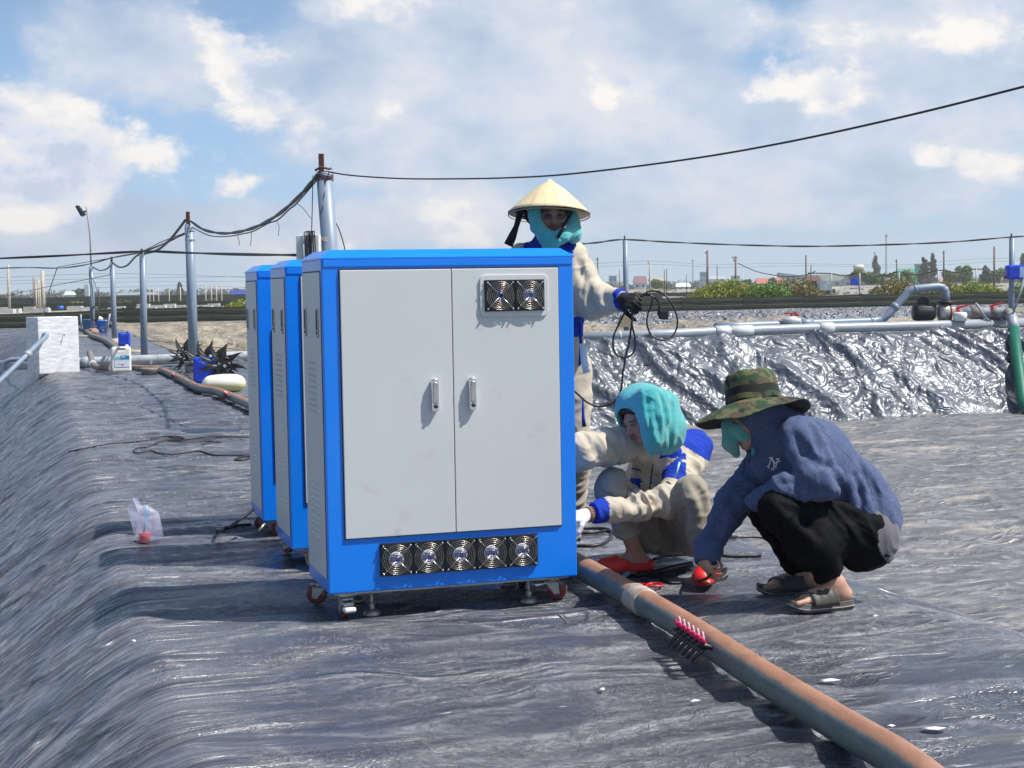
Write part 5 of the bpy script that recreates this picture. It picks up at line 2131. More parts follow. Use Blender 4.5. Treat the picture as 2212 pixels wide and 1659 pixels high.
    # slide sandals
    sole = mat('sandal_grey', (.065, .062, .055), .6, var=.15, dirt=(.12, .115, .10), dlo=.5, dhi=.7)
    rim_ = mat('sandal_line', (.5, .5, .5), .6)
    for heel, sd, nearf in ((fL, sL, True), (fR, sR, False)):
        fwv = np.cross([0, 0, 1.0], sd)
        up3 = np.array([0, 0, 1.0])
        z0 = ground_z(heel[0], heel[1])
        L = .285
        hb = np.array([heel[0], heel[1], heel[2]]) - fwv * .022
        o_ = [(-.0, .0), (.0, .033), (.06, .040), (.13, .040), (.20, .050), (.25, .046), (.278, .028), (.285, .0), (.276, -.026), (.24, -.044), (.17, -.044), (.10, -.038), (.05, -.038), (.0, -.03)]
        sp_ = spline([np.array([a, b, 0]) for a, b in o_], 4, closed=True)
        n = len(sp_)
        sn = MB()

        def loop(sc_, z, lift=0):
            out = []
            for q in sp_:
                a, b = q[0], q[1]
                ca = .14
                a2 = ca + (a - ca) * sc_
                zz = z + .022 * max(0, (a - .20) / .085) ** 2 + .004 * max(0, (.06 - a) / .06)
                out.append(hb + fwv * a2 + sd * b * sc_ + up3 * zz)
            return out
        Ls = [loop(.97, -.030), loop(1.0, -.026), loop(1.0, -.018), loop(1.012, -.0175), loop(1.012, -.0150), loop(1.0, -.0145), loop(1.0, .004), loop(.97, .008), loop(.90, .003)]
        v = [p for l in Ls for p in l]
        fcs = []
        for i in range(len(Ls) - 1):
            for k in range(n):
                fcs.append((i * n + k, i * n + (k + 1) % n, (i + 1) * n + (k + 1) % n, (i + 1) * n + k))
        sn.push(v, fcs, True)
        nf = len(sn.f)
        sn.m = [1 if 2 * n <= i < 5 * n else 0 for i in range(nf)]
        sn.f.append(tuple((len(Ls) - 1) * n + k for k in range(n)))
        sn.f.append(tuple(range(n))[::-1])
        sn.m += [0, 0]
        sn.sm += [False, False]
        so = sn.build('sandal', [sole, rim_], root)
        # ribbed strap arched over the foot
        st_ = MB()
        rows_ = []
        for a, hh in np.linspace([.095, .078], [.205, .046], 15):
            rib = .0035 * (1 if int((a - .095) / .0155) % 2 == 0 else -.2)
            rows_.append([(a - .030 * math.cos(ph) ** 2 * 0 + .018 * math.cos(ph), (.052 - .02 * (a - .15)) * math.cos(ph), (hh + rib) * math.sin(ph) ** .8 if math.sin(ph) > 0 else 0) for ph in np.linspace(0, math.pi, 17)])
        v = [hb + fwv * p[0] + sd * p[1] + up3 * (p[2] - .004) for rw in rows_ for p in rw]
        v = [tuple(q) for q in v]
        st_.push(v, [(i * 17 + k, i * 17 + k + 1, (i + 1) * 17 + k + 1, (i + 1) * 17 + k) for i in range(14) for k in range(16)], True)
        so2 = st_.build('strap', sole, so)
        md = so2.modifiers.new('t', 'SOLIDIFY')
        md.thickness = .006
        if nearf:
            tg = MB()
            # small red and white label on the strap
            for (w0, col_i, dz) in ((.011, 0, .0), (.008, 1, .0012)):
                tg.mi = col_i
                c_ = hb + fwv * .120 + sd * (.030) + up3 * (.068 + dz)
                a1 = sd * -.55 + up3 * .42
                a1 = nrm(-sd * .62 + up3 * .40)
                nn_ = nrm(sd * .40 + up3 * .62)
                c_ = c_ + nn_ * .006
                tg.push([c_ + fwv * x * w0 * 1.7 + a1 * y * w0 * .7 + nn_ * dz for x, y in ((-1, -1), (1, -1), (1, 1), (-1, 1))], [(0, 1, 2, 3)])
            tg.build('label', [mat('label_red', (.6, .05, .04), .5), mat('label_white', (.7, .7, .7), .5)], so)
    # camouflage hat
    camo = bpy.data.materials.new('camouflage')
    camo.use_nodes = True
    t = NT(camo.node_tree)
    b = t.n['Principled BSDF']
    tc = t.n.new('ShaderNodeTexCoord').outputs['Object']
    n1 = t.noise(tc, 13, 2, .5, .8)
    n2 = t.noise(t.mapping(tc, loc=(5, 2, 1)), 15, 2, .5, .8)
    n3 = t.noise(t.mapping(tc, loc=(1, 7, 4)), 11, 2, .5, .8)
    c_ = t.mix(t.smooth(n1, .50, .515), (.095, .105, .040), (.070, .052, .030))
    c_ = t.mix(t.smooth(n2, .56, .575), c_, (.018, .055, .022))
    c_ = t.mix(t.smooth(n3, .60, .61), c_, (.012, .013, .012))
    t.l.new(c_, b.inputs['Base Color'])
    b.inputs['Roughness'].default_value = .85
    w = t.noise(tc, 300, 2, .5)
    w2 = t.noise(tc, 14, 3, .5)
    bp = t.n.new('ShaderNodeBump')
    bp.inputs['Strength'].default_value = .4
    bp.inputs['Distance'].default_value = .008
    t.l.new(t.math('ADD', w2, t.math('MULTIPLY', w, .15)), bp.inputs['Height'])
    t.l.new(bp.outputs[0], b.inputs['Normal'])
    band_m = cloth_mat('hat_band', (.010, .013, .012))
    under = cloth_mat('hat_under', (.014, .016, .014))
    hat = empty('camouflage_hat', (0, 0, 0))
    hat.parent = root
    oc = at(1628, 868, 6.56)               # centre of the crown's base
    hu = nrm(np.array([-.09, .27, 1.0]))
    hf = nrm(np.array([-1, -.10, -.10]))
    hf = nrm(hf - hu * (hf @ hu))
    hs = np.cross(hf, hu)
    n = 72
    prof = [(.0, .136), (.4, .135), (.78, .130), (.93, .118), (.985, .098), (1.01, .060), (1.06, .026), (1.08, .002)]
    V = []
    for q, h in prof:
        for k in range(n):
            a = 2 * math.pi * k / n
            ra = .113 * math.cos(a)
            rb_ = .096 * math.sin(a)
            V.append(oc + hf * ra * q + hs * rb_ * q + hu * (h + .003 * math.sin(5 * a) * (q > .3)))
    Qd = [(i * n + k, (i + 1) * n + k, (i + 1) * n + (k + 1) % n, i * n + (k + 1) % n) for i in range(len(prof) - 1) for k in range(n)]
    mesh_obj('crown', np.array(V), np.array(Qd)[:, ::-1], [camo, band_m], parent=hat, smooth=True, midx=[1 if q // n == 5 else 0 for q in range(len(Qd))])
    V = []
    br = [(1.0, .0), (1.25, .012), (1.6, .026), (2.0, .046), (2.32, .064), (2.36, .066)]
    for q, dr in br:
        for k in range(n):
            a = 2 * math.pi * k / n
            ra, rb_ = .109 * math.cos(a) * (1.06 - .06 * q), .098 * math.sin(a)
            wv = .014 * math.sin(2 * a + .4) + .010 * math.sin(3 * a + 1.9) + .004 * math.sin(7 * a)
            kk = (q - 1) / 1.36
            front = max(0, math.cos(a)) ** 2
            rear = max(0, -math.cos(a)) ** 2
            V.append(oc + hf * ra * (q + front * .28 * kk) + hs * rb_ * q + hu * (.002 - dr + wv * kk - front * .020 * kk + rear * .015 * kk))
    Qd = [(i * n + k, (i + 1) * n + k, (i + 1) * n + (k + 1) % n, i * n + (k + 1) % n) for i in range(len(br) - 1) for k in range(n)]
    o = mesh_obj('brim', np.array(V), np.array(Qd)[:, ::-1], [camo, under], parent=hat, smooth=True)
    md = o.modifiers.new('t', 'SOLIDIFY')
    md.thickness = .004
    md.offset = -1
    md.material_offset = 1
    return root


PBL = person_blue()
# ---------------------------------------------------------------- things on the site
PVC = mat('pvc_blue_grey', (0.20, 0.26, 0.34), .42, var=.08, dirt=(0.36, 0.35, 0.33), dscale=5, dlo=.58, dhi=.72, stretch=(1, 1, .35))
PVCG = mat('pvc_grey', (0.30, 0.34, 0.38), .38, var=.06, dirt=(0.22, 0.19, 0.15), dscale=6, dlo=.58, dhi=.75)
PVCW = mat('pvc_collar', (0.56, 0.58, 0.60), .4, dirt=(.4, .38, .34), dlo=.5, dhi=.7)
RUST = mat('rusty_wood', (0.10, 0.045, 0.03), .8, var=.5, vscale=30, bump=.4)
CABLE = mat('cable_black', (0.010, 0.010, 0.012), .45)
CABLEW = mat('cable_worn', (0.030, 0.030, 0.034), .5)
HOSE = mat('hose_brown', (0.19, 0.165, 0.15), .6, var=.12, dirt=(.28, .24, .2), dlo=.5, dhi=.7, dscale=8)
BPLAST = mat('plastic_blue', (0.006, 0.05, 0.55), .32, var=.08)
WPLAST = mat('plastic_milky', (0.72, 0.72, 0.69), .4, var=.05)
CONC = mat('concrete', (0.40, 0.37, 0.32), .9, var=.15, bump=.4)
REDV = mat('valve_red', (0.50, 0.012, 0.02), .35)
GREENH = mat('hose_green', (0.006, 0.12, 0.075), .4)
DARKT = mat('dark_tank', (0.012, 0.02, 0.04), .5)


def zf(ox, oy, sc):
    return lambda x, y: ((ox + x / sc) * .8614, (oy + y / sc) * .8614)


def ground_at(px, py, dz=0.0):
    p = gp(px, py)
    p[2] += dz
    return p


def on_ground(pts, r, n=6):
    """spline through pixel points laid on the ground"""
    out = []
    for q in spline([np.array([a, b, 0.0]) for a, b in pts], n):
        p = gp(q[0], q[1])
        out.append(p)
    P = []
    for p in out:
        z = ground_z(p[0], p[1])
        P.append(np.array([p[0], p[1], z + r * 1.1]))
    return P


# ---- poles
def pipe_pole(name, label, px0, py0, px1, Y, dia, zb=None, group='blue grey pipe poles along the crest', stick=None, m=None, skew=None):
    top = at(px0, py0, Y)
    b = at(px1, py0 + 200, Y)
    gz = ground_z(b[0], Y) if zb is None else zb
    # base straight below along the leaning line
    k = (top[2] - gz) / (top[2] - b[2])
    base = top + (b - top) * k
    base[2] = gz
    o = empty(name, tuple(base))
    tag(o, label, 'pole', group)
    rel = top - base
    mb = MB()
    r = dia / 2
    mb.tube([np.array([0, 0, -.15]), rel * .5, rel], [r, r, r * .985], 20)
    mb.build('pipe', m or PVC, o)
    if stick:
        h, w = stick
        mb = MB()
        e = nrm(rel)
        mb.X = Matrix.Translation(Vector(rel))
        mb.box(-w / 2 - r * .3, w / 2 - r * .3, -w / 2, w / 2, -.2, h)
        mb.build('wooden_stick', RUST, o)
    return o, base, top


P1, b1, t1 = pipe_pole('pole', 'thick grey pipe pole with a wooden stick in its top behind the front cabinet', 700, 373, 715, 15.3, .162, stick=(.185, .05))
mb = MB()
for k in range(5):
    mb.tube([t1 - b1 + np.array([.09 * math.cos(a), .09 * math.sin(a) - .0, -.02 - k * .012 + .01 * math.sin(3 * a + k)]) for a in np.linspace(0, 2 * math.pi, 16, endpoint=False)], .004, 5, closed=True)
mb.tube([t1 - b1 + np.array(q) for q in ((-.08, -.05, .02), (-.02, -.08, .05), (.06, -.06, .03), (.07, .0, .04))], .012, 6)
mb.build('binding_wire', RUST, P1)
mb = MB()
zz = at(705, 520, 15.3)
for k in range(4):
    mb.tube([zz - b1 + np.array([.083 * math.cos(a), .083 * math.sin(a), k * .010 + .006 * math.sin(2 * a + k)]) for a in np.linspace(0, 2 * math.pi, 16, endpoint=False)], .003, 5, closed=True)
mb.build('rope_tie', mat('rope_pale', (.55, .52, .42), .9), P1)
# electric box on it
m_box = mat('box_pale', (.55, .62, .62), .5, dirt=(.3, .3, .27), dlo=.6, dhi=.8)
bx = empty('electric_box', tuple(at(643, 640, 15.1)))
tag(bx, 'pale electric box strapped to the thick grey pole', 'electric box')
o0 = at(643, 640, 15.1)
x1_ = at(690, 507, 15.1) - o0
mb = MB()
mb.box(0, .10, -.02, .18, 0, x1_[2] - .005, .005)
mb.build('box_side', m_box, bx)
mb = MB()
mb.box(.10, x1_[0], -.05, .16, 0, x1_[2], .006)
mb.build('box_door', mat('box_door', (.66, .70, .68), .45), bx)
mb = MB()
mb.tube([np.array([.085, -.05, 0]), np.array([.085, -.05, x1_[2] - .02])], .016, 10)
mb.ring([(.02, x1_[2] - .09), (.022, x1_[2] - .03), (.014, x1_[2] - .015)], 10, c=(.085, -.05, 0))
mb.build('conduit', PVCW, bx)
mb = MB()
for k in range(4):
    xx = .105 + k * .018
    mb.tube(spline([np.array([xx, -.07, 0.1]), np.array([xx - .01, -.07, x1_[2] - .06]), np.array([xx - .02, -.04, x1_[2] + .02]), np.array([xx + .01, .0, x1_[2] + .03]), np.array([xx + .03, -.06, x1_[2] - .02]), np.array([xx + .04, -.07, .1])], 5), .0055, 6)
mb.build('cable_bundle', CABLE, bx)

P2, b2, t2 = pipe_pole('pole', 'blue grey pipe pole standing in a bucket beside the black paddle wheels', 409.5, 485, 415.5, 26.6, .165, stick=(.22, .06))
mb = MB()
mb.ring([(.14, -.02), (.165, .20), (.17, .21)], 20)
mb.build('base_bucket', mat('bucket_grey', (.28, .30, .31), .7), P2)
mb = MB()
for k in range(6):
    mb.tube([t2 - b2 + np.array([.087 * math.cos(a), .087 * math.sin(a), -.05 - k * .02 - (.12 if k > 3 else 0)]) for a in np.linspace(0, 2 * math.pi, 14, endpoint=False)], .006, 5, closed=True)
mb.build('binding_wire', PVCW, P2)
P3, b3, t3 = pipe_pole('pole', 'blue grey pipe pole rising just behind the long white pipe', 308.5, 549, 311, 34.2, .150, stick=(.12, .04))
P4, b4, t4 = pipe_pole('pole', 'slim blue grey pole with a pale concrete foot beside the far blue can', 243, 567, 248, 42.5, .145, stick=(.16, .05))
mb = MB()
mb.ring([(.11, -.02), (.10, .18)], 16)
mb.build('concrete_foot', CONC, P4)
P5, b5, t5 = pipe_pole('lamp_pole', 'farthest pipe pole carrying a thin rod with a floodlight', 197, 577, 202, 55.0, .17, group=None)
P5['category'] = 'lamp'
rod_top = at(186.5, 446, 55.0) - b5
mb = MB()
mb.tube([t5 - b5 + np.array([0, 0, -.3]), (t5 - b5) * .45 + rod_top * .55 + np.array([.05, 0, 0]), rod_top], .028, 6)
mb.build('rod', mat('rod_grey', (.3, .28, .27), .7), P5)
mb = MB()
c_ = at(174, 455, 55.0) - b5
c2 = at(184, 457, 55.0) - b5
d_ = nrm(at(181, 466, 55.) - at(167, 444, 55.))
n_ = np.array([-d_[2], 0, d_[0]])
v = []
for yy in (-.16, .16):
    for a, b in ((-.20, -.05), (.20, -.07), (.20, .07), (-.20, .03)):
        v.append(c_ + d_ * a + n_ * b + np.array([0, yy, 0]))
mb.push(v, [(0, 1, 2, 3), (7, 6, 5, 4), (0, 4, 5, 1), (1, 5, 6, 2), (2, 6, 7, 3), (3, 7, 4, 0)])
mb.tube([c_ + d_ * .1, c2 + np.array([.02, 0, .02]), at(187, 458, 55.) - b5], .03, 6)
mb.build('floodlight', DARKT, P5)
mb = MB()
q = at(184.5, 640, 54.9) - b5
mb.box(q[0], q[0] + .16, -.2, -.05, q[2], q[2] + .43, .01)
mb.build('junction_box', m_box, P5)
mb = MB()
for k in range(4):
    cc = at(206, 677, 54.8) - b5
    mb.tube([cc + np.array([(.11 + .01 * k) * math.cos(a), -.1 + .02 * k, (.23 + .012 * k) * math.sin(a)]) for a in np.linspace(0, 2 * math.pi, 18, endpoint=False)], .016, 5, closed=True)
mb.tube([at(x, y, 54.9) - b5 for x, y in ((196, 580), (193, 592), (205, 612), (213, 640), (210, 655), (205, 662))], .012, 5)
mb.build('cable_coil', CABLEW, P5)
mb = MB()
mb.ring([(.24, -.02), (.20, .14), (.10, .2)], 14)
mb.build('base_pot', mat('pot_brown', (.30, .20, .15), .9), P5)
P6, b6, t6 = pipe_pole('pole', 'pipe pole behind the standing worker\'s gloved hand', 1351, 519, 1353, 33.6, .118, zb=.22, stick=(.10, .03))
mb = MB()
mb.push(*(lambda V, Fq: (V, [tuple(q) for q in Fq]))(*(lambda: ([(x * .16 * (1 + .3 * math.sin(3 * y + x)), y * .14, z * .13 + .40) for x, y, z in [(-1, -1, -1), (1, -1, -1), (1.2, 1, -1), (-1, 1, -1), (-.7, -.7, .9), (.6, -.8, 1.1), (.5, .6, .8), (-.6, .7, 1)]], [(0, 1, 5, 4), (1, 2, 6, 5), (2, 3, 7, 6), (3, 0, 4, 7), (4, 5, 6, 7), (3, 2, 1, 0)]))()))
mb.build('base_sack', mat('sack', (.33, .25, .18), .9, bump=.6, bscale=15), P6)
P7, b7, t7 = pipe_pole('pole', 'pipe pole by the pump at the right edge with a blue can tied to it', 2186.5, 514, 2184, 35.4, .128, zb=.22, stick=(.10, .03))
# blue can tied to the pole
can_o = at(2196, 588, 35.2)
tg_ = empty('jerrycan', tuple(can_o))
tag(tg_, 'blue can tied on its side high on the right hand pole', 'jerrycan', 'blue plastic jerrycans')
mb = MB()
mb.box(-.25, .26, -.13, .13, -.165, .165, .05)
mb.build('body', BPLAST, tg_)
mb = MB()
mb.box(.03, .20, -.134, -.12, -.12, .12)
mb.build('label_sheet', mat('label_blue', (.35, .5, .75), .6), tg_)
mb = MB()
mb.ring([(.035, -.30), (.035, -.24)], 12, 'X', c=(0, -.02, -.11))
mb.build('cap', REDV, tg_)


# ---- overhead cables
def cable(label, pts, r, m=None, name='overhead_cable', n=8, twist=0, group=None, cat='cable'):
    P = [at(*p) for p in pts]
    mb = MB()
    S = spline(P, n)
    if twist:
        for k in range(2):
            mb.tube([p + np.array([0, 0, r * .42 * math.sin(i * twist * .55 + k * math.pi)]) for i, p in enumerate(S)], r * .72, 6)
    else:
        mb.tube(S, r, 6)
    return tag(mb.build(name, m or CABLE, None), label, cat, group)


cable('single black cable rising from the thick pole to the upper right corner', [(703, 370, 15.3), (760, 379, 14.9), (860, 385.5, 14.3), (960, 386.5, 13.7), (1100, 384, 12.9), (1240, 375, 12.1), (1480, 345, 11.1), (1700, 307, 10.3), (1960, 250, 9.5), (2212, 187, 8.8), (2420, 132, 8.3)], .0075)
cable('heavy cable bundle sagging between the two nearest poles', [(690, 372, 15.3), (672, 395, 15.7), (640, 430, 16.7), (600, 464, 18.2), (560, 487, 20.0), (520, 500, 21.8), (480, 504, 23.6), (440, 496, 25.2), (412, 478, 26.6)], .022, twist=.9)
cable('thin wire looping under the sagging bundle', [(688, 385, 15.3), (668, 408, 15.9), (640, 440, 16.7), (625, 452, 17.2), (600, 475, 18.2), (578, 483, 19.0), (548, 499, 20.4), (520, 506, 21.8), (487, 511, 23.2), (450, 508, 24.6), (414, 490, 26.6)], .009, CABLEW)
cable('tail of wire hanging from the sagging bundle, nearest the thick pole', [(642, 440, 16.7), (655, 450, 16.7), (672, 472, 16.7)], .004, CABLEW, n=4, name='wire_end', group='loose wire ends under the cable bundle')
for i, (a, b, c) in enumerate((((598, 478), (603, 490), (601, 510)), ((543, 500), (543, 512), (541, 532)), ((512, 507), (516, 518), (517, 530)))):
    cable(('second', 'third', 'fourth')[i] + ' wire tail below the sagging bundle counted from the thick pole', [(a[0], a[1], 20), (b[0], b[1], 20), (c[0], c[1], 20)], .004, CABLEW, n=4, name='wire_end', group='loose wire ends under the cable bundle')
cable('cable rising steeply from the third pole up to the bucket pole', [(312, 548, 34), (340, 540, 32.5), (365, 520, 30.2), (385, 496, 28.4), (400, 476, 26.8)], .026)
cable('slack double wire from the left edge up to the bucket pole', [(-20, 580, 50), (60, 578, 48), (130, 579, 46), (190, 571, 44), (245, 556, 41), (300, 546, 35), (345, 530, 32), (380, 514, 29.5), (402, 503, 26.8)], .018, twist=.7)
cable('thin wire above the slack double wire', [(125, 577, 46), (200, 564, 44), (290, 548, 36), (350, 522, 32), (400, 503, 26.8)], .010, CABLEW)
cable('heavy straight cable crossing from the left edge to the electric box', [(-20, 559, 24), (120, 553, 23), (250, 546, 22), (318, 543, 21), (400, 546, 20), (520, 549.5, 18), (645, 551, 15.2)], .017, twist=.5)
cable('short loop of wire between the lamp pole and the slim pole', [(201, 577, 55), (215, 584, 52), (230, 581, 47), (241, 570, 42.5)], .022)
cable('short loop of wire between the slim pole and the next pole', [(243, 568, 42.5), (258, 577, 40), (275, 573, 38), (291, 556, 35.5), (303, 548, 34.3)], .022)
cable('stay wire slanting from the slack wire down past the far posts', [(124, 577, 46), (112, 612, 46), (103, 640, 46), (96, 668, 40), (86, 720, 34), (78, 780, 29)], .012, CABLEW)
cable('thin stay wire from the slim pole to the left edge', [(241, 593, 42.5), (180, 605, 46), (100, 620, 52), (-10, 645, 60)], .010, CABLEW)
cable('twisted cable strung between the poles on the right', [(1230, 529, 32.5), (1290, 524, 33), (1348, 517.5, 33.6), (1450, 523, 34), (1600, 529, 34.5), (1750, 532, 34.8), (1900, 529, 35), (2050, 523, 35.2), (2184, 512, 35.4), (2240, 509, 35.6)], .020, twist=1.1)
for i, (y0, y1, dx) in enumerate(((500, 552, 6), (540, 560, 2))):
    pass
cable('wire running down the right side of the thick pole', [(721, 475, 15.4), (730, 490, 15.4), (738, 512, 15.4), (744, 535, 15.4), (746, 560, 15.4)], .006)
cable('wire dropping from the thick pole to the electric box', [(676, 378, 15.2), (675, 430, 15.2), (673, 510, 15.1)], .005, n=4)
cable('black wire close against the right side of the thick pole', [(722, 500, 15.35), (726, 520, 15.35), (729, 560, 15.35)], .008, n=4)
m_far = mat('far_wire', (.12, .14, .17), .8)
for i, (pts, r) in enumerate((([(-20, 600, 160), (250, 591, 160), (530, 599, 160)], .02), ([(0, 607, 200), (260, 601, 200), (560, 597, 200)], .022), ([(200, 622, 260), (400, 617, 260), (560, 622, 260)], .026),
                              ([(-10, 614, 260), (200, 610, 260), (540, 607, 260)], .026), ([(1240, 572, 220), (1403, 564, 220), (1528, 571, 220), (1700, 569, 220), (1935, 572, 220), (2100, 560, 220), (2260, 556, 220)], .020),
                              ([(1240, 580, 230), (1403, 571, 230), (1560, 578, 230), (1740, 574, 230), (1938, 577, 230), (2150, 565, 230), (2260, 560, 230)], .020))):
    cable('faint power line far off ' + ('highest on the left', 'second on the left', 'lowest on the left', 'third on the left', 'higher on the right', 'lower on the right')[i], pts, r, m_far, 'power_line', 10, group='faint far power lines', cat='power line')
cable('black cable sagging from the rusty pole to the far hut', [(1594, 569, 150), (1640, 588, 150), (1700, 597, 150), (1745, 593, 150), (1762, 585, 150)], .05)


# ---- long pipes
def pipe_run(name, label, P, r, m, cat='pipe', group=None, n=20, collars=(), cm=None, caps=True):
    P = [np.array(p, float) for p in P]
    o = empty(name, tuple(P[0]))
    tag(o, label, cat, group)
    mb = MB()
    mb.tube([p - P[0] for p in P], r, n, caps)
    mb.build('tube', m, o)
    L = [0]
    for a, b in zip(P[:-1], P[1:]):
        L.append(L[-1] + np.linalg.norm(b - a))
    for fr, ln, dr in collars:
        s_ = fr * L[-1]
        i = max(0, min(len(P) - 2, int(np.searchsorted(L, s_) - 1)))
        d = nrm(P[i + 1] - P[i])
        c = P[i] + d * (s_ - L[i])
        mb = MB()
        mb.tube([c - d * ln / 2 - P[0], c - d * (ln / 2 - .004) - P[0], c + d * (ln / 2 - .004) - P[0], c + d * ln / 2 - P[0]], [r + dr * .5, r + dr, r + dr, r + dr * .5], n)
        mb.build('collar', cm or PVCW, o)
    return o


def berm_z(px, Y):
    return .22


pm = at(0, 790, 29.3)
left_pipe = [at(-30, 790.5, 29.5), at(174, 783, 29.35), at(360, 776, 29.3), at(540, 769, 29.35), at(700, 763, 29.6)]
pipe_run('long_pipe', 'long pale grey pipe lying across the crest behind the white jerrycan', left_pipe, .098, mat('pvc_pale', (.42, .45, .48), .4, dirt=(.3, .28, .25), dlo=.5, dhi=.7, dscale=4), group='large grey pipes', collars=((.30, .12, .012), (.52, .02, .006)), cm=PVCG)
R_ = [at(1225, 730.5, 31.8), at(1464, 721, 32.6), at(1545, 717, 32.9), at(1750, 709.5, 33.6), at(2000, 703.5, 34.4), at(2250, 696, 35.4)]
pipe_run('long_pipe', 'long grey pipe along the top of the silver bank on the right', R_, .108, PVCG, group='large grey pipes', collars=((.305, .34, .022), (.345, .5, .012), (.52, .34, .020), (.10, .03, .006)), cm=PVCW)
up_ = [at(1545, 706, 33.2), at(1600, 704, 33.4), at(1710, 700, 33.9), at(1885, 694, 34.6), at(1900, 692, 34.7)]
pipe_run('riser_pipe', 'upper grey pipe that bends up over to the black pump', up_ + [at(1908, 689, 34.7), at(1918, 680, 34.7), at(1958, 636, 34.8), at(1962, 630, 34.8), at(1972, 625, 34.8), at(1985, 623, 34.8), at(2025, 619, 34.9), at(2036, 621, 34.9), at(2042.5, 630, 34.9), at(2043, 656, 34.9)], .088, PVC, group=None, collars=((.36, .30, .02), (.62, .06, .012), (.735, .10, .014), (.835, .05, .012), (.95, .08, .014)), cm=PVC)

# valve with red handle on the upper pipe
vv = empty('valve', tuple(at(1710, 693, 33.7)))
tag(vv, 'small pale valve with a red handle on the upper grey pipe', 'valve')
mb = MB()
mb.ring([(.05, -.20), (.07, -.12), (.10, -.08), (.10, .08), (.07, .12), (.05, .20)], 14, 'X')
mb.build('valve_body', PVCW, vv)
mb = MB()
mb.box(-.02, .02, -.02, .02, .08, .17)
mb.box(-.16, .10, -.03, .03, .15, .18)
mb.box(.06, .16, -.03, .03, .10, .15)
mb.build('valve_handle', REDV, vv)

# pump
pu = empty('pump', tuple(at(2030, 691, 34.9)))
tag(pu, 'black motor pump with a flanged neck beside the right hand pole', 'pump')
k = 35 / FPX
mb = MB()
mb.ring([(.10, -.62), (.17, -.60), (.19, -.50), (.18, -.20), (.15, -.12)], 22, 'X', c=(0, 0, .17))
for i in range(10):
    a = 2 * math.pi * i / 10
    mb.box(-.50, -.18, .185 * math.cos(a) - .008, .185 * math.cos(a) + .008, .17 + .185 * math.sin(a) - .012, .17 + .185 * math.sin(a) + .012)
mb.box(-.46, -.20, -.12, .12, -.03, .02)
mb.build('motor', BLACKP, pu)
mb = MB()
mb.ring([(.10, -.14), (.20, -.10), (.21, .10), (.14, .14)], 24, 'X', c=(.08, 0, .17))
mb.mi = 1
mb.ring([(.19, .10), (.205, .135), (.12, .16)], 24, 'X', c=(.10, 0, .16))
mb.build('volute', [ZINC, mat('pump_red', (.30, .07, .04), .6)], pu)
mb = MB()
mb.ring([(.10, .30), (.10, .38), (.19, .385), (.19, .42), (.10, .425)], 20, c=(.13, 0, 0))
mb.build('flange', BLACKP, pu)
mb = MB()
mb.ring([(.13, .02), (.14, .10), (.12, .14)], 14, 'Y', c=(-.36, 0, .40))
mb.ring([(.12, -.12), (.12, -.05)], 14, 'Y', c=(-.22, 0, .28))
mb.build('terminal_box', BLACKP, pu)
mb = MB()
mb.box(.24, .50, -.10, .14, .10, .28, .02)
mb.build('cover', WHTP, pu)
pt = empty('plastic_pot', tuple(at(2074, 691, 34.6)))
tag(pt, 'white plastic pot upside down between the pump and the grey pipe', 'pot')
mb = MB()
mb.ring([(.15, -.02), (.155, .12), (.14, .16), (.12, .17)], 20)
mb.build('pot_body', WHTP, pt)
pipe_run('pump_pipe', 'dark pipe joining the pump to the elbow at the right pole', [at(2078, 676, 35), at(2110, 676, 35), at(2150, 676, 35), at(2172, 677, 34.9), at(2183, 681, 34.8), at(2187, 690, 34.6), at(2189, 700, 34.5), at(2190, 717, 34.4)], .125, PVCG, collars=((.2, .30, .02), (.45, .25, .015), (.62, .12, .02)), cm=HOSE)
hose_pts = []
for px, py, zz in ((2190, 712, .30), (2192, 730, .15), (2196, 760, -.2), (2202, 800, -.62), (2207, 850, -1.05), (2211, 885, -1.25), (2220, 905, -1.30)):
    pass
hp = [at(2190, 714, 34.2), at(2192, 735, 33.7), at(2197, 775, 33.1), at(2204, 825, 32.5), at(2210, 868, 32.0), at(2226, 893, 31.7)]
pipe_run('green_hose', 'thick green hose running down the silver bank at the right edge', spline(hp, 4), .13, GREENH, cat='hose')
for i, (px, py) in enumerate(((2074, 667), (2147, 663))):
    vv = empty('valve', tuple(at(px, py, 34.8)))
    tag(vv, ('red lever valve just right of the pump', 'red lever valve next to the right hand pole')[i], 'valve', 'red lever valves by the pump')
    mb = MB()
    mb.box(-.08, -.02, -.03, .03, -.07, .05)
    mb.push([(-.05, -.02, .0), (.22, -.02, .08), (.22, -.02, .11), (-.05, -.02, .05), (-.05, .02, .0), (.22, .02, .08), (.22, .02, .11), (-.05, .02, .05)], [(0, 1, 2, 3), (7, 6, 5, 4), (0, 4, 5, 1), (1, 5, 6, 2), (2, 6, 7, 3), (3, 7, 4, 0)])
    mb.build('lever', REDV, vv)
for a, b, lb in (((2108, 655), (2134, 694), 'pale stick leaning left against the pump pipe'), ((2214, 600), (2188, 678), 'pale stick leaning against the right hand pole')):
    mb = MB()
    mb.tube([at(a[0], a[1], 34.5), at(b[0], b[1], 34.6)], .028, 8)
    tag(mb.build('stick', PVCG), lb, 'stick')

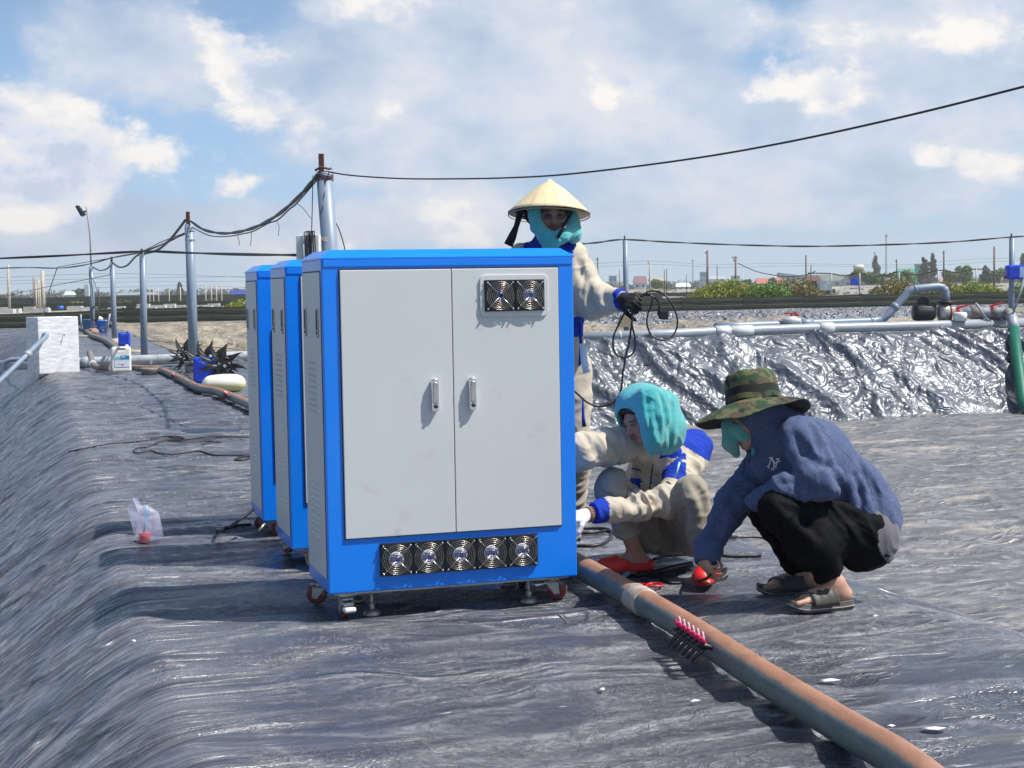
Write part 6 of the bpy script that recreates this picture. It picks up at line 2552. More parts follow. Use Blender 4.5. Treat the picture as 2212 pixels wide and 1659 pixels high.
# ---- the brown pipe that runs along the crest into the foreground
pipeN = []
for px, py in ((1905, 1659 + 170), (1868, 1659 + 20), (1660, 1505), (1455, 1362), (1310, 1270), (1262, 1233)):
    pass
PP = []
for px, py in ((2300, 1960), (2100, 1775), (1962, 1654), (1816, 1566), (1650, 1464), (1495, 1363), (1400, 1306), (1312, 1257)):
    d_ = ray(px, py)
    k_ = (CAM_H - .066) / -d_[2]
    PP.append(np.array([d_[0] * k_, d_[1] * k_, .066]))
spipe = [ (2.52, 9.5), (2.52, 12), (2.48, 15), (2.42, 18), (2.36, 20.5)]
for s_, t_ in spipe:
    x, y = xy(s_, t_)
    PP.append(np.array([x, y, .066 + max(0.0, float(H0(np.array([s_]), np.array([t_]))[0]))]))
for px, py in ((430, 846), (386, 823), (345, 805), (305, 801), (262, 800), (238, 799)):
    q_ = gp(px, py)
    PP.append(np.array([q_[0], q_[1], q_[2] + .05]))
PP = spline(PP, 6)
pbm = bpy.data.materials.new('pipe_brown')
pbm.use_nodes = True
t = NT(pbm.node_tree)
b = t.n['Principled BSDF']
tcx = t.n.new('ShaderNodeTexCoord')
nsep = t.n.new('ShaderNodeSeparateXYZ')
t.l.new(tcx.outputs['UV'], nsep.inputs[0])
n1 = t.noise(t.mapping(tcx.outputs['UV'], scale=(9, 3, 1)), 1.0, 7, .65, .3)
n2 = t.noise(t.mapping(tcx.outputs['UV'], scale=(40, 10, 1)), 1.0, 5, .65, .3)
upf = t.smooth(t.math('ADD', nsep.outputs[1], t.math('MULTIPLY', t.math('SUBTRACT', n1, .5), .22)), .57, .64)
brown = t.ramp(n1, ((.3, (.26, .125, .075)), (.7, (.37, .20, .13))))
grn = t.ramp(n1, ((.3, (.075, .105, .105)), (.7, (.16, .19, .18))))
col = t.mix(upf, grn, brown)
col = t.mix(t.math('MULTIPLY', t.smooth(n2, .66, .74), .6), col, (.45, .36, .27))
t.l.new(col, b.inputs['Base Color'])
b.inputs['Roughness'].default_value = .5
bp = t.n.new('ShaderNodeBump')
bp.inputs['Strength'].default_value = .25
bp.inputs['Distance'].default_value = .004
t.l.new(n2, bp.inputs['Height'])
t.l.new(bp.outputs[0], b.inputs['Normal'])
bp_o = empty('crest_pipe', tuple(PP[0]))
tag(bp_o, 'long brown weathered pipe running along the crest into the foreground', 'pipe')
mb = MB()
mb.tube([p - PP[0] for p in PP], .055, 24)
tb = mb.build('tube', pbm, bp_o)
uvl = tb.data.uv_layers.new(name='uv')
Lc = [0]
for a_, b_ in zip(PP[:-1], PP[1:]):
    Lc.append(Lc[-1] + float(np.linalg.norm(b_ - a_)))
me = tb.data
co = np.zeros(len(me.vertices) * 3)
me.vertices.foreach_get('co', co)
co = co.reshape(-1, 3)
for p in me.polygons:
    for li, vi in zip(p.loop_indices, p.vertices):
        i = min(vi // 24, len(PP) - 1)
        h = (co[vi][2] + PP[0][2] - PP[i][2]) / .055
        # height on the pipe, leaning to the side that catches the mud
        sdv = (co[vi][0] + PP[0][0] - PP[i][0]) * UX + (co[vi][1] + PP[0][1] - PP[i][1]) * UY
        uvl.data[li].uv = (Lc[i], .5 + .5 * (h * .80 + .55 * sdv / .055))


def pipe_point(dist_y):
    i = int(np.argmin([abs(p[1] - dist_y) for p in PP]))
    return PP[i], nrm(PP[i] - PP[max(0, i - 1)]) if i > 0 else nrm(PP[1] - PP[0])


mb = MB()
c_, d_ = pipe_point(6.35)
mb.tube([c_ - d_ * .075 - PP[0], c_ - d_ * .07 - PP[0], c_ + d_ * .07 - PP[0], c_ + d_ * .075 - PP[0]], [.055, .0605, .0605, .056], 24)
mb.build('collar', mat('collar_pale', (.42, .40, .36), .5, dirt=(.3, .2, .14), dlo=.4, dhi=.65, dscale=14), bp_o)
for yy in (14.5, 17.5, 21.5, 22.2):
    mb = MB()
    c_, d_ = pipe_point(yy)
    mb.tube([c_ - d_ * .08 - PP[0], c_ + d_ * .08 - PP[0]], .064, 20)
    mb.build('collar', HOSE, bp_o)
MAG = mat('valve_magenta', (.62, .008, .085), .3)
MAG_GLINT = mat('valve_glint', (.80, .45, .52), .35)  # pale tint painted in for the highlights on the wings


def valve_cluster(parent, Yc, n, sc=1.0):
    """row of little air valves on the shaded side of the pipe: red wing handles and black nozzles"""
    for k in range(n):
        c_, d_ = pipe_point(Yc)
        c_ = c_ + d_ * (k - (n - 1) / 2) * .052 * sc
        side = nrm(np.cross(d_, [0, 0, 1])) * -1.0
        o_ = c_ - PP[0] + side * .050 + np.array([0, 0, .022])
        e = empty('air_valve', tuple(o_))
        e.parent = parent
        dr = nrm(side + np.array([0, 0, .25]))
        mb = MB()
        mb.tube([dr * -.01, dr * .012, dr * .03, dr * .045, dr * .062], [.009, .010, .013, .009, .006], 8)
        dn = nrm(side * .8 - np.array([0, 0, .75]))
        mb.tube([dr * .025, dr * .025 + dn * .035, dr * .025 + dn * .055, dr * .025 + dn * .075], [.009, .009, .0065, .0075], 8)
        mb.build('nozzle', BLACKP, e)
        mb = MB()
        up3 = np.array([0, 0, 1.0])
        for sg, mi in ((1, 0), (-1, 0)):
            mb.mi = mi
            q0 = dr * .030 + up3 * .010
            q1 = q0 + (d_ * sg * .016 + up3 * .010 + dr * .010)
            q2 = q1 + (d_ * sg * .004 + up3 * .014 + dr * .006)
            mb.tube([q0, (q0 + q1) / 2, q1, q2], [.005, .009, .0085, .003], 7)
        mb.ring([(.0085, -.004), (.0085, .008), (.005, .011)], 10, c=tuple(dr * .030 + up3 * .004))
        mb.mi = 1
        mb.tube([dr * .034 + up3 * .010, dr * .030 + up3 * .026 + d_ * .004, dr * .036 + up3 * .050], [.005, .0045, .0035], 6)  # pale stick standing in for the wings' white highlight
        mb.build('wing_handle', [MAG, MAG_GLINT], e)


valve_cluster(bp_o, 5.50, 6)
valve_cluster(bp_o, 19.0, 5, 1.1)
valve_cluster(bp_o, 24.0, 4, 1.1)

# elbow hose behind: from the buckets down to the slim pole, and the swan neck by the white can
z1_ = zf(0, 480, 3.456)
pts = [z1_(*q) for q in ((690, 1180), (730, 1215), (800, 1270), (870, 1295), (930, 1325), (985, 1365), (1020, 1400))]
pipe_run('hose', 'brown hose winding from the far buckets past the slim pole', spline([gp(x, y) + np.array([0, 0, .07]) for x, y in pts], 5), .075, HOSE, cat='hose', n=12)
pts = [z1_(*q) for q in ((775, 1400), (790, 1440), (805, 1500), (850, 1525), (905, 1530), (960, 1532))]
sw = [at(pts[0][0], pts[0][1], 29.0), at(pts[1][0], pts[1][1], 28.6), at(pts[2][0], pts[2][1], 27.9), at(pts[3][0], pts[3][1], 27.6), at(pts[4][0], pts[4][1], 27.5), at(pts[5][0], pts[5][1], 27.4)]
pipe_run('swan_neck_pipe', 'bent pipe fitting rising to the long pale pipe left of the white jerrycan', spline(sw, 5), .055, HOSE, cat='pipe', n=12, collars=((.62, .12, .015),))

# ---- pipes in front of the wrapped cabinet
pA = [z1_(*q) for q in ((-60, 1700), (0, 1640), (210, 1440), (330, 1320), (398, 1262))]
PA = [at(x, y, 25.0 + i * .5) for i, (x, y) in enumerate(pA)]
PA += [at(*z1_(405, 1243), 27.2), at(*z1_(385, 1236), 27.7), at(*z1_(345, 1240), 28.3)]
pipe_run('slanting_pipe', 'blue grey pipe slanting up in front of the plastic wrapped cabinet', PA, .043, PVC, n=14, collars=((.36, .12, .018), (.86, .08, .010)), cm=PVCG)
pB = [z1_(*q) for q in ((-60, 1640), (0, 1560), (40, 1490), (85, 1462), (140, 1456), (235, 1455))]
pipe_run('bent_pipe', 'low bent blue grey pipe at the left edge below the slanting pipe', spline([at(x, y, 26.2) for x, y in pB], 4), .040, PVC, n=12)

# ---- plastic wrapped cabinet
wr_m = bpy.data.materials.new('stretch_wrap')
wr_m.use_nodes = True
t = NT(wr_m.node_tree)
b = t.n['Principled BSDF']
tcx = t.n.new('ShaderNodeTexCoord').outputs['Object']
v_ = t.mapping(tcx, scale=(1, 1, 4), rot=(0, R(-16), 0))
na = t.noise(v_, 5.0, 4, .55, .3)
t.l.new(t.ramp(na, ((.3, (.52, .55, .57)), (.45, (.66, .67, .68)), (.62, (.80, .80, .80)))), b.inputs['Base Color'])
b.inputs['Roughness'].default_value = .22
bp = t.n.new('ShaderNodeBump')
bp.inputs['Strength'].default_value = .9
bp.inputs['Distance'].default_value = .012
t.l.new(t.math('ABSOLUTE', t.math('SUBTRACT', na, .5)), bp.inputs['Height'])
t.l.new(bp.outputs[0], b.inputs['Normal'])
p0 = at(*z1_(340, 1538), 27.5)
wc = empty('wrapped_cabinet', (p0[0], p0[1], ground_z(p0[0], p0[1])), R(37))
tag(wc, 'cabinet wrapped in clear plastic film on casters at the left', 'cabinet')
WW, WD, WH = .75, .60, 1.02
mb = MB()
mb.box(0, WW, 0, WD, .11, .11 + WH, .012)
bo = mb.build('shell', wr_m, wc)
for x_ in (.06, WW - .08):
    caster(wc, x_, .08, .11, R(20), False)
mb = MB()
mb.tube([(WW * .62, -.012, .80), (WW * .58, -.012, .72), (WW * .54, -.010, .63)], .004, 5)
mb.box(WW * .61, WW * .66, -.012, -.002, .795, .815)
mb.build('latch', ZINC, wc)


# ---- jerrycans
def jerry(name, label, px, py, h, w, d, m, rz=0.2, lab=None, group='blue plastic jerrycans', capm=None, upside=False):
    p = gp(px, py)
    e = empty(name, (p[0], p[1], p[2] - .01), rz)
    tag(e, label, 'jerrycan', group)
    F = Fld(.03)
    q = np.array([w / 2, d / 2, h / 2])
    rr = .045

    class Bx:
        pass

    def f(X):
        a = np.abs(X - np.array([0, 0, h / 2], np.float32)) - (q - rr)
        dd = np.linalg.norm(np.maximum(a, 0), axis=1) + np.minimum(a.max(1), 0) - rr
        # handle hollow, ribs, shoulder
        t_ = (X[:, 2] / h)
        if upside:
            t_ = 1 - t_
        dd += .006 * sstep(.15, .2, t_) * (1 - sstep(.55, .6, t_)) * (np.abs(X[:, 0]) < w * .33)
        hc_ = np.stack([X[:, 0] * 1.0, X[:, 2] - (h * (.90 if not upside else .10)), X[:, 1] * .0], -1)
        hole = np.maximum(np.abs(X[:, 0]) - w * .20, np.abs(X[:, 2] - h * (.90 if not upside else .10)) - h * .028)
        return np.maximum(dd, -hole + .006)

    class G_:
        P = [dict(sub=False, lab='b')]

        def bounds(s_, pad=.03):
            return np.array([-w / 2, -d / 2, 0]) - pad, np.array([w / 2, d / 2, h]) + pad

        def __call__(s_, X, labels=False):
            v = f(X)
            return (v, v[None]) if labels else v
    V, Qd = polygonise(G_(), .012)
    V = relax(V, Qd, 1)
    mesh_obj('body', V, Qd, m, parent=e, smooth=True)
    mb = MB()
    zc = h + .0 if not upside else -.0
    if not upside:
        mb.ring([(.03, h - .02), (.03, h + .025), (.026, h + .032)], 14, c=(w * .30, 0, 0))
        mb.build('cap', capm or m, e)
    if lab is not None:
        lab(e, w, d, h)
    return e


def can_label(e, w, d, h):
    mb = MB()
    y = -d / 2 - .004
    mb.box(-w * .30, w * .42, y, y + .01, h * .22, h * .62)
    mb.mi = 1
    mb.box(-w * .30, w * .42, y - .002, y, h * .50, h * .62)
    mb.mi = 2
    mb.box(-w * .02, w * .40, y - .004, y - .002, h * .53, h * .66)
    mb.mi = 3
    for k in range(4):
        mb.box(-w * .16 + k * .03, -w * .16 + k * .03 + .018, y - .004, y - .002, h * .33, h * .345)
    mb.ring([(.018, y - .004), (.018, y)], 12, 'Y', c=(w * .08, 0, h * .30))
    mb.build('label_sheet', [mat('lab_white', (.68, .70, .78), .5), mat('lab_cyan', (.18, .50, .66), .5), mat('lab_blue', (.02, .22, .50), .5), mat('lab_violet', (.35, .28, .55), .5)], e)
    # bold initials printed on the blue field of the label
    mb = MB()
    yy = y - .006
    X0, Z0 = w * .03, h * .545
    for a, b in (((0, 0), (0, .035)), ((0, .035), (.018, .035)), ((.018, .035), (.018, .018)), ((.018, .018), (0, .018)), ((.030, 0), (.055, .035)), ((.055, 0), (.030, .035))):
        mb.tube([np.array([X0 + a[0], yy, Z0 + a[1]]), np.array([X0 + b[0], yy, Z0 + b[1]])], .0035, 4)
    mb.build('lettering', mat('lab_white', (.68, .70, .78), .5), e)


z2_ = zf(230, 780, 5.267)
jerry('jerrycan', 'white jerrycan with a blue and white label in front of the long pipe', 262, 803, .46, .36, .27, WPLAST, .25, can_label, group=None)
jerry('jerrycan', 'small blue jerrycan beside the concrete foot of the slim pole', 269, 746, .37, .31, .24, BPLAST, .15, capm=REDV)
jerry('jerrycan', 'blue jerrycan standing in front of the black paddle wheels', 443, 828, .41, .33, .24, BPLAST, .1, capm=WPLAST)
# lying can
p = gp(478, 849)
e = empty('lying_jerrycan', (p[0], p[1] + .15, p[2]), .12)
tag(e, 'milky yellow jerrycan lying on its side beside the crest pipe', 'jerrycan')
F_ = Fld(.05)
F_.cone((-.17, 0, .125), (.17, 0, .125), .115, .115, 'b', .05)
F_.ell((.02, 0, .125), (.27, .15, .125), None, 'b', .05)
F_.cone((-.22, -.02, .10), (-.29, -.03, .085), .07, .035, 'b', .05)
F_.cone((.12, -.0, .125), (.21, 0, .125), .11, .10, 'b', .05)
ym = bpy.data.materials.new('plastic_yellowish')
ym.use_nodes = True
t = NT(ym.node_tree)
b = t.n['Principled BSDF']
sp_ = t.n.new('ShaderNodeSeparateXYZ')
t.l.new(t.n.new('ShaderNodeTexCoord').outputs['Object'], sp_.inputs[0])
t.l.new(t.mix(t.smooth(sp_.outputs[2], .10, .15), (.66, .63, .34), (.72, .71, .62)), b.inputs['Base Color'])
b.inputs['Roughness'].default_value = .35
soft('body', F_, .012, ym, e)
mb = MB()
mb.ring([(.030, -.345), (.032, -.30)], 12, 'X', c=(0, -.03, .083))
mb.build('cap', REDV, e)

# ---- paddle wheels
PADB = mat('paddle_black', (.008, .008, .009), .42)
pw = gp(486, 822)
A0 = at(484, 790, 22.4)
A1 = at(394, 764, 28.2)
axd = nrm(A1 - A0)
pe = empty('paddle_wheel_shaft', tuple(A0))
tag(pe, 'shaft of black spiked paddle wheels lying behind the blue jerrycan', 'paddle wheels')
mb = MB()
mb.tube([A0 * 0 - axd * .08, A1 - A0], .022, 10)
mb.build('shaft', ZINC, pe)
e1 = nrm(np.cross([0, 0, 1.0], axd))
e2 = np.cross(axd, e1)
wheel0 = None
LA = np.linalg.norm(A1 - A0)


def wheel_mesh():
    mb = MB()
    n = 24
    for s_ in (-1, 1):
        # ring and hub plate
        pass
    mb.tube([np.array([.12 * math.cos(a), .12 * math.sin(a), 0]) for a in np.linspace(0, 2 * math.pi, n, endpoint=False)], .018, 6, closed=True)
    mb.ring([(.05, -.03), (.05, .03)], 14)
    mb.ring([(.028, -.045), (.028, .045)], 10)
    for k in range(8):
        a = 2 * math.pi * k / 8
        ca, sa = math.cos(a), math.sin(a)

        def T(r, s, z):
            return (r * ca - s * sa, r * sa + s * ca, z)
        mb.push([T(.04, -.014, -.006), T(.13, -.014, -.006), T(.13, .014, -.006), T(.04, .014, -.006), T(.04, -.014, .006), T(.13, -.014, .006), T(.13, .014, .006), T(.04, .014, .006)],
                [(3, 2, 1, 0), (4, 5, 6, 7), (0, 1, 5, 4), (1, 2, 6, 5), (2, 3, 7, 6), (3, 0, 4, 7)])
        # scooped blade narrowing to a hooked tip
        rows = []
        for r, w, bend, ht in ((.11, .040, 0, .04), (.16, .075, .004, .06), (.21, .058, .012, .05), (.26, .034, .026, .03), (.305, .016, .048, .015), (.33, .004, .075, .006)):
            rows.append([T(r, bend - w * .5, -ht * .6), T(r - .006, bend + w * .05, -ht * .5), T(r, bend + w * .5, 0), T(r - .006, bend + w * .05, ht * .5), T(r, bend - w * .5, ht * .6)])
        v = [p for rw in rows for p in rw]
        f = [(i * 5 + j, i * 5 + j + 1, (i + 1) * 5 + j + 1, (i + 1) * 5 + j) for i in range(5) for j in range(4)]
        mb.push(v, f, True)
    return mb


wm_ = wheel_mesh()
Mw = Matrix(((e1[0], e2[0], axd[0]), (e1[1], e2[1], axd[1]), (e1[2], e2[2], axd[2])))
w0 = wm_.build('paddle_wheel', PADB, pe)
for k in range(7):
    o = w0 if k == 0 else w0.copy()
    if k:
        C.objects.link(o)
        o.parent = pe
    dpos = axd * LA * (0.0, .11, .22, .33, .45, .84, .97)[k]
    Rz = Matrix.Rotation(R(17 * k), 3, 'Z')
    MM = (Mw @ Rz).to_4x4()
    MM.translation = Vector(dpos + np.array([0, 0, .02 * math.sin(k)]))
    o.matrix_local = MM

# squashed pot, brown lid
p = gp(*z2_(760, 835))
e = empty('muddy_pail', (p[0], p[1], p[2] - .02))
tag(e, 'squat muddy brown pail with a wire handle beside the crest pipe', 'pail')
mb = MB()
mb.ring([(.12, 0), (.15, .10), (.152, .13), (.13, .13), (.12, .03)], 18)
mb.build('pail_body', HOSE, e)
mb = MB()
mb.tube([(-.0, 0, .12), (.02, 0, .22), (.05, 0, .27), (.04, .0, .14)], .006, 5)
mb.build('handle', mat('rope_pale', (.55, .52, .42), .9), e)

# buckets by the lamp pole
for i, (zx, zy, c, lb) in enumerate(((778, 1222, (.03, .18, .40), 'teal blue bucket left of the lamp pole foot'), (868, 1230, (.02, .16, .62), 'blue bucket with white print right of the lamp pole foot'))):
    x_, y_ = z1_(zx, zy)
    p = gp(x_, y_)
    e = empty('bucket', (p[0], p[1], p[2] - .02))
    tag(e, lb, 'bucket', 'blue buckets round the lamp pole')
    mb = MB()
    mb.ring([(.21, 0), (.25, .46), (.265, .47), (.262, .50), (.23, .50), (.20, .04)], 20)
    mb.build('bucket_body', mat('bucket_blue_%s' % 'ab'[i], c, .4, dirt=(.6, .65, .7) if i else None, dlo=.52, dhi=.6, dscale=6), e)
    if i:
        mb = MB()
        mb.ring([(.02, .46), (.13, .50), (.12, .58), (.03, .64)], 10)
        mb.build('lump', mat('foam_pale', (.65, .62, .45), .8), e)
mb = MB()
mb.tube([at(*z1_(953, 1060), 50), at(*z1_(920, 1232), 50)], .03, 6)
tag(mb.build('stick', PVCG), 'thin stick leaning near the far blue buckets', 'stick')
mb = MB()
mb.tube([at(*z1_(700, 1065), 52), at(*z1_(703, 1180), 52)], .03, 6)
tag(mb.build('post', PVCG), 'short thin post just right of the wrapped cabinet', 'post')
# timber scraps lying by the pole
for i, (zx, zy) in enumerate(((720, 1262), (1170, 1395))):
    p = gp(*z1_(zx, zy))
    mb = MB()
    mb.box(-.22, .22, -.10, .10, 0, .06, .01)
    o = mb.build('board_scrap', mat('board', (.50, .42, .30), .85, var=.2), None, loc=(p[0], p[1], p[2]))
    o.rotation_euler = (0, .06, .4 * i + .2)
    tag(o, ('pale board scrap behind the wrapped cabinet', 'pale board scrap lying left of the third pole')[i], 'board', 'pale board scraps')

# ---- drink in a bag
z3_ = zf(200, 1050, 4.424)
bp0 = gp(*z3_(720, 1368))
de = empty('drink_bag', tuple(bp0))
tag(de, 'clear plastic bag round a red iced drink with a blue straw', 'drink')
kx = bp0[1] / FPX / 4.424 * .8614 * 1.0
mb = MB()
mb.ring([(.030, 0.0), (.034, .052), (.033, .053)], 18)
mb.build('drink', mat('drink_red', (.70, .012, .018), .15), de)
mb = MB()
mb.ring([(.031, -.001), (.041, .115), (.042, .118)], 18, caps=False)
cupm = mat('cup_clear', (.85, .87, .95), .12, alpha=.14)
mb.build('cup', cupm, de)
mb = MB()
mb.tube([np.array([-.008, -.004, .01]), np.array([.020, -.003, .205])], .0045, 8)
mb.build('straw', mat('straw_blue', (.01, .32, .62), .3), de)
F_ = Fld(.01)
bagm = mat('bag_film', (.72, .74, .98), .3, alpha=.26, var=.1, bump=.8, bscale=25)
outl = [(.635, 1372), (.60, 1250), (.535, 1050), (.525, 1000), (.575, 900), (.60, 872), (.625, 885), (.622, 945), (.66, 965), (.75, 955), (.81, 985), (.88, 1040), (.905, 1180), (.935, 1325), (.80, 1350)]
pts2 = []
for a, b_ in outl:
    q = at(*z3_(a * 1000, b_), bp0[1])
    pts2.append(q - bp0)
cen = np.mean(pts2, 0)
V = []
for lay, (scx, yy) in enumerate(((1.0, 0.0), (.93, -.022), (.72, -.042), (.38, -.052), (0.02, -.055))):
    for q in pts2:
        c_ = cen + (q - cen) * scx
        V.append((c_[0], yy + .010 * math.sin(31 * c_[0] + 47 * c_[2]), c_[2]))
n_ = len(pts2)
fs_ = [(i * n_ + k, i * n_ + (k + 1) % n_, (i + 1) * n_ + (k + 1) % n_, (i + 1) * n_ + k) for i in range(4) for k in range(n_)]
V2 = [(x, -y + .0, z) for x, y, z in V]
mb = MB()
mb.push(V, fs_, True)
mb.push(V2, [q[::-1] for q in fs_], True)
mb.build('bag', bagm, de)

# ---- cables lying about
for lb, P_, r in (
    ('thin dark cable snaking over the liner behind the drink bag', [(-120, 372), (0, 350), (300, 290), (600, 262), (780, 238), (900, 208), (990, 200), (1100, 205), (1165, 232), (1140, 250), (1000, 240), (880, 265), (760, 320), (640, 335), (598, 365), (640, 385), (720, 372), (800, 365), (900, 395), (1050, 405)], .006),
    ('dark cable from the loop toward the rear cabinet foot', [(780, 225), (860, 215), (960, 200), (1040, 218), (1170, 236), (1300, 222), (1500, 206), (1700, 208), (1890, 212)], .006),
    ('short cable end pointing at the rear cabinet', [(960, 235), (1060, 262), (1250, 262), (1420, 258), (1572, 262), (1480, 270), (1350, 290)], .006),
    ('wavy cable running to the foot of the rear cabinet', [(1050, 405), (1200, 380), (1330, 370), (1480, 410), (1650, 418), (1850, 418), (1890, 440), (1800, 470), (1720, 462), (1800, 432), (1890, 425)], .007)):
    mb = MB()
    mb.tube(on_ground([z3_(*q) for q in P_], r, 5), r, 6)
    tag(mb.build('ground_cable', CABLEW), lb, 'cable', 'cables lying on the liner')
c0 = at(*z3_(1930, 1005), 8.62)
c1 = gp(*z3_(1525, 1255))
mb = MB()
q1 = at(*z3_(1700, 1175), 8.4)
mb.tube(spline([c0, at(*z3_(1790, 1110), 8.5), q1, at(*z3_(1600, 1225), 8.3), c1 + [0, 0, .012], gp(*z3_(1600, 1235)) + [0, 0, .01], gp(*z3_(1720, 1205)) + [0, 0, .01], gp(*z3_(1900, 1190)) + [0, 0, .01]], 6), .009, 8)
tag(mb.build('supply_cable', CABLE), 'black power cord drooping from the rear cabinet to the liner', 'cable')
z4_ = zf(1440, 1220, 4.809)
for lb, P_, r in (
    ('coiled grey cable beside the front cabinet, below the gloved hand', [(-60, 535), (80, 525), (250, 520), (400, 535), (455, 580), (430, 650), (350, 710), (220, 738), (60, 738), (-80, 740)], .009),
    ('inner strand of the cable coil beside the front cabinet', [(-60, 575), (100, 580), (260, 570), (380, 550), (445, 560)], .008),
    ('black cable running off behind the worker in blue toward the right', [(1650, 600), (1770, 622), (1950, 628), (2150, 620), (2350, 640)], .009),
    ('black cable lying between the two crouching workers', [(960, 905), (1010, 880), (1100, 860), (1250, 845), (1500, 830), (1720, 845), (1950, 860), (2250, 855)], .009)):
    mb = MB()
    mb.tube(on_ground([z4_(*q) for q in P_], r, 5), r, 7)
    tag(mb.build('ground_cable', CABLE), lb, 'cable', 'cables lying on the liner')
mb = MB()
w_ = at(*z4_(1640, 1085), 6.52)
P_ = on_ground([z4_(*q) for q in ((735, 1105), (850, 1085), (1050, 1050), (1250, 1000), (1420, 965))], .013, 5)
mb.tube(P_, .013, 8)
tag(mb.build('ground_cable', CABLE), 'thick black cable crossing the liner behind the scissors', 'cable', 'cables lying on the liner')
mb = MB()
P_ = [at(*z4_(1655, 1055), 6.50), at(*z4_(1600, 1105), 6.5), at(*z4_(1500, 1140), 6.52)] + on_ground([z4_(*q) for q in ((1330, 1180), (1150, 1175), (1050, 1120), (980, 1090))], .006, 4)
mb.tube(spline(P_, 2), .006, 7)
tag(mb.build('ground_cable', CABLE), 'thin black cable held in the fingers of the worker in blue', 'cable', 'cables lying on the liner')

# scissors
sc0 = gp(*z4_(840, 1225))
se = empty('scissors', (sc0[0], sc0[1], sc0[2] + .012), .12)
tag(se, 'red handled scissors lying on the liner beside the brown pipe', 'scissors')
mb = MB()
for sx, sy, rx, ry in ((-.02, .0, .034, .022), (.052, .004, .036, .022)):
    mb.tube([np.array([sx + rx * math.cos(a), sy + ry * math.sin(a) * 1.3, .002 * math.sin(a)]) for a in np.linspace(0, 2 * math.pi, 20, endpoint=False)], .0052, 6, closed=True)
mb.tube([(-.05, .0, 0), (-.066, .012, 0)], .006, 6)
mb.build('finger_loops', mat('scissor_red', (.60, .015, .02), .35), se)
mb = MB()
mb.push([(-.05, -.006, .004), (-.05, .008, .004), (-.15, .040, .003), (-.05, -.006, .007), (-.05, .008, .007), (-.15, .040, .005)], [(0, 1, 2), (5, 4, 3), (0, 3, 4, 1), (1, 4, 5, 2), (2, 5, 3, 0)])
mb.push([(-.05, .010, .000), (-.05, .022, .000), (-.145, .060, .0), (-.05, .010, .003), (-.05, .022, .003), (-.145, .060, .002)], [(0, 1, 2), (5, 4, 3), (0, 3, 4, 1), (1, 4, 5, 2), (2, 5, 3, 0)])
mb.build('blades', CHROME, se)
# strip of blue-grey tape
tp = on_ground([z4_(*q) for q in ((480, 1110), (560, 1125), (650, 1105), (730, 1085))], .01, 3)
band('tape_strip', [p + np.array([0, 0, .012 + .008 * math.sin(i * 1.3)]) for i, p in enumerate(tp)], .05, mat('tape_grey', (.16, .24, .30), .5), None, nrmv=(0, 0, 1))
tag(bpy.data.objects['tape_strip'], 'blue grey strip of tape curling beside the brown pipe', 'tape')

# small litter
scrap_m = mat('scrap_white', (.72, .73, .72), .6)
for i, (px, py, w_, lb) in enumerate(((1890, 1338, .016, 'round pale scrap right of the sandals'), (742 * .39, 1392, .014, 'tiny white scrap on the slope below the drink bag'), (1790, 1478, .028, 'torn white scrap near the brown pipe and sandals'), (2020, 1583, .034, 'long torn white scrap at the lower right'),
                                       (1500, 1523, .024, 'white scrap in the shade line of the brown pipe'), (1300, 1498, .014, 'white scrap just left of the pipe shadow'), (1925, 1578, .016, 'small pale scrap left of the long torn one'))):
    p = gp(px, py)
    mb = MB()
    n = 9
    rnd = random.Random(i)
    vs = [(w_ * (1.0 if i not in (3, 2) else 1.5) * math.cos(2 * math.pi * k / n) * rnd.uniform(.6, 1.1), w_ * .55 * math.sin(2 * math.pi * k / n) * rnd.uniform(.5, 1.1), .004 + rnd.uniform(0, .006)) for k in range(n)] + [(0, 0, .012)]
    mb.push(vs, [(k, (k + 1) % n, n) for k in range(n)], True)
    o = mb.build('scrap', scrap_m, None, loc=(p[0], p[1], p[2] + .008))
    o.rotation_euler = (0, 0, rnd.uniform(-.3, .6))
    md = o.modifiers.new('t', 'SOLIDIFY')
    md.thickness = .002
    tag(o, lb, 'scrap', 'white scraps on the liner')

# ---- cable in the standing worker's hand, with its plug
z7_ = zf(1440, 680, 4.147)
he = empty('held_cable', tuple(at(*z7_(640, 260), 7.30)))
tag(he, 'black cable with a two pin plug held in loops by the standing worker', 'cable')
h0 = at(*z7_(640, 260), 7.30)
mb = MB()
loopA = [(700, 262), (760, 215), (830, 205), (900, 222), (960, 265), (1020, 350), (1055, 430), (1075, 520), (1060, 610), (1020, 675), (960, 712), (890, 715), (830, 690), (780, 630), (755, 540), (765, 450), (795, 370), (812, 300), (795, 250), (740, 235), (690, 262)]
P_ = [at(*z7_(*q), 7.28 + .015 * math.sin(i)) - h0 for i, q in enumerate(loopA)]
mb.tube(spline(P_, 4), .0042, 7)
P_ = [at(*z7_(*q), 7.29) - h0 for q in ((690, 262), (740, 250), (790, 250), (840, 280), (880, 330), (886, 400), (884, 440), (895, 470))]
mb.tube(spline(P_, 4), .0046, 7)
P_ = [at(*z7_(*q), 7.30 + .01 * i % .03) - h0 for i, q in enumerate(((555, 370), (520, 440), (460, 560), (415, 660), (402, 760), (415, 830), (450, 875), (510, 898), (570, 888), (615, 845), (635, 770), (630, 690), (610, 600), (600, 520), (605, 390)))]
mb.tube(spline(P_, 4), .0046, 7)
P_ = [at(*z7_(*q), 7.30) - h0 for i, q in enumerate(((608, 390), (600, 520), (582, 660), (560, 790), (535, 880), (520, 980), (503, 1080), (495, 1180), (480, 1260), (440, 1330), (390, 1380), (300, 1405), (220, 1400), (130, 1360), (60, 1300), (-10, 1235)))]
mb.tube(spline(P_, 4), .0050, 7)
mb.build('cable_loop', CABLE, he)
pc = at(*z7_(918, 458), 7.28) - h0
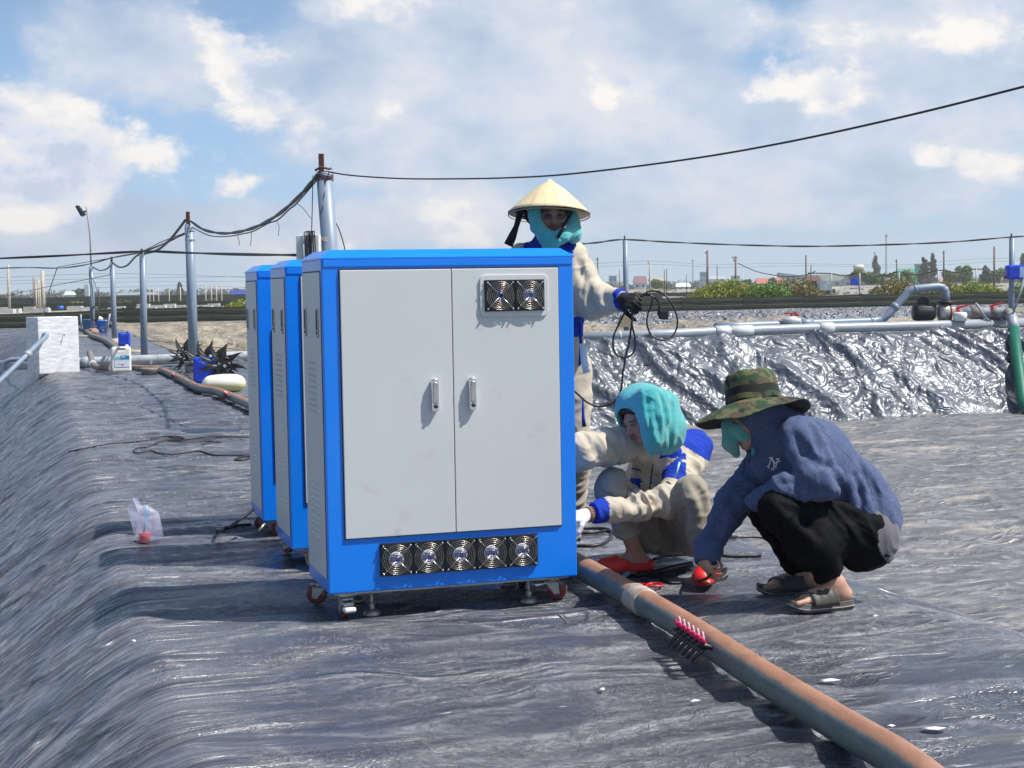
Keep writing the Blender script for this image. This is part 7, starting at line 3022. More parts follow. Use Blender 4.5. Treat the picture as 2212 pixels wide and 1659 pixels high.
mb = MB()
mb.X = Matrix.Translation(Vector(pc)) @ Matrix.Rotation(R(4), 4, 'Y')
mb.box(-.016, .028, -.014, .014, -.020, .022, .005)
mb.tube([(-.016, 0, .035), (-.018, 0, .010), (-.010, 0, -.006)], [.006, .008, .010], 8)
pl_ = mb.build('plug', BLACKP, he)
mb = MB()
mb.X = Matrix.Translation(Vector(pc)) @ Matrix.Rotation(R(4), 4, 'Y')
for z in (-.004, .006):
    mb.ring([(.0022, .028), (.0022, .046)], 8, 'X', c=(0, -.003 + z, z))
mb.build('plug_pin', CHROME, pl_)
# ---------------------------------------------------------------- fences, vegetation, buildings
MESHG = bpy.data.materials.new('fence_mesh')
MESHG.use_nodes = True
t = NT(MESHG.node_tree)
b = t.n['Principled BSDF']
tcx = t.n.new('ShaderNodeTexCoord').outputs['Object']
nn_ = t.noise(t.mapping(tcx, scale=(1, 1, 1)), 1.6, 6, .65, .5)
t.l.new(t.ramp(nn_, ((.3, (.010, .016, .012)), (.6, (.020, .028, .018)), (.8, (.035, .045, .03)))), b.inputs['Base Color'])
b.inputs['Roughness'].default_value = .8
POSTB = mat('post_dark', (.012, .016, .022), .6)
WIRET = mat('fence_wire', (.10, .11, .07), .8)


def ground_far(x, y):
    s, tt = st(np.array([x]), np.array([y]))
    return float(H0(s, tt)[0]) if y < 84 else -.02


def fence(label, s0, s1, t_, h, step, z=None, group='dark mesh fences between the ponds', m=None):
    x, y = xy(s0, t_)
    o = empty('mesh_fence', (x, y, 0))
    tag(o, label, 'fence', group)
    n = int(round((s1 - s0) / step))
    base = np.array([x, y, 0])
    for k in range(n + 1):
        s_ = s0 + k * (s1 - s0) / n
        x0, y0 = xy(s_, t_)
        z0 = ground_far(x0, y0) if z is None else z
        p0 = np.array([x0, y0, z0]) - base
        mb = MB()
        mb.box(p0[0] - .055, p0[0] + .055, p0[1] - .055, p0[1] + .055, p0[2] - .3, p0[2] + h + .02)
        mb.build('post', POSTB, o)
        if k == n:
            break
        x1, y1 = xy(s0 + (k + 1) * (s1 - s0) / n, t_)
        z1 = ground_far(x1, y1) if z is None else z
        p1 = np.array([x1, y1, z1]) - base
        M_ = 6
        v = []
        for i in range(M_ + 1):
            f_ = i / M_
            p = p0 * (1 - f_) + p1 * f_
            sag = -.035 * math.sin(math.pi * f_)
            for zz in (0.0, h * .5, h + sag):
                v.append((p[0] + .03 * math.sin(f_ * 9 + k) * (zz > 0), p[1] - .08, p[2] + zz))
        f = [(i * 3 + j, (i + 1) * 3 + j, (i + 1) * 3 + j + 1, i * 3 + j + 1) for i in range(M_) for j in range(2)]
        mb = MB()
        mb.push(v, f, True)
        mb.build('mesh_panel', m or MESHG, o)
        if t_ < 75:
            mb = MB()
            for zz in (.35, .80):
                mb.tube([p0 + np.array([0, -.13, h * zz]), (p0 + p1) / 2 + np.array([0, -.14, h * zz - .012]), p1 + np.array([0, -.13, h * zz])], .009, 4)
            mb.build('wire', WIRET, o)
    return o


fence('long dark green mesh fence on the bank beyond the muddy pond', -16.0, 64.0, 69.9, .66, 3.35)
fence('second, lower dark fence far behind on the left', -60, 70, 125, .8, 6.5, z=0)
fence('third thin dark fence on the far left, right under the trees', -120, 30, 210, 1.2, 12, z=0)

# rope along the far bank
mb = MB()
pts = []
for px in range(1230, 2300, 40):
    s_ = 10
    Y = 74 + (px - 1230) / 1100 * 9
    pts.append(at(px, 686 - (px - 1260) * .0155 + 1.0 * math.sin(px * .02), Y * .97))
mb.tube(pts, .022, 5)
tag(mb.build('rope', mat('rope_tan', (.50, .42, .30), .9)), 'thin tan rope stretched along the far silver bank', 'rope')
mb = MB()
mb.tube([at(x, y, Y) for x, y, Y in ((320, 735, 45), (420, 745, 40), (540, 757, 36), (600, 761, 34))], .018, 5)
tag(mb.build('rope', mat('rope_tan', (.50, .42, .30), .9)), 'tan rope crossing the muddy pond on the left', 'rope')

# dikes: low ridges of lined earth between the far ponds
dk = mat('dike_earth', (.22, .21, .20), .9, var=.3, vscale=.5, dirt=(.42, .40, .37), dscale=.35, dlo=.5, dhi=.62)
dk2 = mat('dike_tan', (.30, .27, .20), .9, var=.3, vscale=.4, dirt=(.16, .18, .08), dscale=.3, dlo=.5, dhi=.6)
for i, (t_, s0, s1, h, w, m_) in enumerate(((84, -40, 90, .30, 4, dk), (97, -60, 110, .45, 3, dk), (112, -90, 140, .35, 4, dk2), (140, -120, 180, .55, 6, dk), (175, -160, 220, .5, 8, dk2), (240, -220, 300, .7, 10, dk), (330, -300, 420, .6, 16, dk2))):
    n = 90
    V = []
    for k in range(n + 1):
        s_ = s0 + (s1 - s0) * k / n
        hh = h * (1 + .5 * float(pn(np.array([s_ * .12]), np.array([i * 3.3]))[0]) + .25 * float(pn(np.array([s_ * .7]), np.array([i * 5.3]))[0]))
        for q, z in ((-w, -.1), (-w * .45, hh * .9), (w * .45, hh), (w, -.1)):
            x, y = xy(s_, t_ + q)
            V.append((x, y, z))
    fc = np.array([(k * 4 + j, (k + 1) * 4 + j, (k + 1) * 4 + j + 1, k * 4 + j + 1) for k in range(n) for j in range(3)])
    tag(mesh_obj('dike', V, fc, m_, smooth=False), kind='structure')


# ---- foliage
def leaf_mat(name, c, c2, tr=.25):
    m = bpy.data.materials.new(name)
    m.use_nodes = True
    t = NT(m.node_tree)
    b = t.n['Principled BSDF']
    oi = t.n.new('ShaderNodeNewGeometry')
    col = t.mix(oi.outputs['Random Per Island'], c, c2)
    t.l.new(col, b.inputs['Base Color'])
    b.inputs['Roughness'].default_value = .6
    tl = t.n.new('ShaderNodeBsdfTranslucent')
    t.l.new(col, tl.inputs['Color'])
    mx = t.n.new('ShaderNodeMixShader')
    mx.inputs[0].default_value = tr
    t.l.new(b.outputs[0], mx.inputs[1])
    t.l.new(tl.outputs[0], mx.inputs[2])
    t.l.new(mx.outputs[0], t.n['Material Output'].inputs[0])
    return m


LY = leaf_mat('leaf_yellow', (.17, .23, .02), (.30, .31, .05))
LO = leaf_mat('leaf_olive', (.14, .13, .03), (.26, .22, .08))
LG = leaf_mat('leaf_green', (.08, .18, .03), (.16, .26, .05))
LD = leaf_mat('leaf_dark', (.03, .06, .035), (.06, .10, .05))
LB = leaf_mat('leaf_distant', (.045, .075, .055), (.09, .13, .075))
TRK = mat('bark', (.10, .08, .06), .9)


def leaves(C0, Rr, n, size, seed, shape=None, asp=1.0):
    """cloud of leaf faces filling lumps; C0: centres, Rr: radii (3)"""
    rg = np.random.RandomState(seed)
    k = rg.randint(0, len(C0), n)
    d = rg.normal(size=(n, 3))
    d /= np.linalg.norm(d, axis=1)[:, None]
    rad = rg.uniform(.55, 1.05, n) ** .6
    P = np.array(C0)[k] + d * np.array(Rr)[k] * rad[:, None]
    a = rg.normal(size=(n, 3))
    a /= np.linalg.norm(a, axis=1)[:, None]
    b_ = np.cross(a, rg.normal(size=(n, 3)))
    b_ /= np.linalg.norm(b_, axis=1)[:, None]
    sz = size * rg.uniform(.6, 1.4, n)[:, None]
    V = np.stack([P - a * sz * asp, P + b_ * sz * .5, P + a * sz * asp, P - b_ * sz * .5], 1).reshape(-1, 3)
    F = np.arange(n * 4).reshape(-1, 4)
    return V, F


def lump_centres(x0, x1, y, z0, z1, n, seed, ry=.6, top=None):
    rg = random.Random(seed)
    C_, R_ = [], []
    for i in range(n):
        f = (i + .5) / n
        x = x0 + (x1 - x0) * f + rg.uniform(-.2, .2)
        env = (math.sin(math.pi * min(1, max(0, f))) ** .5) if top is None else top(f)
        h = (z1 - z0) * env * rg.uniform(.75, 1.05)
        r = max(.12, h * .55)
        C_.append((x, y + rg.uniform(-ry, ry), z0 + h * .45))
        R_.append((r * 1.25, r, r))
    return C_, R_


def bush(label, px0, px1, pyt, pyb, Y, n, m, seed, size=.07, top=None, group='overgrown bushes behind the mesh fence', lumps=9):
    a = at(px0, pyb, Y)
    c = at(px1, pyt, Y)
    z0 = ground_far(a[0], Y)
    o = empty('bush', ((a[0] + c[0]) / 2, Y, z0))
    tag(o, label, 'bush', group)
    hw = (c[0] - a[0]) / 2
    C_, R_ = lump_centres(-hw, hw, 0, 0, c[2] - z0, lumps, seed, top=top)
    V, F = leaves(C_, R_, n, size, seed)
    mesh_obj('foliage', V, F, m, parent=o)
    mb = MB()
    for k in range(5):
        q = C_[(k * 2) % len(C_)]
        mb.tube([(q[0] * .8, 0, -.1), (q[0], q[1] * .5, q[2] * .8)], [.03, .012], 5)
    mb.build('stem', TRK, o)
    return o


bush('broad yellow green bush just right of the brown far pole', 1508, 1660, 598, 640, 83, 9000, LY, 3, .075, lumps=12)
bush('brighter bushy shrub in the middle of the far bank greenery', 1620, 1700, 604, 640, 82, 5000, LG, 4, .075)
bush('brownish dry bush under the dark far hut', 1672, 1765, 596, 640, 84, 5500, LO, 5, .085)
bush('low pale weed clump at the left foot of the broad bush', 1478, 1540, 622, 640, 82, 2200, LY, 6, .06, lumps=5)
bush('olive bush right of the round far pipe', 1880, 2000, 598, 632, 92, 5000, LO, 7, .085, lumps=10)
bush('bright green low bush left of the right hand pole', 2040, 2180, 604, 628, 93, 6500, LY, 8, .08, lumps=12)
bush('green bush at the right edge beyond the hanging can', 2150, 2300, 600, 627, 92, 5000, LG, 9, .08, lumps=10)
bush('dry olive bush between the two right hand green ones', 1975, 2080, 596, 626, 97, 4500, LO, 10, .085, lumps=9)
bush('leafy yellow green sapling by the rear cabinet, over the fence', 512, 536, 640, 672, 74, 1500, LY, 11, .075, lumps=4, top=lambda f: 1 - .5 * f)
bush('low weeds along the fence left of the rear cabinet', 380, 500, 657, 672, 76, 2600, LO, 12, .06, lumps=10, top=lambda f: .5 + .4 * math.sin(9 * f))
bush('low olive weeds behind the lamp pole', 205, 300, 656, 672, 78, 2600, LO, 13, .06, lumps=9, top=lambda f: .6 + .3 * math.sin(7 * f))


def tree(label, px, pyt, w, Y, m, seed, n=1400, kind='round', group='trees on the far horizon'):
    Z = Y
    top = at(px, pyt, Y)
    H = top[2] + .0
    W2 = w * Y / FPX / 2
    o = empty('tree', (top[0], Y, 0))
    tag(o, label, 'tree', group)
    rg = random.Random(seed)
    C_, R_ = [], []
    if kind == 'round':
        for i in range(9):
            a = rg.uniform(0, 6.28)
            rr = rg.uniform(0, .7) * W2
            r = rg.uniform(.30, .5) * W2
            C_.append((rr * math.cos(a), rr * math.sin(a), H * rg.uniform(.40, .78)))
            R_.append((r, r, min(r, H * .24)))
    else:
        for i in range(10):
            f = i / 9
            r = W2 * (1 - f) ** .7 * rg.uniform(.6, 1.1) + .15
            C_.append((rg.uniform(-.3, .3) * W2, rg.uniform(-.3, .3) * W2, H * (.2 + .78 * f)))
            R_.append((r, r, H * .08))
    V, F = leaves(C_, R_, n, max(.16, Y * .0011), seed, asp=1.0)
    mesh_obj('crown', V, F, m, parent=o)
    mb = MB()
    mb.tube([(0, 0, -.2), (.05 * W2, 0, H * .35), (0, 0, H * .7)], [W2 * .10, W2 * .07, W2 * .03], 6)
    for k in range(4):
        q = C_[k]
        mb.tube([(0, 0, H * .3), (q[0] * .6, q[1] * .6, q[2] * .9)], [W2 * .05, W2 * .02], 5)
    mb.build('trunk', TRK, o)
    return o


tree('round green tree under the small water tank', 1852, 577, 44, 330, LG, 21)
tree('bright green tree right of the small water tank', 1880, 587, 44, 300, LG, 22)
tree('green tree below the tall antenna mast, left side', 1925, 583, 58, 300, LG, 23)
tree('broad green tree just right of the antenna mast', 1962, 584, 52, 310, LG, 24)
tree('dark feathery trees left of the tall antenna mast', 1893, 557, 22, 520, LD, 25, kind='tall')
tree('tall dark casuarina beside the green roofed hall', 1996, 560, 22, 420, LD, 26, kind='tall')
tree('loose airy tree right of the dark casuarina', 2013, 552, 30, 420, LD, 27, kind='tall', n=800)
tree('round light green tree left of the right hand pole', 2085, 571, 56, 330, LG, 28)
tree('dark bushy tree close to the right hand pole', 2130, 577, 30, 360, LD, 29, kind='tall')
tree('green tree touching the right hand pole', 2158, 580, 40, 330, LG, 30)
tree('low green tree between the casuarina and the light green tree', 2048, 583, 40, 330, LG, 31)
tree('tall dark tree at the right edge behind the hanging can', 2212, 552, 26, 420, LD, 32, kind='tall')
tree('green tree at the right edge of the view', 2235, 578, 60, 320, LG, 33)
tree('small green tree beside the beige far house', 1420, 603, 30, 400, LG, 34)
tree('small dark palm shaped tree left of the red roofed house', 1615, 604, 16, 420, LD, 35)
tree('rounded dark tree on the left horizon', 175, 625, 26, 480, LB, 36)
tree('rounded green tree on the left horizon near the white sheds', 158, 628, 24, 480, LB, 37)
tree('tall dark tree on the horizon left of the rear cabinet', 388, 613, 14, 520, LB, 38, kind='tall')
tree('low green tree behind the bush, left of the blue warehouse', 1668, 598, 20, 420, LD, 39)

# far tree belt: one mass nobody could count
rg = np.random.RandomState(5)
Cc, Rr = [], []
for i in range(420):
    px = -150 + i * 2600 / 420 + rg.uniform(-6, 6)
    Y = rg.uniform(560, 900)
    p = at(px, 620, Y)
    r = rg.uniform(0.9, 2.3) * (Y / 700)
    if px > 1250:
        r *= .85
    Cc.append((p[0], Y, r * .65))
    Rr.append((r * 1.6, r, r * rg.uniform(.7, 1.5)))
V, F = leaves(Cc, Rr, 42000, .6, 77)
V[:, 2] = np.maximum(V[:, 2], -.2)
tag(mesh_obj('tree_belt', V, F, LB), kind='stuff')
# scrub scattered over the middle ground
Cc, Rr = [], []
for i in range(170):
    px = rg.uniform(-50, 2260)
    Y = rg.uniform(105, 330)
    p = at(px, 620, Y)
    r = rg.uniform(.25, .7)
    Cc.append((p[0], Y, r * .4))
    Rr.append((r * rg.uniform(1, 4), r, r))
V, F = leaves(Cc, Rr, 16000, .16, 79)
tag(mesh_obj('scrub', V, F, LO), kind='stuff')

# ---- buildings
WIN = mat('far_window', (.05, .07, .09), .3)


def building(label, px0, px1, pyt, Y, wall, roof=None, style='flat', rh=.3, depth=None, nw=4, group='far buildings on the horizon', cat='building', floors=1):
    a = at(px0, 620, Y)
    c = at(px1, pyt, Y)
    Wd = c[0] - a[0]
    H = c[2]
    D = depth or Wd * .6
    o = empty('building', (a[0], Y, 0))
    tag(o, label, cat, group)
    wm = mat('wall_%d_%d_%d' % tuple(int(q * 100) for q in wall), wall, .85, var=.08, vscale=.4)
    hh = H if style == 'flat' else H * (1 - rh)
    mb = MB()
    mb.box(0, Wd, 0, D, -.3, hh)
    mb.build('wall', wm, o)
    rm = mat('roof_%d_%d_%d' % tuple(int(q * 100) for q in (roof or wall)), roof or wall, .7)
    mb = MB()
    if style == 'flat':
        mb.box(-.2, Wd + .2, -.2, D + .2, hh, hh + H * .06)
    elif style == 'gable':
        o_ = .4
        v = [(-o_, -o_, hh), (Wd + o_, -o_, hh), (Wd + o_, D + o_, hh), (-o_, D + o_, hh), (0, D / 2, H), (Wd, D / 2, H)]
        mb.push(v, [(0, 1, 5, 4), (2, 3, 4, 5), (1, 2, 5), (3, 0, 4), (3, 2, 1, 0)])
    elif style == 'front':
        v = [(-.4, -.4, hh), (Wd + .4, -.4, hh), (Wd / 2, -.4, H), (-.4, D, hh), (Wd + .4, D, hh), (Wd / 2, D, H)]
        mb.push(v, [(0, 1, 2), (5, 4, 3), (0, 2, 5, 3), (1, 4, 5, 2), (0, 3, 4, 1)])
    elif style == 'slant':
        v = [(-.2, -.3, H), (Wd + .2, -.3, hh), (Wd + .2, D, hh), (-.2, D, H), (-.2, -.3, hh - .1), (Wd + .2, -.3, hh - .1), (Wd + .2, D, hh - .1), (-.2, D, hh - .1)]
        mb.push(v, [(0, 1, 2, 3), (4, 5, 1, 0), (7, 6, 5, 4), (5, 6, 2, 1), (6, 7, 3, 2), (7, 4, 0, 3)])
    mb.build('roof', rm, o)
    for f_ in range(floors):
        for k in range(nw):
            x = Wd * (k + .5) / nw
            mb = MB()
            w_ = Wd / nw * .22
            z = hh * (f_ + .38) / floors
            mb.box(x - w_, x + w_, -.06, .05, z, z + hh / floors * .30)
            mb.build('window', WIN, o)
    return o


building('pale blue tower block beside the white hall', 1513, 1527, 589, 700, (.20, .32, .42), nw=2, floors=3)
building('white hall right of the pale blue tower', 1527, 1566, 596, 705, (.52, .55, .58), (.35, .40, .45), 'gable', .25)
building('small blue box building left of the red roof', 1581, 1598, 597, 720, (.16, .28, .36), nw=3)
building('house with a long red tiled roof behind the bushes', 1636, 1690, 600, 520, (.5, .4, .36), (.42, .13, .08), 'gable', .55)
building('blue grey warehouse with a slanting roof', 1685, 1737, 588, 560, (.22, .32, .40), (.20, .30, .40), 'slant', .25, nw=1)
building('dark rusty hut behind the dry bush', 1742, 1768, 594, 180, (.07, .045, .035), (.10, .05, .04), 'gable', .3, nw=1, group=None)
building('long white shed with a grey roof', 1768, 1832, 592, 480, (.50, .53, .55), (.12, .16, .14), 'gable', .5)
building('white gabled barn right of the long shed', 1822, 1846, 592, 470, (.45, .48, .52), (.20, .22, .24), 'front', .5, nw=1)
building('hall with a bright green roof near the casuarina', 1940, 1990, 579, 480, (.42, .55, .50), (.05, .32, .24), 'gable', .62)
building('green stair tower of the green roofed hall', 1978, 1990, 573, 478, (.06, .36, .28), nw=1)
building('grey blue house left of the pole behind the gloved hand', 1268, 1318, 603, 620, (.30, .36, .44), (.22, .28, .36), 'slant', .3)
building('flat topped tower at the end of the grey blue house', 1316, 1332, 597, 625, (.26, .33, .40), nw=2, floors=2)
building('white house with a dull purple roof', 1370, 1396, 596, 600, (.55, .60, .62), (.22, .12, .14), 'gable', .5, nw=2)
building('beige house right of the purple roofed one', 1404, 1440, 599, 610, (.45, .40, .34), (.40, .34, .28), 'gable', .3, nw=3)
building('low white shed with a bright roof behind the cable loops', 1462, 1490, 611, 430, (.6, .62, .64), (.62, .70, .74), 'gable', .5, nw=2)
building('white shed low on the left horizon', 140, 158, 629, 430, (.62, .65, .62), (.55, .6, .58), 'gable', .4, nw=2)
building('long grey farm shed between the two left poles', 250, 330, 631, 520, (.20, .24, .26), (.24, .28, .30), 'gable', .4, nw=6)
building('blue roofed shelter left of the rear cabinet', 500, 530, 626, 260, (.05, .08, .20), (.03, .07, .30), 'gable', .4, nw=1)
building('dark blue water tank block on the left', 69, 81, 647, 150, (.012, .02, .05), nw=1, group=None, cat='tank')
building('pale low house right of the bush row', 2030, 2060, 600, 430, (.6, .55, .45), (.40, .22, .16), 'gable', .5, nw=2)

# water tank on legs
o = empty('water_tower', tuple(at(1855, 620, 400) * np.array([1, 1, 0])))
tag(o, 'red and white water tank on legs above the round tree', 'water tower')
Ht = at(1855, 571, 400)[2]
mb = MB()
for sx in (-1, 1):
    for sy in (-1, 1):
        mb.tube([(sx * .9, sy * .9, 0), (sx * .7, sy * .7, Ht * .72)], .09, 5)
mb.build('leg', ZINC, o)
mb = MB()
mb.ring([(.5, -1.3), (.8, -1.15), (.8, 1.15), (.5, 1.3)], 12, 'X', c=(0, 0, Ht - .8))
mb.mi = 1
mb.box(-1.25, 1.25, -.9, .9, Ht * .70, Ht * .74)
mb.build('tank', [mat('tank_white', (.65, .58, .55), .5), mat('tank_red', (.35, .10, .06), .7)], o)


# ---- far posts and masts
def post(label, px, pyt, pyb, Y, w, m, name='utility_pole', lean=0, arm=None, group='utility poles and posts in the distance', cat='pole'):
    tp = at(px, pyt, Y)
    o = empty(name, (tp[0] + lean * Y / FPX, Y, ground_far(tp[0], Y)))
    tag(o, label, cat, group)
    z0 = ground_far(tp[0], Y)
    r = w * Y / FPX / 2
    mb = MB()
    mb.tube([(0, 0, -.2), (-lean * Y / FPX, 0, tp[2] - z0)], [r * 1.15, r * .85], 7)
    mb.build('shaft', m, o)
    if arm:
        mb = MB()
        for dz, l in arm:
            mb.box(-l * Y / FPX - lean * Y / FPX, l * Y / FPX * .6 - lean * Y / FPX, -.05, .05, tp[2] - z0 - dz * Y / FPX - .05, tp[2] - z0 - dz * Y / FPX + .05)
            mb.tube([(-l * Y / FPX - lean * Y / FPX, 0, tp[2] - z0 - dz * Y / FPX), (-l * Y / FPX - lean * Y / FPX, 0, tp[2] - z0 - (dz - 2.5) * Y / FPX)], r * .6, 5)
        mb.build('crossarm', m, o)
    return o


WD1 = mat('old_wood', (.20, .13, .10), .9, var=.3)
CN1 = mat('pole_concrete', (.42, .38, .32), .9, var=.2)
DK1 = mat('far_dark', (.10, .09, .09), .9)
FP = [('reddish far pole with a thin tip, first left of the broad bush', 1528, 541, 600, 170, 5, WD1, [(6, 4)]), ('brown far pole with an insulator bracket on its left', 1589, 553, 600, 150, 4.5, WD1, [(4, 7), (10, 4)]),
      ('thin dark pole between the reddish and brown ones', 1549, 573, 600, 160, 2.2, DK1, None), ('dark pole standing right above the rusty hut', 1741, 551, 600, 170, 3.4, DK1, None),
      ('shorter dark pole right of the rusty hut', 1752, 572, 600, 175, 2.6, DK1, None), ('far pole with small crossarms above the purple roofed house', 1403, 562, 612, 220, 3, CN1, [(3, 4), (8, 3)]),
      ('thin far post left of the gloved hand pole', 1338, 583, 612, 220, 2, WD1, None), ('dark far pole nearest the standing worker\'s shoulder', 1291, 556, 612, 200, 3, DK1, [(5, 3)]),
      ('slender dark pole right of the tall antenna mast', 1937, 560, 600, 200, 3, DK1, [(5, 2)]), ('dark pole between the green hall and light green tree', 2039, 541, 600, 170, 3.6, DK1, [(6, 2)]),
      ('tall brown pole left of the right hand pole', 2148, 532, 600, 140, 4.6, WD1, None), ('short thin far post above the beige house', 1435, 583, 612, 220, 2, DK1, None), ('short thin far post just right of the beige house', 1440, 580, 612, 220, 2, DK1, None),
      ('thin far post below the pale blue tower', 1483, 592, 612, 250, 1.6, DK1, None),
      ('single pale pole at the far left edge', 17, 572, 662, 95, 6, CN1, None),
      ('thickest pale pole of the cluster above the wrapped cabinet', 91, 585, 653, 105, 9, CN1, None), ('pale pole left of the thickest one in the cluster', 85, 605, 653, 110, 4, CN1, None), ('second pale pole left of the thickest one in the cluster', 81.5, 603, 653, 112, 4, CN1, None),
      ('third pale pole left of the thickest one in the cluster', 77, 614, 653, 114, 3.5, CN1, None), ('darkest thin pole of the cluster near its left end', 74.5, 603, 653, 116, 2.2, WD1, None), ('leftmost thin pole of the cluster', 71, 598, 653, 118, 2.2, WD1, None),
      ('thin dark post between the lamp pole and slim pole', 213, 619, 660, 120, 2.2, DK1, None), ('dark post immediately right of the bucket pole', 443.5, 613, 650, 130, 3.2, CN1, None), ('second post right of the bucket pole', 456, 614, 650, 130, 3.2, CN1, None),
      ('third post right of the bucket pole', 467, 618, 650, 140, 2.6, CN1, None), ('fourth post right of the bucket pole', 478, 613, 650, 130, 3.2, CN1, None), ('post just left of the bucket pole', 389, 620, 650, 140, 3, CN1, None),
      ('second post left of the bucket pole', 365, 623, 650, 150, 2.4, CN1, None), ('third post left of the bucket pole', 342, 623, 650, 150, 2.4, CN1, None), ('fourth post left of the bucket pole', 331, 623, 650, 150, 2.6, CN1, None), ('fifth post left of the bucket pole', 323, 625, 650, 150, 2.2, CN1, None)]
for lb, px, pt_, pb_, Y, w, m_, arm in FP:
    post(lb, px, pt_, pb_, Y, w, m_, arm=arm)


def mast(label, px, pyt, Y, w, group=None):
    tp = at(px, pyt, Y)
    o = empty('antenna_mast', (tp[0], Y, 0))
    tag(o, label, 'mast', 'antenna masts on the horizon')
    H = tp[2]
    r = w * Y / FPX / 2
    mb = MB()
    for k in range(3):
        a = 2 * math.pi * k / 3
        mb.tube([(r * math.cos(a), r * math.sin(a), 0), (r * .5 * math.cos(a), r * .5 * math.sin(a), H)], r * .22, 4)
    mb.build('lattice_leg', m_far, o)
    mb = MB()
    n = 14
    for k in range(n):
        z0, z1 = H * k / n, H * (k + 1) / n
        for j in range(3):
            a, b_ = 2 * math.pi * j / 3, 2 * math.pi * (j + 1) / 3
            q = 1 - .5 * k / n
            mb.tube([(r * q * math.cos(a), r * q * math.sin(a), z0), (r * q * math.cos(b_), r * q * math.sin(b_), z1)], r * .13, 3)
    mb.build('brace', m_far, o)
    mb = MB()
    mb.tube([(0, 0, H), (0, 0, H * 1.05)], r * .2, 4)
    for j in range(3):
        a = 2 * math.pi * j / 3
        mb.box(r * 1.1 * math.cos(a) - r * .3, r * 1.1 * math.cos(a) + r * .3, r * 1.1 * math.sin(a) - .1, r * 1.1 * math.sin(a) + .1, H * .93, H * .99)
    mb.build('antenna', m_far, o)


mast('tall antenna mast rising above the green trees on the right', 1914, 506, 900, 4)
mast('shorter far mast left of the tall antenna mast', 1889, 545, 950, 3)
mast('hazy thin mast left of the reddish pole', 1496, 561, 900, 3)
mast('hazy mast low above the rear cabinet', 537, 600, 900, 2.4)

# posts with a sagging black line, and the line itself
posts = [(1796, 590), (1857, 588), (1942, 586), (2026, 583), (2109, 580)]
for i, (px, py) in enumerate(posts):
    post(('first', 'second', 'third', 'fourth', 'fifth')[i] + ' pale post of the row carrying the drooping black line', px, py, 630, 105, 3.6, PVCG, name='fence_post', group='pale posts carrying the drooping black line', cat='post')
pl = []
seq = [(1745, 590), (1796, 591), (1826, 596), (1857, 588.5), (1885, 596), (1915, 594), (1942, 587), (1985, 593), (2026, 584), (2068, 588), (2109, 581), (2150, 587), (2180, 588)]
cable('drooping black line strung along the pale posts', [(x, y, 105) for x, y in seq], .045, n=6)
# blue drum hanging on the second post, grey tank, round pipe bend, sheds of sheet
e = empty('hanging_drum', tuple(at(1846, 608, 104.8)))
tag(e, 'small dark blue can hanging beside the second pale post', 'can')
mb = MB()
mb.box(-.28, .22, -.15, .15, -.26, .22, .05)
mb.build('can_body', BPLAST, e)
e = empty('sheet_tank', tuple(at(1782, 627, 100)))
tag(e, 'pale blue grey sheet metal tank right of the bushes', 'tank')
mb = MB()
kq = 100 / FPX
mb.push([(-12 * kq, -.4, 0), (12 * kq, -.4, 0), (14 * kq, -.4, 19 * kq), (-14 * kq, -.4, 21 * kq), (-12 * kq, .6, 0), (12 * kq, .6, 0), (14 * kq, .6, 19 * kq), (-14 * kq, .6, 21 * kq)], [(0, 1, 2, 3), (7, 6, 5, 4), (0, 4, 5, 1), (1, 5, 6, 2), (2, 6, 7, 3), (3, 7, 4, 0)])
mb.build('tank_body', mat('sheet_blue', (.32, .38, .44), .5, dirt=(.5, .5, .5), dlo=.5, dhi=.6), e)
P_ = [at(1908, 632, 98), at(1908, 618, 98), at(1911, 608, 98), at(1917, 605, 98), at(1924, 605, 98), at(1929, 609, 98), at(1930, 614, 98)]
pipe_run('bent_far_pipe', 'grey pipe bend like a walking stick in the far ponds', spline(P_, 4), .13, HOSE, n=10)
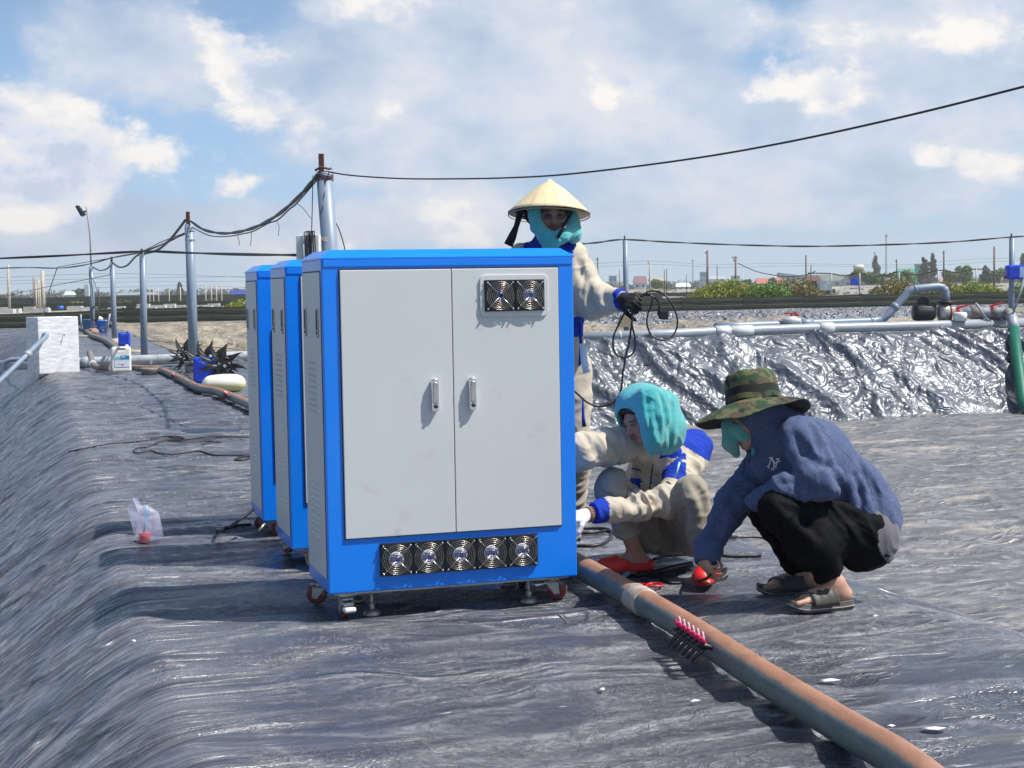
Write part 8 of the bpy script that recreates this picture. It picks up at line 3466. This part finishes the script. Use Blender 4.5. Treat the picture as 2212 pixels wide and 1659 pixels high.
# white rubble along the far dike
mb = MB()
rg2 = random.Random(9)
for k in range(260):
    px = rg2.uniform(1440, 2240) if k < 190 else rg2.uniform(0, 520)
    Y = rg2.uniform(92, 124)
    p = at(px, 620, Y)
    s_ = rg2.uniform(.08, .32)
    mb.box(p[0] - s_ * 1.6, p[0] + s_ * 1.6, Y - s_, Y + s_, -.1, s_ * .9 + (.35 if rg2.random() < .4 else 0.02))
tag(mb.build('rubble', mat('rubble_white', (.55, .54, .52), .8, var=.2)), kind='stuff')
# blue tarpaulin and small white markers on the left
for i, (px, py, Y, w, h, c, nm, lb) in enumerate(((131, 668, 118, 12, 8, (.01, .16, .6), 'drum', 'bright blue drum on the dike above the wrapped cabinet'), (95, 655, 112, 16, 3, (.6, .6, .55), 'pallet', 'pale pallet at the foot of the pole cluster'),
                                                  (148, 662, 122, 3, 12, (.6, .62, .6), 'marker_post', 'first small white marker post on the left dike'), (172, 662, 122, 3, 12, (.6, .62, .6), 'marker_post', 'second small white marker post on the left dike'))):
    p = at(px, py, Y)
    kq = Y / FPX
    o = empty(nm, (p[0], Y, 0.3))
    tag(o, lb, nm.replace('_', ' '))
    mb = MB()
    if nm == 'drum':
        mb.ring([(w * kq / 2, 0), (w * kq / 2 * 1.03, h * kq * .5), (w * kq / 2, h * kq)], 14)
    elif nm == 'pallet':
        for j in range(5):
            mb.box(-w * kq / 2, w * kq / 2, -.4 + j * .18, -.3 + j * .18, 0, h * kq)
    else:
        mb.tube([(0, 0, -.3), (0, 0, h * kq * .8), (.02, 0, h * kq)], [w * kq / 2, w * kq / 2, w * kq / 3], 6)
    mb.build(nm + '_body', mat(nm + '_paint', c, .5), o)

# ---- air
lo = (-1640, -75, -3.0)
hi = (1640, 1650, 40.0)
mb = MB()
mb.box(lo[0], hi[0], lo[1], hi[1], lo[2], hi[2])
hz = bpy.data.materials.new('haze_air')
hz.use_nodes = True
t = NT(hz.node_tree)
t.n.clear()
out = t.n.new('ShaderNodeOutputMaterial')
pv = t.n.new('ShaderNodeVolumePrincipled')
pv.inputs['Color'].default_value = (.975, .985, 1.0, 1)
pv.inputs['Density'].default_value = .00042
pv.inputs['Anisotropy'].default_value = .2
t.l.new(pv.outputs[0], out.inputs['Volume'])
hzo = mb.build('haze', hz)
tag(hzo, kind='stuff')
SC.cycles.volume_bounces = 0
